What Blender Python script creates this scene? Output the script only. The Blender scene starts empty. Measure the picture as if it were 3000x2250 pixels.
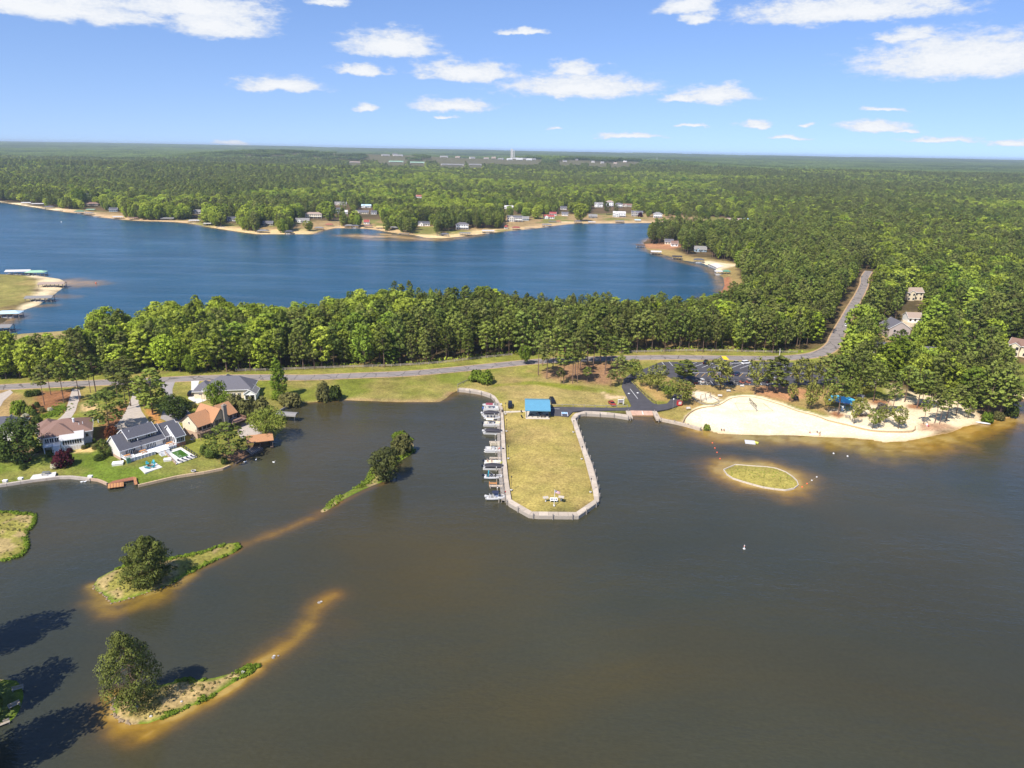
import bpy,bmesh,math,random
import numpy as np
from mathutils import Vector,Matrix
R=math.radians
C=bpy.context.scene.collection
SC=bpy.context.scene

# ------------------------------------------------------------------ camera
CAM_H,F_PX,PITCH,ROLL=95.0,2083.0,R(18.2),R(1.07)
fwd=np.array([0,math.cos(PITCH),-math.sin(PITCH)])
rt0=np.array([1.0,0,0]);up0=np.cross(rt0,fwd)
rt=rt0*math.cos(ROLL)+up0*math.sin(ROLL);up=np.cross(rt,fwd)
cam_d=bpy.data.cameras.new('camera');cam=bpy.data.objects.new('camera',cam_d);C.objects.link(cam)
cam_d.sensor_width=36.0;cam_d.lens=36.0*F_PX/3000.0
cam_d.clip_start=1.0;cam_d.clip_end=60000.0
cam.matrix_world=Matrix(((rt[0],up[0],-fwd[0],0),(rt[1],up[1],-fwd[1],0),(rt[2],up[2],-fwd[2],CAM_H),(0,0,0,1)))
SC.camera=cam

# ------------------------------------------------------------------ exposure, sun, sky
SC.view_settings.view_transform='Standard';SC.view_settings.look='None'
SC.view_settings.exposure=0.5;SC.view_settings.gamma=1.0;SC.view_settings.use_curve_mapping=False
SUN_EL,SUN_AZ=R(51),R(215) # sun behind the camera and to the left (azimuth clockwise from +Y)
sd=bpy.data.lights.new('sun','SUN');sd.energy=5.0;sd.angle=R(0.5);sd.color=(1.0,0.94,0.85)
sun=bpy.data.objects.new('sun',sd);C.objects.link(sun)
sv=Vector((math.sin(SUN_AZ)*math.cos(SUN_EL),math.cos(SUN_AZ)*math.cos(SUN_EL),math.sin(SUN_EL)))
sun.rotation_euler=sv.to_track_quat('Z','Y').to_euler();sun.location=(0,-50,300)
world=bpy.data.worlds.new('World');SC.world=world;world.use_nodes=True
SC.cycles.max_bounces=6;SC.cycles.diffuse_bounces=2;SC.cycles.glossy_bounces=2
SC.cycles.transmission_bounces=2;SC.cycles.transparent_max_bounces=8;SC.cycles.volume_bounces=0
SC.cycles.use_denoising=True;SC.cycles.sample_clamp_indirect=4.0

def ray(px,py):
    d=fwd*F_PX+rt*(px-1500)-up*(py-1125)
    return d/np.linalg.norm(d)
def G(px,py,z=0.0):
    """world point at height z seen at photo position (px, py), 3000 px wide frame"""
    d=ray(px,py);t=(z-CAM_H)/d[2]
    return Vector((d[0]*t,d[1]*t,z))
def proj(p):
    q=np.array([p[0],p[1],p[2]-CAM_H]);z=q@fwd
    return 1500+F_PX*(q@rt)/z,1125-F_PX*(q@up)/z,z
def vsize(base,toppy):
    """height in metres of something standing on base whose top is seen at toppy"""
    lo,hi=0.2,60.0
    for _ in range(30):
        m=(lo+hi)/2
        if proj((base[0],base[1],base[2]+m))[1]>toppy:lo=m
        else:hi=m
    return lo
def msize(base,wpx):
    return wpx*proj(base)[2]/F_PX

def build_world():
    nt=world.node_tree;N=nt.nodes;L=nt.links
    for n in list(N):N.remove(n)
    out=N.new('ShaderNodeOutputWorld');bg=N.new('ShaderNodeBackground')
    sky=N.new('ShaderNodeTexSky');sky.sky_type='NISHITA';sky.sun_disc=False
    sky.sun_elevation=SUN_EL;sky.sun_rotation=SUN_AZ
    sky.altitude=100;sky.air_density=1.0;sky.dust_density=0.3;sky.ozone_density=2.5
    hsv=N.new('ShaderNodeHueSaturation');hsv.inputs['Saturation'].default_value=SKY_SAT;hsv.inputs['Value'].default_value=SKY_VAL
    tn=N.new('ShaderNodeVectorMath');tn.operation='MULTIPLY';tn.inputs[1].default_value=SKY_TINT;L.new(sky.outputs[0],tn.inputs[0]);L.new(tn.outputs[0],hsv.inputs['Color'])
    tc=N.new('ShaderNodeTexCoord');sep=N.new('ShaderNodeSeparateXYZ');L.new(tc.outputs['Generated'],sep.inputs[0])
    # clear spring air: the low sky keeps the blue of a somewhat higher sky
    lift=N.new('ShaderNodeVectorMath');lift.operation='MULTIPLY_ADD';L.new(tc.outputs['Generated'],lift.inputs[0]);lift.inputs[1].default_value=(1,1,0.85);lift.inputs[2].default_value=(0,0,0.10)
    nrm=N.new('ShaderNodeVectorMath');nrm.operation='NORMALIZE';L.new(lift.outputs[0],nrm.inputs[0]);L.new(nrm.outputs[0],sky.inputs['Vector'])
    def m(op,a,b=None,clamp=False):
        n=N.new('ShaderNodeMath');n.operation=op;n.use_clamp=clamp
        for i,v in enumerate((a,b)):
            if v is None:continue
            if isinstance(v,(int,float)):n.inputs[i].default_value=v
            else:L.new(v,n.inputs[i])
        return n.outputs[0]
    def vm(op,a,b=None):
        n=N.new('ShaderNodeVectorMath');n.operation=op
        for i,v in enumerate((a,b)):
            if v is None:continue
            if isinstance(v,tuple):n.inputs[i].default_value=v
            else:L.new(v,n.inputs[i])
        return n.outputs['Value']if op=='LENGTH' else n.outputs[0]
    az=m('ARCTAN2',sep.outputs[0],sep.outputs[1]);el=m('ARCSINE',sep.outputs[2])
    cmb=N.new('ShaderNodeCombineXYZ');L.new(az,cmb.inputs[0]);L.new(el,cmb.inputs[1])
    def noise(vec,scale,detail,rough=0.55,sx=1.0,sy=1.0):
        mp=N.new('ShaderNodeMapping');mp.inputs['Scale'].default_value=(sx,sy,1);L.new(vec,mp.inputs[0])
        n=N.new('ShaderNodeTexNoise');n.inputs['Scale'].default_value=scale;n.inputs['Detail'].default_value=detail
        n.inputs['Roughness'].default_value=rough;L.new(mp.outputs[0],n.inputs['Vector'])
        return n
    w1=noise(cmb.outputs[0],24,5,0.6,1,2.0)
    wv=vm('SUBTRACT',w1.outputs['Color'],(0.5,0.5,0.5));wv=vm('MULTIPLY',wv,(0.058,0.020,0))
    P=vm('ADD',cmb.outputs[0],wv)
    best=None;vbest=None
    for(cx,cy,hw,hh)in CLOUDS:
        d=ray(cx,cy);a0=math.atan2(d[0],d[1]);e0=math.asin(d[2])
        wa=hw/F_PX*1.0;we=hh/F_PX*1.0
        q=vm('SUBTRACT',P,(a0,e0-we*0.45,0));q=vm('MULTIPLY',q,(1/wa,0.7/we,0))
        q=vm('MAXIMUM',q,vm('MULTIPLY',q,(-1,-2.6,1)))
        ln=vm('LENGTH',q)
        best=ln if best is None else m('MINIMUM',best,ln)
    f=m('SUBTRACT',1.0,best)
    n2=noise(cmb.outputs[0],42,7,0.56,1,2.8);n3=noise(cmb.outputs[0],210,6,0.6,1,2.2)
    nz=m('ADD',m('MULTIPLY',m('SUBTRACT',n2.outputs[0],0.5),1.0),m('MULTIPLY',m('SUBTRACT',n3.outputs[0],0.5),0.22))
    dens=m('ADD',f,nz)
    # small wispy clouds everywhere else, in a flat layer so they shrink towards the horizon
    zz=m('MAXIMUM',sep.outputs[2],0.03)
    pl=N.new('ShaderNodeCombineXYZ');L.new(m('DIVIDE',sep.outputs[0],zz),pl.inputs[0]);L.new(m('DIVIDE',sep.outputs[1],zz),pl.inputs[1])
    n4=noise(pl.outputs[0],0.55,8,0.6)
    high=m('MULTIPLY',m('SUBTRACT',n4.outputs[0],0.62),4.0)
    gate=m('MULTIPLY',m('SUBTRACT',el,0.05),6.0,True)
    high=m('MULTIPLY',m('MULTIPLY',high,gate),0.8,True)
    mr=N.new('ShaderNodeMapRange');mr.interpolation_type='SMOOTHSTEP';L.new(dens,mr.inputs[0])
    mr.inputs['From Min'].default_value=0.0;mr.inputs['From Max'].default_value=0.55
    mask=m('MAXIMUM',m('MULTIPLY',mr.outputs[0],0.97),m('MULTIPLY',high,0.75))
    cr=N.new('ShaderNodeValToRGB');L.new(m('ADD',m('MULTIPLY',dens,0.6),m('MULTIPLY',m('SUBTRACT',n3.outputs[0],.5),.4)),cr.inputs[0])
    cr.color_ramp.elements[0].position=0.0;cr.color_ramp.elements[0].color=(0.68,0.76,0.90,1)
    cr.color_ramp.elements[1].position=0.5;cr.color_ramp.elements[1].color=(0.95,0.97,1.0,1)
    sc=N.new('ShaderNodeVectorMath');sc.operation='SCALE';L.new(cr.outputs[0],sc.inputs[0]);sc.inputs['Scale'].default_value=0.70/SKY_STRENGTH
    mx=N.new('ShaderNodeMix');mx.data_type='RGBA';L.new(mask,mx.inputs['Factor']);L.new(hsv.outputs[0],mx.inputs['A']);L.new(sc.outputs[0],mx.inputs['B'])
    L.new(mx.outputs['Result'],bg.inputs['Color']);bg.inputs['Strength'].default_value=SKY_STRENGTH
    L.new(bg.outputs[0],out.inputs['Surface'])
    world.cycles.sampling_method='MANUAL';world.cycles.sample_map_resolution=512

HAZE=7.5e-5
SKY_STRENGTH,SKY_SAT,SKY_VAL=0.15,1.10,0.70
SKY_TINT=(1.02,0.985,1.14)
CLOUDS=[(120,0,360,46),(560,5,260,44),(640,55,160,45),(1150,122,160,44),(1058,200,88,17),(820,241,138,26),(1370,203,180,32),
          (1700,242,265,42),(1690,195,90,26),(2090,272,120,30),(1990,287,60,14),(1329,301,142,24),(1070,310,54,12),
          (2830,150,290,64),(2680,95,90,24),(2480,14,330,44),(2010,8,100,30),(2050,50,60,18),(2570,366,100,17),(1845,398,122,9),
          (2306,401,78,7),(2753,409,108,10),(2957,418,62,9),(2210,361,62,11),(686,417,56,8),(1540,92,80,11),
          (2577,316,62,7),(963,2,60,14),(1620,376,30,6),(2373,361,22,6),(2030,364,60,6),(2660,382,34,7),(1312,342,36,6)]
build_world()

# ------------------------------------------------------------------ object helpers
def tag(o,label=None,cat=None,group=None,kind=None):
    if label:o['label']=label
    if cat:o['category']=cat
    if group:o['group']=group
    if kind:o['kind']=kind
    return o
def thing(name,label,cat,loc=(0,0,0),rz=0.0,group=None):
    o=bpy.data.objects.new(name,None);C.objects.link(o)
    o.empty_display_size=0.5
    o.location=loc;o.rotation_euler=(0,0,rz)
    return tag(o,label,cat,group)
def link(name,mesh,parent=None,loc=(0,0,0),rz=0.0):
    o=bpy.data.objects.new(name,mesh);C.objects.link(o)
    if parent is not None:o.parent=parent
    o.location=loc;o.rotation_euler=(0,0,rz)
    return o
def dup(root,loc,rz=0.0,label=None,group=None,scale=None):
    r=root.copy();C.objects.link(r);r.location=loc;r.rotation_euler=(0,0,rz)
    if label:r['label']=label
    if group:r['group']=group
    if scale:r.scale=scale
    for ch in list(root.children):
        c=ch.copy();C.objects.link(c);c.parent=r
        for g in ch.children:
            d=g.copy();C.objects.link(d);d.parent=c
    return r

class MB:
    """collects shapes, then links them as ONE mesh object"""
    def __init__(s):s.v=[];s.f=[];s.mi=[];s.cur=0
    def add(s,vs,fs):
        b=len(s.v);s.v+=[tuple(v)for v in vs];s.f+=[tuple(b+i for i in f)for f in fs];s.mi+=[s.cur]*len(fs)
        return s
    def mat(s,i):s.cur=i;return s
    def box(s,x0,x1,y0,y1,z0,z1):
        return s.add([(x0,y0,z0),(x1,y0,z0),(x1,y1,z0),(x0,y1,z0),(x0,y0,z1),(x1,y0,z1),(x1,y1,z1),(x0,y1,z1)],
                     [(0,3,2,1),(4,5,6,7),(0,1,5,4),(1,2,6,5),(2,3,7,6),(3,0,4,7)])
    def obox(s,p,q,w,z0,z1):
        """box along the line p-q (2D), width w"""
        p=Vector(p[:2]);q=Vector(q[:2]);d=(q-p).normalized();n=Vector((-d.y,d.x))*(w/2)
        pts=[p-n,q-n,q+n,p+n]
        return s.prism(pts,z0,z1)
    def prism(s,poly,z0,z1):
        n=len(poly);vs=[(p[0],p[1],z0)for p in poly]+[(p[0],p[1],z1)for p in poly]
        a=sum(poly[i][0]*poly[(i+1)%n][1]-poly[(i+1)%n][0]*poly[i][1]for i in range(n))
        if a<0:vs=[(p[0],p[1],z0)for p in poly[::-1]]+[(p[0],p[1],z1)for p in poly[::-1]]
        fs=[tuple(range(n))[::-1],tuple(range(n,2*n))]+[(i,(i+1)%n,n+(i+1)%n,n+i)for i in range(n)]
        return s.add(vs,fs)
    def tube(s,p,q,r0,r1=None,n=6,cap=True):
        r1=r0 if r1 is None else r1
        p=Vector(p);q=Vector(q);d=(q-p)
        if d.length<1e-6:return s
        d.normalize();a=d.orthogonal().normalized();b=d.cross(a)
        vs=[]
        for c,r in((p,r0),(q,r1)):
            for i in range(n):
                t=2*math.pi*i/n;vs.append(c+a*(r*math.cos(t))+b*(r*math.sin(t)))
        fs=[(i,(i+1)%n,n+(i+1)%n,n+i)for i in range(n)]
        if cap:fs+=[tuple(range(n))[::-1],tuple(range(n,2*n))]
        return s.add(vs,fs)
    def lathe(s,prof,n=10,c=(0,0,0),sx=1,sy=1):
        vs=[];fs=[]
        for(r,z)in prof:
            for i in range(n):
                t=2*math.pi*i/n;vs.append((c[0]+r*sx*math.cos(t),c[1]+r*sy*math.sin(t),c[2]+z))
        for k in range(len(prof)-1):
            for i in range(n):fs.append((k*n+i,k*n+(i+1)%n,(k+1)*n+(i+1)%n,(k+1)*n+i))
        fs.append(tuple(range(n))[::-1]);fs.append(tuple(range((len(prof)-1)*n,len(prof)*n)))
        return s.add(vs,fs)
    def loft(s,rings):
        n=len(rings[0]);vs=[v for r in rings for v in r];fs=[]
        for k in range(len(rings)-1):
            for i in range(n):fs.append((k*n+i,k*n+(i+1)%n,(k+1)*n+(i+1)%n,(k+1)*n+i))
        fs.append(tuple(range(n))[::-1]);fs.append(tuple(range((len(rings)-1)*n,len(rings)*n)))
        return s.add(vs,fs)
    def slab(s,quad,th):
        """tilted slab: quad of 3D points (counter-clockwise from above) thickened downwards"""
        n=len(quad);vs=[tuple(p)for p in quad]+[(p[0],p[1],p[2]-th)for p in quad]
        fs=[tuple(range(n)),tuple(range(n,2*n))[::-1]]+[(i,n+i,n+(i+1)%n,(i+1)%n)for i in range(n)]
        return s.add(vs,fs)
    def mesh(s,name,mats,smooth=False):
        me=bpy.data.meshes.new(name);me.from_pydata(s.v,[],s.f)
        for m in(mats if isinstance(mats,(list,tuple))else[mats]):me.materials.append(m)
        if any(s.mi):me.polygons.foreach_set('material_index',s.mi)
        if smooth:me.polygons.foreach_set('use_smooth',[True]*len(me.polygons))
        me.update();return me
    def build(s,name,mats,parent=None,smooth=False,loc=(0,0,0),rz=0.0):
        return link(name,s.mesh(name,mats,smooth),parent,loc,rz)

# ------------------------------------------------------------------ materials
def new_mat(name):
    m=bpy.data.materials.new(name);m.use_nodes=True
    nt=m.node_tree;b=nt.nodes['Principled BSDF']
    return m,nt,b
def hexc(r,g,b):return(r,g,b,1.0)
_mats={}
def mat(name,col,rough=0.7,var=0.12,scale=3.0,metal=0.0,bump=0.0,spec=0.5,stretch=None):
    """weathered surface: base colour with two scales of noise"""
    if name in _mats:return _mats[name]
    m,nt,b=new_mat(name);N,L=nt.nodes,nt.links
    b.inputs['Roughness'].default_value=rough;b.inputs['Metallic'].default_value=metal
    b.inputs['Specular IOR Level'].default_value=spec
    tc=N.new('ShaderNodeTexCoord');mp=N.new('ShaderNodeMapping');L.new(tc.outputs['Object'],mp.inputs[0])
    if stretch:mp.inputs['Scale'].default_value=stretch
    n1=N.new('ShaderNodeTexNoise');n1.inputs['Scale'].default_value=scale;n1.inputs['Detail'].default_value=6
    n1.inputs['Roughness'].default_value=0.65;L.new(mp.outputs[0],n1.inputs['Vector'])
    mr=N.new('ShaderNodeMapRange');L.new(n1.outputs[0],mr.inputs[0]);mr.inputs['From Min'].default_value=0.3;mr.inputs['From Max'].default_value=0.7
    mr.inputs['To Min'].default_value=1-var;mr.inputs['To Max'].default_value=1+var
    mu=N.new('ShaderNodeVectorMath');mu.operation='SCALE';mu.inputs[0].default_value=col[:3];L.new(mr.outputs[0],mu.inputs['Scale'])
    L.new(mu.outputs[0],b.inputs['Base Color'])
    if bump:
        bp=N.new('ShaderNodeBump');bp.inputs['Strength'].default_value=bump;bp.inputs['Distance'].default_value=0.05
        L.new(n1.outputs[0],bp.inputs['Height']);L.new(bp.outputs[0],b.inputs['Normal'])
    _mats[name]=m;return m
M=lambda n:_mats[n]
mat('white_paint',(0.78,0.78,0.76),0.5,0.05)
mat('white_vinyl',(0.84,0.84,0.83),0.45,0.04)
mat('cream_siding',(0.72,0.62,0.44),0.7,0.06,1.5)
mat('pale_siding',(0.66,0.62,0.55),0.7,0.06,1.5)
mat('tan_siding',(0.42,0.34,0.25),0.7,0.08,1.5)
mat('taupe_siding',(0.36,0.32,0.28),0.7,0.05,1.5)
mat('mauve_siding',(0.45,0.38,0.35),0.7,0.05,1.5)
mat('blue_siding',(0.30,0.40,0.48),0.7,0.06,1.5)
mat('brick',(0.34,0.15,0.09),0.85,0.25,9.0)
mat('tan_brick',(0.46,0.32,0.22),0.85,0.2,9.0)
mat('stone',(0.28,0.24,0.20),0.9,0.45,3.5,bump=0.6)
mat('grey_roof',(0.085,0.085,0.10),0.9,0.22,4.0,bump=0.3)
mat('slate_roof',(0.12,0.115,0.13),0.9,0.2,4.0,bump=0.3)
mat('brown_roof',(0.21,0.125,0.095),0.9,0.18,4.0,bump=0.3)
mat('orange_roof',(0.40,0.20,0.095),0.9,0.2,4.0,bump=0.3)
mat('tan_roof',(0.33,0.25,0.20),0.9,0.18,4.0,bump=0.3)
mat('white_roof',(0.55,0.53,0.51),0.6,0.08,1.2)
mat('palegrey_roof',(0.22,0.21,0.20),0.7,0.12,2.0)
mat('green_roof',(0.10,0.24,0.16),0.5,0.08,1.5)
mat('palegreen_roof',(0.30,0.50,0.33),0.5,0.08,1.5)
mat('blue_roof',(0.11,0.29,0.41),0.45,0.06,0.8)
mat('paleblue_roof',(0.45,0.62,0.72),0.5,0.06,0.8)
mat('red_roof',(0.30,0.06,0.05),0.6,0.1,1.5)
mat('yellow_roof',(0.55,0.42,0.17),0.7,0.1,1.5)
mat('redbrown_roof',(0.36,0.12,0.08),0.7,0.15,2.0)
mat('glass',(0.012,0.016,0.022),0.08,0.2,0.7)
mat('dark_screen',(0.03,0.028,0.028),0.4,0.3,1.0)
mat('dark_metal',(0.025,0.025,0.028),0.5,0.1)
mat('grey_metal',(0.35,0.36,0.37),0.4,0.1,2.0,metal=0.6)
mat('weathered_wood',(0.36,0.31,0.25),0.85,0.2,2.0,stretch=(1,1,4))
mat('grey_wood',(0.26,0.23,0.20),0.85,0.22,2.0)
mat('dark_wood',(0.10,0.07,0.055),0.85,0.25,2.0)
mat('red_wood',(0.30,0.12,0.06),0.8,0.2,2.0)
mat('orange_wood',(0.52,0.25,0.09),0.75,0.15,2.0)
mat('boardwalk',(0.45,0.37,0.28),0.85,0.14,1.4)
mat('concrete',(0.42,0.36,0.30),0.88,0.14,0.9)
mat('white_concrete',(0.60,0.57,0.52),0.85,0.06,0.9)
mat('red_concrete',(0.45,0.28,0.20),0.9,0.22,0.9)
mat('asphalt',(0.062,0.058,0.064),0.9,0.22,0.35)
mat('old_asphalt',(0.27,0.235,0.215),0.92,0.15,0.3)
mat('gravel',(0.30,0.27,0.26),0.95,0.2,2.5)
mat('line_white',(0.75,0.75,0.73),0.7,0.12,2.0)
mat('line_yellow',(0.70,0.42,0.10),0.7,0.15,2.0)
mat('bump_yellow',(0.80,0.55,0.02),0.7,0.1,1.0)
mat('bark',(0.10,0.07,0.05),0.95,0.3,3.0)
mat('pine_bark',(0.17,0.105,0.075),0.95,0.3,3.0)
mat('pine_straw',(0.30,0.115,0.05),0.95,0.25,3.0)
mat('pool_water',(0.05,0.13,0.015),0.1,0.25,0.5)
mat('turquoise',(0.03,0.36,0.45),0.5,0.05)
mat('navy',(0.025,0.03,0.06),0.7,0.15)
mat('cover_black',(0.035,0.032,0.038),0.75,0.2)
mat('maroon',(0.24,0.045,0.065),0.7,0.1)
mat('beige_canvas',(0.72,0.62,0.44),0.75,0.06)
mat('tan_seat',(0.55,0.40,0.30),0.6,0.1)
mat('gelcoat',(0.60,0.59,0.57),0.25,0.03)
mat('alu',(0.62,0.60,0.55),0.45,0.05,metal=0.2)
mat('red_plastic',(0.55,0.03,0.03),0.4,0.05)
mat('orange_plastic',(0.75,0.12,0.04),0.4,0.05)
mat('yellow_plastic',(0.60,0.62,0.08),0.4,0.05)
mat('blue_paint',(0.05,0.12,0.35),0.4,0.05)
mat('car_black',(0.012,0.013,0.018),0.18,0.05)
mat('car_white',(0.78,0.78,0.78),0.2,0.03)
mat('car_silver',(0.40,0.40,0.41),0.25,0.03,metal=0.3)
mat('car_grey',(0.10,0.105,0.115),0.25,0.03,metal=0.2)
mat('car_blue',(0.02,0.045,0.10),0.2,0.03)
mat('car_red',(0.33,0.05,0.03),0.25,0.03)
mat('rubber',(0.018,0.018,0.018),0.8,0.1)
mat('skin',(0.55,0.33,0.23),0.6,0.05)
mat('bird_white',(0.85,0.85,0.83),0.7,0.03)
mat('rock',(0.26,0.19,0.115),0.9,0.25,3.0,bump=0.4)
mat('rock_white',(0.5,0.47,0.42),0.9,0.15,3.0,bump=0.4)
# ------------------------------------------------------------------ the lie of the land (shores traced on the ground plane)
def W(pts,z=0.0):
    return np.array([G(x,y,z)[:2]for x,y in pts])
NEAR=[(-700,1500),(-250,1445),(0,1420),(96,1406),(193,1394),(265,1402),(316,1416),(362,1412),(364,1402),(390,1399),(393,1418),(403,1420),(520,1394),(660,1369),(689,1357),(721,1338),(769,1317),
        (798,1297),(812,1273),(838,1250),(834,1228),(808,1206),(828,1194),(853,1188),(895,1180),(997,1172),(1166,1178),(1288,1178),(1308,1166),(1322,1153),(1345,1143),
        (1384,1145),(1406,1150),(1433,1161),(1452,1176),(1466,1205),(1468,1280),(1473,1360),(1481,1445),(1485,1469),(1556,1510),(1693,1511),(1753,1468),
        (1752,1432),(1742,1390),(1721,1332),(1705,1282),(1688,1228),(1686,1226),(1703,1210),(1724,1212),(1796,1216),(1840,1223),
        (1853,1214),(1916,1215),(1937,1228),(1999,1241),(2052,1257),(2105,1271),(2173,1275),(2250,1277),(2300,1276),(2385,1280),(2470,1283),(2548,1289),(2589,1297),(2650,1294),
        (2720,1281),(2792,1267),(2826,1250),(2883,1240),(2940,1228),(2978,1219),(2982,1205),(2970,1190),(2960,1172),(2957,1165),(2985,1168),(3060,1172),(3400,1185),(4200,1200)]
FAR_NEAR=[(-1200,1050),(-300,1010),(0,985),(60,978),(122,974),(231,966),(500,930),(800,903),(1200,888),(1472,887),(1800,901),(1950,903),(2060,885),(2100,866),
            (2116,850),(2123,836),(2119,814),(2098,801),(2094,787),(2074,779),(2058,772),(2001,763),(1974,757),(1938,746),(1908,738),(1889,727),(1884,711),
            (1900,698),(1960,690),(2060,688),(2150,684),(2230,678),(2275,670),(2268,663),(2240,660),(2180,660),(2082,656),(2000,655),(1902,653),
            (1824,654),(1681,655),(1634,660),(1563,670),(1502,675),(1447,681),(1400,687),(1344,694),(1293,698),(1242,696),(1209,688),(1171,686),(1107,674),
            (1073,670),(1012,668),(981,668),(944,676),(917,686),(836,686),(751,686),(678,676),(603,664),(559,655),(508,650),(407,647),(356,643),(288,636),
            (244,626),(190,621),(125,611),(61,601),(0,592),(-150,585),(-500,590),(-500,790),(-200,798),(0,803),(60,806),(127,810),(175,817),(192,826),(186,842),(160,862),(113,894),
            (79,905),(45,917),(10,945),(-60,955),(-500,965)]
FARLAKE=FAR_NEAR[1:]
ISLANDS={
 'upper':[(274,1714),(286,1694),(323,1674),(358,1659),(398,1649),(512,1634),(597,1617),(666,1592),(691,1589),(704,1607),(681,1622),(641,1637),(562,1676),(507,1709),(448,1731),(388,1751),(328,1768),(313,1753),(298,1738),(279,1731)],
 'lower':[(333,2042),(343,2036),(388,2032),(448,2012),(517,1995),(622,1987),(696,1967),(746,1942),(758,1952),(736,1972),(691,1997),(612,2047),(497,2096),(438,2119),(388,2124),(348,2114),(331,2092),(328,2067)],
 'left':[(-120,1500),(-40,1498),(0,1500),(30,1498),(75,1505),(104,1506),(104,1530),(75,1569),(85,1604),(65,1629),(30,1641),(0,1645),(-60,1648),(-130,1620)],
 'spit':[(935,1499),(976,1465),(1071,1410),(1085,1370),(1139,1336),(1153,1281),(1180,1272),(1207,1288),(1216,1322),(1166,1356),(1126,1410),(1071,1431),(1003,1465),(949,1503)],
 'shade':[(-200,1975),(0,1990),(50,1994),(65,2012),(70,2042),(55,2087),(30,2116),(0,2127),(-200,2150)],
 'oval':[(2120,1375),(2135,1396),(2187,1413),(2248,1429),(2309,1435),(2329,1429),(2340,1419),(2333,1404),(2308,1384),(2266,1368),(2234,1366),(2201,1364),(2154,1360)],
 'bar':[(1107,684),(1112,687),(1140,689),(1150,688),(1146,685),(1125,684)],
}
def poly_sd(px,py,poly):
    """signed distance, positive inside"""
    n=len(poly);d2=np.full(px.shape,1e18,dtype=np.float64);ins=np.zeros(px.shape,bool)
    for i in range(n):
        ax,ay=poly[i];bx,by=poly[(i+1)%n]
        ex,ey=bx-ax,by-ay;wx,wy=px-ax,py-ay
        t=np.clip((wx*ex+wy*ey)/(ex*ex+ey*ey+1e-12),0,1)
        dx,dy=wx-ex*t,wy-ey*t
        np.minimum(d2,dx*dx+dy*dy,out=d2)
        c=((ay<=py)&(by>py))|((by<=py)&(ay>py))
        xi=ax+(py-ay)/(by-ay+(1e-12 if by==ay else 0))*ex
        ins^=c&(px<xi)
    return np.where(ins,1,-1)*np.sqrt(d2)
def line_d(px,py,line,radii=None):
    """distance to a polyline"""
    d2=np.full(px.shape,1e18)
    for i in range(len(line)-1):
        ax,ay=line[i];bx,by=line[i+1];ex,ey=bx-ax,by-ay;wx,wy=px-ax,py-ay
        t=np.clip((wx*ex+wy*ey)/(ex*ex+ey*ey+1e-12),0,1)
        np.minimum(d2,(wx-ex*t)**2+(wy-ey*t)**2,out=d2)
    return np.sqrt(d2)
rngn=np.random.default_rng(7)
_tab=rngn.random((257,257))
def vnoise(x,y,s,o=0.0):
    x=x/s+1000.3+o*17.1;y=y/s+1000.7+o*31.7
    xi=np.floor(x).astype(int);yi=np.floor(y).astype(int);fx=x-xi;fy=y-yi
    fx=fx*fx*(3-2*fx);fy=fy*fy*(3-2*fy)
    a=_tab[xi%256,yi%256];b=_tab[(xi+1)%256,yi%256];c=_tab[xi%256,(yi+1)%256];d=_tab[(xi+1)%256,(yi+1)%256]
    return(a*(1-fx)+b*fx)*(1-fy)+(c*(1-fx)+d*fx)*fy
def fbm(x,y,s,o=0.0,n=4):
    r=0;a=0.5
    for k in range(n):r=r+a*vnoise(x,y,s/2**k,o+k);a*=0.5
    return r/(1-0.5**n)
wNEAR=W(NEAR)
MAIN=np.vstack([[(-30000,wNEAR[0][1]-20)],wNEAR,[(30000,wNEAR[-1][1])],[(30000,40000)],[(-30000,40000)]])
wLAKE=W(FARLAKE)
wISL={k:W(v)for k,v in ISLANDS.items()}
def sub(px,py,poly,pad):
    x0,y0=poly.min(0)-pad;x1,y1=poly.max(0)+pad
    return(px>x0)&(px<x1)&(py>y0)&(py<y1)
def land_sd(px,py):
    """metres inland (+) or out in the water (-)"""
    sd=poly_sd(px,py,MAIN)
    m=sub(px,py,wLAKE,60)
    if m.any():sd[m]=np.minimum(sd[m],-poly_sd(px[m],py[m],wLAKE))
    for k,p in wISL.items():
        m=sub(px,py,p,40)
        if m.any():sd[m]=np.maximum(sd[m],poly_sd(px[m],py[m],p))
    return sd
def rise(px,py):
    """far country: the ground climbs gently to wooded ridges, a town on one of them"""
    t=np.clip((py-1500)/11000,0,1)
    h=72*t**0.8*np.clip((py-1450)/300,0,1)
    k=np.clip((py-1500)/1500,0,1)
    h=h+k*11*(vnoise(px,py*1.6,1500,3)-0.5)+k*6*(vnoise(px,py*1.6,620,5)-0.5)
    r1=(32+16/(1+np.exp((px+380)/90)))*np.exp(-((py-3650)/330.0)**2)/(1+np.exp((np.abs(px+300)-1250)/120))
    r2=10*np.exp(-((py-2350)/200.0)**2)/(1+np.exp((px+330)/120.0))
    return h+r1+r2
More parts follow.
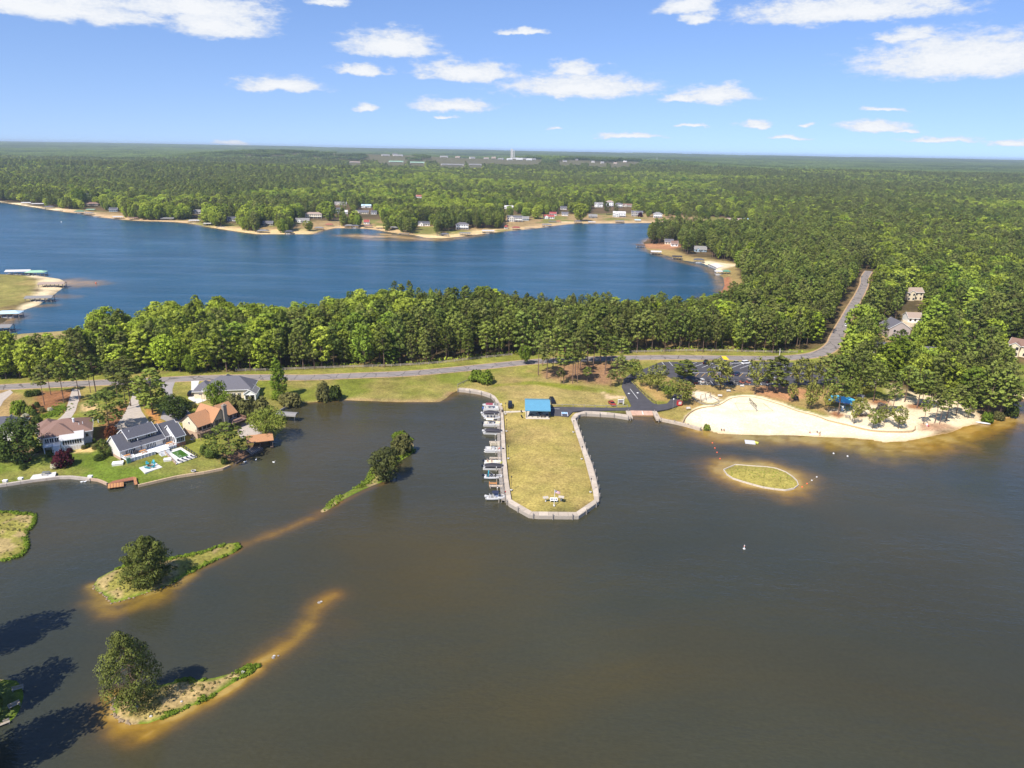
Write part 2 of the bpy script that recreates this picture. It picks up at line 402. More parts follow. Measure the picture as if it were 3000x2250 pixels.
# natural beaches slope gently, walled shores stand up
def ground_z(px,py,sd=None):
    px=np.atleast_1d(np.asarray(px,float));py=np.atleast_1d(np.asarray(py,float))
    if sd is None:sd=land_sd(px,py)
    slope=np.where((px>45)&(px<190)&(py>225)&(py<300),0.05,0.3)
    slope=np.where(py>600,0.10,slope)
    isl=(py<195)&~((px>-8)&(px<30))
    slope=np.where(isl,0.22,slope)
    top=np.where(isl,0.55,0.9)
    h=np.where(sd>0,top*(1-np.exp(-np.maximum(sd,0)*slope/top)),np.maximum(sd*0.3,-2.5))
    return h+np.where(sd>0,rise(px,py),0)
def gz(x,y):return float(ground_z([x],[y])[0])
def GG(px,py):
    """ground point seen at a photo position"""
    z=0.8
    if py>600:return G(px,py,z)
    d=ray(px,py);t=500.0
    for _ in range(4000):
        x,y,zz=d[0]*t,d[1]*t,CAM_H+d[2]*t
        if zz<gz(x,y):break
        t*=1.004
    return Vector((d[0]*t,d[1]*t,gz(d[0]*t,d[1]*t)))

# zones of ground colour: photo outline, colour, softness in metres
SPARE=(0.15,0.155,0.032);LAWN=(0.115,0.16,0.018);DRY=(0.34,0.25,0.10);SAND=(0.70,0.56,0.34);STRAW=(0.26,0.12,0.055)
WETSAND=(0.42,0.26,0.10);FOREST=(0.085,0.065,0.03);DIRT=(0.34,0.20,0.11);GREEN=(0.13,0.19,0.02);PALE=(0.74,0.64,0.46);WEED=(0.12,0.17,0.015)
ZONES=[
 ([(-200,1440),(-200,1120),(0,1112),(250,1105),(560,1096),(840,1088),(1200,1074),(1500,1043),(1900,1030),(2400,1030),(2420,1010),(2500,1100),(2650,1160),(2900,1200),(2600,1260),(2050,1250),(1900,1210),(1700,1215),(1500,1200),(1340,1150),(1290,1180),(860,1195),(800,1300),(400,1425)],(0.20,0.205,0.034),3.0),
 ([(-60,1430),(-60,1290),(110,1300),(240,1325),(330,1330),(520,1370),(690,1350),(660,1372),(404,1425),(316,1418),(250,1405)],LAWN,2.0),
 ([(480,1352),(560,1350),(640,1330),(690,1350),(660,1372),(500,1396),(430,1400)],(0.20,0.20,0.045),3.0),
 ([(-60,1260),(-60,1150),(20,1145),(90,1180),(80,1250)],(0.33,0.22,0.095),2.0),
 ([(90,1150),(230,1145),(240,1190),(205,1215),(100,1215)],STRAW,2.5),
 ([(125,1232),(190,1182),(197,1190),(165,1232)],GREEN,0.8),
 ([(230,1187),(262,1182),(285,1205),(255,1230)],(0.16,0.17,0.045),1.5),
 ([(246,1192),(275,1194),(288,1208),(250,1210)],(0.55,0.38,0.18),1.0),
 ([(205,1330),(275,1314),(288,1318),(270,1332),(215,1336)],(0.62,0.44,0.18),0.7),
 ([(50,1320),(130,1320),(150,1345),(60,1350)],(0.26,0.16,0.09),2.0),
 ([(310,1210),(380,1180),(420,1200),(330,1270),(300,1300),(295,1250)],STRAW,2.5),
 ([(420,1205),(440,1230),(470,1270),(500,1290),(470,1225),(445,1200)],(0.45,0.20,0.07),1.5),
 ([(640,1330),(770,1290),(800,1300),(690,1360),(660,1355)],(0.22,0.12,0.07),2.5),
 ([(695,1245),(745,1232),(795,1262),(760,1290),(700,1280)],(0.50,0.36,0.23),1.5),
 ([(740,1130),(900,1113),(1200,1104),(1400,1098),(1440,1120),(1345,1150),(1290,1182),(1000,1176),(880,1184),(820,1190),(780,1160)],(0.165,0.18,0.025),2.5),
 ([(880,1187),(1000,1175),(1170,1182),(1290,1181),(1330,1152),(1310,1150),(1280,1172),(1170,1173),(1000,1168),(880,1180)],(0.30,0.20,0.10),1.0),
 ([(1300,1176),(1320,1156),(1345,1148),(1400,1150),(1340,1146),(1318,1152)],(0.22,0.10,0.06),1.0),
 ([(1360,1150),(1480,1110),(1600,1110),(1830,1150),(1850,1190),(1700,1205),(1500,1205),(1460,1160)],(0.34,0.26,0.09),4.0),
 ([(1440,1130),(1560,1122),(1700,1135),(1800,1150),(1830,1162),(1690,1150),(1560,1133),(1440,1140)],(0.20,0.21,0.025),1.0),
 ([(1560,1095),(1700,1062),(1830,1062),(1832,1110),(1800,1142),(1740,1130),(1640,1122)],(0.29,0.165,0.085),3.0),
 ([(1475,1180),(1640,1180),(1660,1220),(1700,1200),(1748,1390),(1745,1470),(1690,1508),(1560,1508),(1490,1465),(1478,1330)],(0.345,0.27,0.076),3.0),
 ([(1758,1150),(1790,1165),(1836,1165),(1836,1172),(1780,1176)],(0.62,0.45,0.26),0.8),
 ([(1915,1080),(1990,1120),(2280,1132),(2480,1150),(2560,1190),(2430,1220),(2300,1185),(2200,1155),(2140,1165),(2060,1190),(1990,1235),(1930,1215),(2000,1180)],(0.34,0.22,0.085),3.0),
 ([(1925,1206),(1985,1192),(2020,1210),(2000,1238),(1945,1224)],(0.24,0.20,0.05),2.0),
 ([(1860,1118),(1880,1120),(1960,1160),(1955,1180),(1920,1178),(1880,1150)],(0.42,0.26,0.10),1.5),
 ([(2200,1140),(2300,1130),(2380,1150),(2330,1180),(2220,1160)],(0.38,0.19,0.09),3.0),
 ([(2430,1208),(2500,1195),(2610,1172),(2612,1130),(2640,1145),(2690,1152),(2800,1172),(2860,1203),(2890,1236),(2830,1252),(2700,1285),(2600,1298),(2500,1285),(2440,1240)],(0.70,0.57,0.37),2.5),
 ([(2001,1240),(2001,1234),(2008,1221),(2028,1203),(2060,1192),(2094,1189),(2116,1181),(2139,1167),(2166,1161.6),(2195,1161.6),(2229,1167),(2250,1174),(2300,1189),(2335,1203),(2392,1217),(2426,1230),(2487,1244),(2541,1257),(2589,1262),(2673,1261),(2720,1275),(2660,1300),(2589,1305),(2480,1290),(2300,1283),(2105,1276),(2040,1256)],(0.80,0.68,0.45),0.5),
 ([(2019,1155),(2044,1150),(2078,1158),(2110,1176),(2105,1181),(2087,1186.5),(2067,1184),(2046,1176)],(0.74,0.62,0.44),0.4),
 ([(2620,1140),(2660,1150),(2680,1170),(2640,1165),(2612,1150)],(0.34,0.27,0.11),1.5),
 ([(2690,1242),(2760,1240),(2800,1255),(2760,1268),(2700,1262)],(0.40,0.24,0.14),1.5),
 ([(2660,1190),(2700,1188),(2710,1205),(2665,1200)],STRAW,1.5),
 ([(2426,1218),(2445,1208),(2475,1222),(2455,1228)],STRAW,1.0),
 ([(2505,1220),(2560,1215),(2560,1224),(2510,1226)],STRAW,1.0),
 ([(2550,1175),(2600,1178),(2610,1190),(2555,1188)],STRAW,1.5),
 ([(2880,1230),(2980,1210),(2975,1180),(2900,1180),(2860,1200)],(0.30,0.17,0.08),2.0),
 ([(2920,1062),(2960,1060),(3060,1100),(3080,1165),(2955,1162),(2940,1120)],LAWN,2.5),
 ([(2955,1156),(3080,1162),(3080,1172),(2955,1166)],SAND,1.0),
 # lawns and clearings among the trees on the right
 ([(2550,960),(2600,950),(2660,990),(2640,1010),(2560,1010)],(0.30,0.22,0.09),3.0),
 ([(2640,940),(2700,930),(2695,960),(2640,965)],(0.60,0.48,0.33),2.0),
 # the dam crest and its bank
 ([(-100,1000),(0,990),(122,976),(231,967),(500,932),(800,905),(1200,890),(1472,889),(1800,903),(2000,905),(2000,917),(1800,916),(1472,903),(1200,905),(800,920),(500,948),(231,984),(122,1000),(0,1012),(-100,1020)],(0.33,0.26,0.11),3.0),
 ([(122,1000),(231,985),(260,1010),(150,1030)],(0.24,0.17,0.09),6.0),
 ([(190,1020),(270,1015),(280,1060),(200,1060)],(0.36,0.25,0.14),4.0),
 # left point across the lake
 ([(-600,980),(-600,800),(0,806),(90,812),(115,835),(105,862),(85,885),(40,900),(0,912)],(0.24,0.21,0.06),5.0),
 ([(95,812),(130,808),(180,817),(196,826),(178,846),(150,866),(112,896),(60,915),(40,918),(80,893),(105,872),(108,850),(120,830)],SAND,3.0),
 # sandy strips of the far shore
 ([(590,662),(680,666),(760,674),(920,676),(930,684),(830,690),(700,690),(640,680)],(0.62,0.45,0.22),8.0),
 ([(1200,690),(1240,688),(1290,689),(1345,686),(1400,678),(1452,674),(1452,684),(1345,699),(1290,703),(1240,700)],(0.66,0.48,0.24),8.0),
 ([(930,672),(990,662),(1110,666),(1180,676),(1180,690),(1100,678),(1010,672),(950,680)],(0.55,0.38,0.19),8.0),
 ([(180,612),(290,628),(420,640),(560,648),(560,658),(400,650),(280,640),(180,624)],(0.52,0.36,0.19),8.0),
 ([(1500,668),(1640,653),(1700,650),(1950,648),(1950,656),(1680,658),(1560,674),(1500,680)],(0.50,0.35,0.18),8.0),
 # right shore of the far lake
 ([(1884,727),(1910,722),(1975,735),(2005,750),(2110,765),(2160,775),(2165,800),(2185,860),(2200,900),(2100,905),(2120,850),(2115,812),(2060,775),(1990,762)],(0.33,0.24,0.09),4.0),
 ([(2035,770),(2080,765),(2120,775),(2175,778),(2120,790),(2096,800),(2080,783)],(0.66,0.54,0.34),3.0),
 ([(2122,815),(2140,812),(2140,840),(2125,868),(2108,868)],(0.36,0.15,0.075),1.5),
 ([(1884,716),(1960,712),(2000,722),(1960,735),(1905,730)],(0.40,0.20,0.10),4.0),
]
SHORE_BAND=[((-200,585),(190,621),18),((190,621),(520,651),32),((520,651),(760,686),35),((760,686),(920,686),60),((920,680),(1100,672),120),((1100,672),(1240,696),40),
              ((1240,696),(1450,682),45),((1450,682),(1640,660),120),((1640,660),(1950,654),150),((2000,656),(2260,664),60)]
GROUND_TONE=0.97
def zone_color(px,py,sd):
    n1=fbm(px,py,40,1);n2=fbm(px,py,9,2)
    col=np.empty((len(px),3));col[:]=FOREST
    f=np.clip((n1-0.35)*3,0,1)[:,None]
    col=col*(1-f*0.5)+np.array((0.20,0.12,0.06))*f*0.5
    far=py>2900
    col[far]=(0.12,0.11,0.055)
    # shore band of the far lake: lawns, then a strip of sand
    m=(py>800)&(py<1700)
    x,y,s=px[m],py[m],sd[m]
    c=col[m];wj=(n2[m]-0.5)
    for(a,b,w)in SHORE_BAND:
        d=line_d(x,y,W([a,b]));k=1/(1+np.exp((d-w+wj*30)/4.0))
        g=np.where((n1[m]>0.5)[:,None],np.array((0.20,0.19,0.05)),np.array((0.32,0.22,0.10)))
        c=c*(1-k[:,None])+g*k[:,None]
    k=1/(1+np.exp((np.abs(s)-10-16*(n1[m]-0.45)*2)/1.5));k=np.where(y>950,k,0)
    c=c*(1-k[:,None])+np.array(SAND)*k[:,None]*(0.9+0.4*n2[m][:,None])
    col[m]=c
    for(poly,cc,soft)in ZONES:
        p=W(poly);m=sub(px,py,p,soft*4+3)
        if not m.any():continue
        x,y=px[m],py[m]
        d=poly_sd(x,y,p)+(n2[m]-0.5)*soft*3.0
        k=(1/(1+np.exp(-d/max(soft*0.35,0.15))))[:,None]
        col[m]=col[m]*(1-k)+np.array(cc)*k
    # patchy dry and green grass on every open lawn
    near=(py<520)
    g=np.clip((fbm(px,py,13,8)-0.42)*3.2,0,1)*near;g2=np.clip((fbm(px,py,6,11)-0.45)*3.5,0,1)*near
    grassy=((col[:,1]>col[:,0]*0.58)&(col[:,2]<0.13)&(col[:,0]>0.10))
    g=(g*grassy*0.5)[:,None];g2=(g2*grassy*0.28)[:,None]
    col=col*(1-g)+np.array((0.37,0.26,0.10))*g
    col=col*(1-g2)+np.array((0.14,0.16,0.03))*g2
    # islands
    for k in('upper','lower','left','spit','shade','oval'):
        p=wISL[k];m=sub(px,py,p,6)
        if not m.any():continue
        x,y=px[m],py[m];d=poly_sd(x,y,p)
        base=np.where((fbm(x,y,5,4)>0.47)[:,None],np.array((0.34,0.255,0.105)),np.array((0.25,0.225,0.05)))
        if k=='lower':base=base*0.5+np.array((0.36,0.245,0.105))*0.5
        if k=='oval':base=np.array((0.30,0.25,0.06))*(0.8+0.4*fbm(x,y,3,9))[:,None]
        if k=='spit':base=base*0.5+np.array((0.10,0.13,0.02))*0.5
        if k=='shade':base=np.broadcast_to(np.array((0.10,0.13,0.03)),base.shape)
        edge=(0.9 if k in('upper','lower')else 0.8)
        kk=1/(1+np.exp((d-edge-(fbm(x,y,6,6)-0.5)*1.6)/0.15));kk=np.where(k=='oval',0.0,kk)[:,None]*np.ones((len(x),1))
        shore=np.where((fbm(x,y,7,13)>0.40)[:,None],np.array(WEED),np.array((0.34,0.25,0.12)))
        c=base*(1-kk)+shore*kk
        ins=(d>-3)[:,None]
        col[m]=np.where(ins,c,col[m])
    # wet sand at the waterline of the beaches
    k=np.exp(-np.maximum(sd,0)/1.3)*((px>45)&(py>220)&(py<300));k=k[:,None]*0.7
    col=col*(1-k)+np.array((0.50,0.30,0.11))*k
    return np.clip(col*GROUND_TONE*(0.86+0.28*n2[:,None]),0,1)

def fan(y0,y1,ratio,ustep,umax,off=60.0):
    n=int(math.log((y1+off)/(y0+off))/ratio)+1
    ys=(y0+off)*np.exp(np.linspace(0,math.log((y1+off)/(y0+off)),n))-off
    us=np.arange(-umax,umax+ustep/2,ustep)
    X=(us[None,:]*(ys[:,None]+off)).ravel();Y=np.repeat(ys,len(us))
    return X,Y,n,len(us)
def grid_mesh(name,X,Y,Z,ny,nx,keep=None):
    idx=np.arange(ny*nx).reshape(ny,nx)
    q=np.stack([idx[:-1,:-1],idx[:-1,1:],idx[1:,1:],idx[1:,:-1]],-1).reshape(-1,4)
    if keep is not None:q=q[keep[q].any(1)]
    used=np.unique(q);remap=np.full(ny*nx,-1);remap[used]=np.arange(len(used));q=remap[q]
    me=bpy.data.meshes.new(name)
    me.vertices.add(len(used));me.vertices.foreach_set('co',np.stack([X[used],Y[used],Z[used]],1).astype(np.float32).ravel())
    me.loops.add(q.size);me.loops.foreach_set('vertex_index',q.astype(np.int32).ravel())
    me.polygons.add(len(q));me.polygons.foreach_set('loop_start',np.arange(0,q.size,4,dtype=np.int32))
    me.polygons.foreach_set('use_smooth',np.ones(len(q),bool))
    me.update(calc_edges=True);return me,used
def vcol(me,name,col):
    a=me.color_attributes.new(name,'FLOAT_COLOR','POINT')
    a.data.foreach_set('color',np.concatenate([col,np.ones((len(col),1))],1).astype(np.float32).ravel())

# ------------------------------------------------------------------ ground
def ground_material():
    m,nt,b=new_mat('ground_cover');N,L=nt.nodes,nt.links
    b.inputs['Roughness'].default_value=0.95;b.inputs['Specular IOR Level'].default_value=0.1
    at=N.new('ShaderNodeAttribute');at.attribute_name='col'
    tc=N.new('ShaderNodeTexCoord')
    acc=None
    for sc_,amt,det in((1.6,0.5,5),(0.25,0.26,4),(0.05,0.2,3)):
        n=N.new('ShaderNodeTexNoise');n.inputs['Scale'].default_value=sc_;n.inputs['Detail'].default_value=det;n.inputs['Roughness'].default_value=0.7
        L.new(tc.outputs['Object'],n.inputs['Vector'])
        r=N.new('ShaderNodeMapRange');L.new(n.outputs[0],r.inputs[0]);r.inputs['From Min'].default_value=.28;r.inputs['From Max'].default_value=.72
        r.inputs['To Min'].default_value=1-amt;r.inputs['To Max'].default_value=1+amt
        if acc is None:acc=r.outputs[0];fine=n
        else:
            q=N.new('ShaderNodeMath');q.operation='MULTIPLY';L.new(acc,q.inputs[0]);L.new(r.outputs[0],q.inputs[1]);acc=q.outputs[0]
    # bright sand keeps its tone, grass is mottled
    sp=N.new('ShaderNodeSeparateColor');L.new(at.outputs['Color'],sp.inputs[0])
    k=N.new('ShaderNodeMapRange');L.new(sp.outputs[1],k.inputs[0]);k.inputs['From Min'].default_value=.22;k.inputs['From Max'].default_value=.5;k.inputs['To Min'].default_value=1;k.inputs['To Max'].default_value=0.6
    mx=N.new('ShaderNodeMix');L.new(k.outputs[0],mx.inputs['Factor']);mx.inputs['A'].default_value=1.0;L.new(acc,mx.inputs['B'])
    mu=N.new('ShaderNodeVectorMath');mu.operation='SCALE';L.new(at.outputs['Color'],mu.inputs[0]);L.new(mx.outputs['Result'],mu.inputs['Scale'])
    L.new(mu.outputs[0],b.inputs['Base Color'])
    bp=N.new('ShaderNodeBump');bp.inputs['Strength'].default_value=0.5;bp.inputs['Distance'].default_value=0.12
    L.new(fine.outputs[0],bp.inputs['Height']);L.new(bp.outputs[0],b.inputs['Normal'])
    return m
X,Y,ny,nx=fan(62,13500,0.0046,0.0046,1.02)
SD=land_sd(X,Y)
Z=ground_z(X,Y,SD)
keep=SD>-6
me,used=grid_mesh('ground',X,Y,Z,ny,nx,keep)
vcol(me,'col',zone_color(X[used],Y[used],SD[used]))
me.materials.append(ground_material())
ground=link('ground',me);tag(ground,'grassy, sandy and wooded land around the two lakes',None,None,'structure')
bed=MB().box(-16000,16000,-600,13600,-4.2,-4.0).build('lake_bed',mat('lake_mud',(0.10,0.07,0.04),0.95));tag(bed,kind='structure')

# ------------------------------------------------------------------ water
SHOALS=[ # polyline along shallow bottom, reach in metres, strength
 ([(2052,1262),(2105,1275),(2173,1280),(2250,1282),(2385,1286),(2470,1290),(2548,1297),(2589,1306),(2650,1302),(2720,1290),(2792,1276),(2860,1256),(2940,1238),(2990,1225)],8.5,1.0),
 ([(2440,1300),(2540,1315),(2600,1322),(2680,1312),(2780,1292)],10,0.8),
 ([(2957,1170),(3010,1174),(3100,1176)],3.0,0.9),
 (ISLANDS['oval']+ISLANDS['oval'][:1],6.5,1.0),([(2190,1400),(2290,1415)],8,.6),
 ([(333,2042),(331,2092),(348,2118),(388,2130),(438,2124),(497,2103),(612,2054),(691,2003),(750,1962)],2.3,1.0),
 ([(345,2135),(420,2155),(480,2125)],3.0,0.75),
 ([(320,2050),(312,2080),(320,2120)],2.5,0.7),
 ([(750,1945),(800,1915),(860,1875),(900,1835)],3.0,0.78),([(890,1845),(925,1800)],2.4,0.5),([(925,1790),(960,1752),(975,1745)],2.8,0.6),([(800,1940),(880,1890),(930,1840)],4.5,0.22),
 ([(270,1716),(281,1735),(300,1748),(318,1768),(388,1758),(448,1738),(507,1716),(562,1684)],1.9,0.85),
 ([(285,1760),(310,1795),(340,1795),(400,1770),(470,1745)],2.8,0.7),
 ([(562,1682),(641,1645),(700,1612)],1.2,0.5),
 ([(700,1600),(760,1580),(830,1553),(900,1525),(940,1502)],2.8,0.5),([(940,1504),(1003,1470),(1071,1436),(1126,1415),(1170,1360)],1.2,0.4),
 ([(1853,1216),(1916,1217)],2.5,0.6),([(1880,1225),(1900,1232)],8,0.25),([(1700,1213),(1850,1225),(1940,1232),(2050,1260)],2.2,0.45),
 ([(1300,1172),(1345,1149),(1384,1149),(1410,1155)],3.0,0.4),([(900,1181),(997,1173),(1166,1179),(1288,1179)],1.2,0.35),
 ([(660,1372),(689,1360),(769,1320)],2.0,0.3),([(30,1418),(96,1410),(193,1398)],1.5,0.35),
 ([(1040,690),(1090,694),(1150,693),(1210,698),(1260,702)],16,0.95),([(1000,690),(1100,702),(1200,704),(1300,704)],14,0.55),([(1300,702),(1345,698),(1400,690)],12,0.6),
 ([(192,826),(215,830),(240,832)],16,0.75),([(160,866),(190,868),(215,870)],9,0.4),([(113,897),(150,895)],7,0.5),([(45,922),(10,950),(-60,960)],8,0.6),
 ([(1890,732),(1938,750),(2001,768),(2074,786),(2098,810),(2112,830),(2115,855)],7,0.55),([(1884,722),(1860,715)],10,0.4),
]
def shallow(px,py,sd):
    s=np.zeros(len(px))
    wob=fbm(px,py,9,21);wob2=fbm(px,py,3.2,25)
    for(ln,rad,st)in SHOALS:
        p=W(ln);m=sub(px,py,p,rad*4)
        if not m.any():continue
        d=line_d(px[m],py[m],p)*(0.55+0.9*wob[m])
        s[m]=np.maximum(s[m],st*np.exp(-(d/rad)**1.6)*(0.5+0.95*wob2[m]))
    # a little of the bottom shows along every far shore
    m=(py>700);s[m]=np.maximum(s[m],0.8*np.exp(-np.maximum(-sd[m],0)/5.0)*(0.4+0.9*wob[m]))
    return np.clip(s,0,1)
def water_material(name,deep,mid,gold,ripple,rough,sheen_hues=((1,1,1),(1,1,1))):
    m,nt,b=new_mat(name);N,L=nt.nodes,nt.links
    b.inputs['Roughness'].default_value=rough;b.inputs['IOR'].default_value=1.333;b.inputs['Specular IOR Level'].default_value=0.5
    at=N.new('ShaderNodeAttribute');at.attribute_name='depth'
    sp=N.new('ShaderNodeSeparateColor');L.new(at.outputs['Color'],sp.inputs[0])
    tc=N.new('ShaderNodeTexCoord')
    cr=N.new('ShaderNodeValToRGB');e=cr.color_ramp.elements
    e[0].position=0.0;e[0].color=(*deep,1);e[1].position=1.0;e[1].color=(*gold[2],1)
    for p,c in((0.16,mid),(0.42,gold[0]),(0.75,gold[1])):
        q=e.new(p);q.color=(*c,1)
    L.new(sp.outputs[0],cr.inputs[0])
    # tone drifting at random in the open water
    n0=N.new('ShaderNodeTexNoise');n0.inputs['Scale'].default_value=0.012;n0.inputs['Detail'].default_value=5;L.new(tc.outputs['Object'],n0.inputs['Vector'])
    r0=N.new('ShaderNodeMapRange');L.new(n0.outputs[0],r0.inputs[0]);r0.inputs['From Min'].default_value=.3;r0.inputs['From Max'].default_value=.7;r0.inputs['To Min'].default_value=.85;r0.inputs['To Max'].default_value=1.15
    n5=N.new('ShaderNodeTexNoise');n5.inputs['Scale'].default_value=1.1;n5.inputs['Detail'].default_value=5;L.new(tc.outputs['Object'],n5.inputs['Vector'])
    r5=N.new('ShaderNodeMapRange');L.new(n5.outputs[0],r5.inputs[0]);r5.inputs['From Min'].default_value=.3;r5.inputs['From Max'].default_value=.7;r5.inputs['To Min'].default_value=.93;r5.inputs['To Max'].default_value=1.07
    mm=N.new('ShaderNodeMath');mm.operation='MULTIPLY';L.new(r0.outputs[0],mm.inputs[0]);L.new(r5.outputs[0],mm.inputs[1])
    mu=N.new('ShaderNodeVectorMath');mu.operation='SCALE';L.new(cr.outputs[0],mu.inputs[0]);L.new(mm.outputs[0],mu.inputs['Scale'])
    L.new(mu.outputs[0],b.inputs['Base Color'])
    n7=N.new('ShaderNodeTexNoise');n7.inputs['Scale'].default_value=0.0075;n7.inputs['Detail'].default_value=4;n7.inputs['Distortion'].default_value=1.2;L.new(tc.outputs['Object'],n7.inputs['Vector'])
    r7=N.new('ShaderNodeMapRange');L.new(n7.outputs[0],r7.inputs[0]);r7.inputs['From Min'].default_value=.38;r7.inputs['From Max'].default_value=.62
    sm=N.new('ShaderNodeMix');sm.data_type='RGBA';L.new(r7.outputs[0],sm.inputs['Factor']);sm.inputs['A'].default_value=(*sheen_hues[0],1);sm.inputs['B'].default_value=(*sheen_hues[1],1)  # wide swaths of water hue, contrast raised so the colour stands for sheen
    sv_=N.new('ShaderNodeVectorMath');sv_.operation='MULTIPLY';L.new(mu.outputs[0],sv_.inputs[0]);L.new(sm.outputs['Result'],sv_.inputs[1]);L.new(sv_.outputs[0],b.inputs['Base Color'])
    # wind ripples in long patches, glassy streaks between them
    def noise(scale,det,sx,sy,rot):
        mp=N.new('ShaderNodeMapping');mp.inputs['Scale'].default_value=(sx,sy,1);mp.inputs['Rotation'].default_value=(0,0,rot);L.new(tc.outputs['Object'],mp.inputs[0])
        n=N.new('ShaderNodeTexNoise');n.inputs['Scale'].default_value=scale;n.inputs['Detail'].default_value=det;L.new(mp.outputs[0],n.inputs['Vector']);return n.outputs[0]
    a=noise(0.9,3,1,2.2,0.5);c=noise(0.22,3,1,1.8,0.35);s=noise(0.02,4,0.5,2.4,0.15)
    w=N.new('ShaderNodeMapRange');L.new(s,w.inputs[0]);w.inputs['From Min'].default_value=.35;w.inputs['From Max'].default_value=.65;w.inputs['To Min'].default_value=0.25;w.inputs['To Max'].default_value=1.2
    ad=N.new('ShaderNodeMath');ad.operation='MULTIPLY_ADD';L.new(c,ad.inputs[0]);ad.inputs[1].default_value=2.2;L.new(a,ad.inputs[2])
    h=N.new('ShaderNodeMath');h.operation='MULTIPLY';L.new(ad.outputs[0],h.inputs[0]);L.new(w.outputs[0],h.inputs[1])
    bp=N.new('ShaderNodeBump');bp.inputs['Strength'].default_value=ripple;bp.inputs['Distance'].default_value=0.35
    L.new(h.outputs[0],bp.inputs['Height']);L.new(bp.outputs[0],b.inputs['Normal'])
    return m
GOLD=((0.118,0.070,0.019),(0.245,0.135,0.018),(0.37,0.23,0.05))
wm1=water_material('tannin_water',(0.047,0.043,0.021),(0.062,0.048,0.021),GOLD,0.30,0.07,((0.80,0.97,1.38),(1.22,1.08,0.86)))
wm2=water_material('blue_water',(0.002,0.054,0.10),(0.012,0.06,0.10),((0.12,0.09,0.05),(0.32,0.20,0.08),(0.46,0.32,0.15)),0.75,0.20)
def water(name,y0,y1,ratio,ustep,umax,material,label,sel):
    X,Y,ny,nx=fan(y0,y1,ratio,ustep,umax)
    sd=land_sd(X,Y);keep=(sd<3.0)&sel(X,Y)
    me,used=grid_mesh(name,X,Y,np.zeros(len(X)),ny,nx,keep)
    s=shallow(X[used],Y[used],sd[used])
    vcol(me,'depth',np.stack([s,s,s],1));me.materials.append(material)
    return tag(link(name,me),label,None,None,'structure')
lake_line=lambda X,Y:Y>362+np.where(X<-150,0,30)
near_water=water('near_lake_water',-40,420,0.0046,0.0052,1.3,wm1,'murky olive brown water of the near lake',lambda X,Y:~((Y>330)))
far_water=water('far_lake_water',330,2400,0.006,0.006,1.05,wm2,'deep blue water of the far lake',lambda X,Y:Y>335)
# ------------------------------------------------------------------ foliage
def leaf_material(name,cols,trans=0.38,regional=True,vary=0.65,far=False):
    """leaf colour differs from tree to tree, from clump to clump and slowly across the country"""
    m=bpy.data.materials.new(name);m.use_nodes=True;nt=m.node_tree;N,L=nt.nodes,nt.links
    for n in list(N):N.remove(n)
    out=N.new('ShaderNodeOutputMaterial');di=N.new('ShaderNodeBsdfDiffuse');tr=N.new('ShaderNodeBsdfTranslucent');mx=N.new('ShaderNodeMixShader');mx.inputs[0].default_value=trans
    oi=N.new('ShaderNodeObjectInfo');at=N.new('ShaderNodeAttribute');at.attribute_name='tint'
    ge=N.new('ShaderNodeNewGeometry');ns=N.new('ShaderNodeTexNoise');ns.inputs['Scale'].default_value=0.0013 if far else 0.0035;ns.inputs['Detail'].default_value=4;L.new(ge.outputs['Position'],ns.inputs['Vector'])
    r=N.new('ShaderNodeMapRange');L.new(ns.outputs[0],r.inputs[0]);r.inputs['From Min'].default_value=.3;r.inputs['From Max'].default_value=.7
    a=N.new('ShaderNodeMath');a.operation='MULTIPLY_ADD';L.new(oi.outputs['Random'],a.inputs[0]);a.inputs[1].default_value=(0.3 if far else 0.6)if regional else 1.0
    if regional:
        b_=N.new('ShaderNodeMath');b_.operation='MULTIPLY';L.new(r.outputs[0],b_.inputs[0]);b_.inputs[1].default_value=0.7 if far else 0.4;L.new(b_.outputs[0],a.inputs[2])
    else:a.inputs[2].default_value=0.0
    cr=N.new('ShaderNodeValToRGB');e=cr.color_ramp.elements
    e[0].position=0.0;e[0].color=(*cols[0],1);e[1].position=1.0;e[1].color=(*cols[-1],1)
    for i,c in enumerate(cols[1:-1]):q=e.new((i+1)/(len(cols)-1));q.color=(*c,1)
    L.new(a.outputs[0],cr.inputs[0])
    t=N.new('ShaderNodeMapRange');L.new(at.outputs['Fac'],t.inputs[0]);t.inputs['To Min'].default_value=0.6;t.inputs['To Max'].default_value=1.4
    f1=N.new('ShaderNodeMath');f1.operation='MULTIPLY';L.new(oi.outputs['Random'],f1.inputs[0]);f1.inputs[1].default_value=7.31
    f2=N.new('ShaderNodeMath');f2.operation='FRACT';L.new(f1.outputs[0],f2.inputs[0])
    f3=N.new('ShaderNodeMath');f3.operation='MULTIPLY_ADD';L.new(f2.outputs[0],f3.inputs[0]);f3.inputs[1].default_value=vary;f3.inputs[2].default_value=1-vary*.55
    f4=N.new('ShaderNodeMath');f4.operation='MULTIPLY';L.new(f3.outputs[0],f4.inputs[0]);L.new(t.outputs[0],f4.inputs[1])
    mu=N.new('ShaderNodeVectorMath');mu.operation='SCALE';L.new(cr.outputs[0],mu.inputs[0]);L.new(f4.outputs[0],mu.inputs['Scale'])
    an=N.new('ShaderNodeAttribute');an.attribute_name='nrm';vt=N.new('ShaderNodeVectorTransform');vt.vector_type='NORMAL';vt.convert_from='OBJECT';vt.convert_to='WORLD';L.new(an.outputs['Vector'],vt.inputs[0])
    L.new(vt.outputs[0],di.inputs['Normal'])
    L.new(mu.outputs[0],di.inputs['Color']);L.new(mu.outputs[0],tr.inputs['Color'])
    L.new(di.outputs[0],mx.inputs[1]);L.new(tr.outputs[0],mx.inputs[2]);L.new(mx.outputs[0],out.inputs['Surface'])
    return m
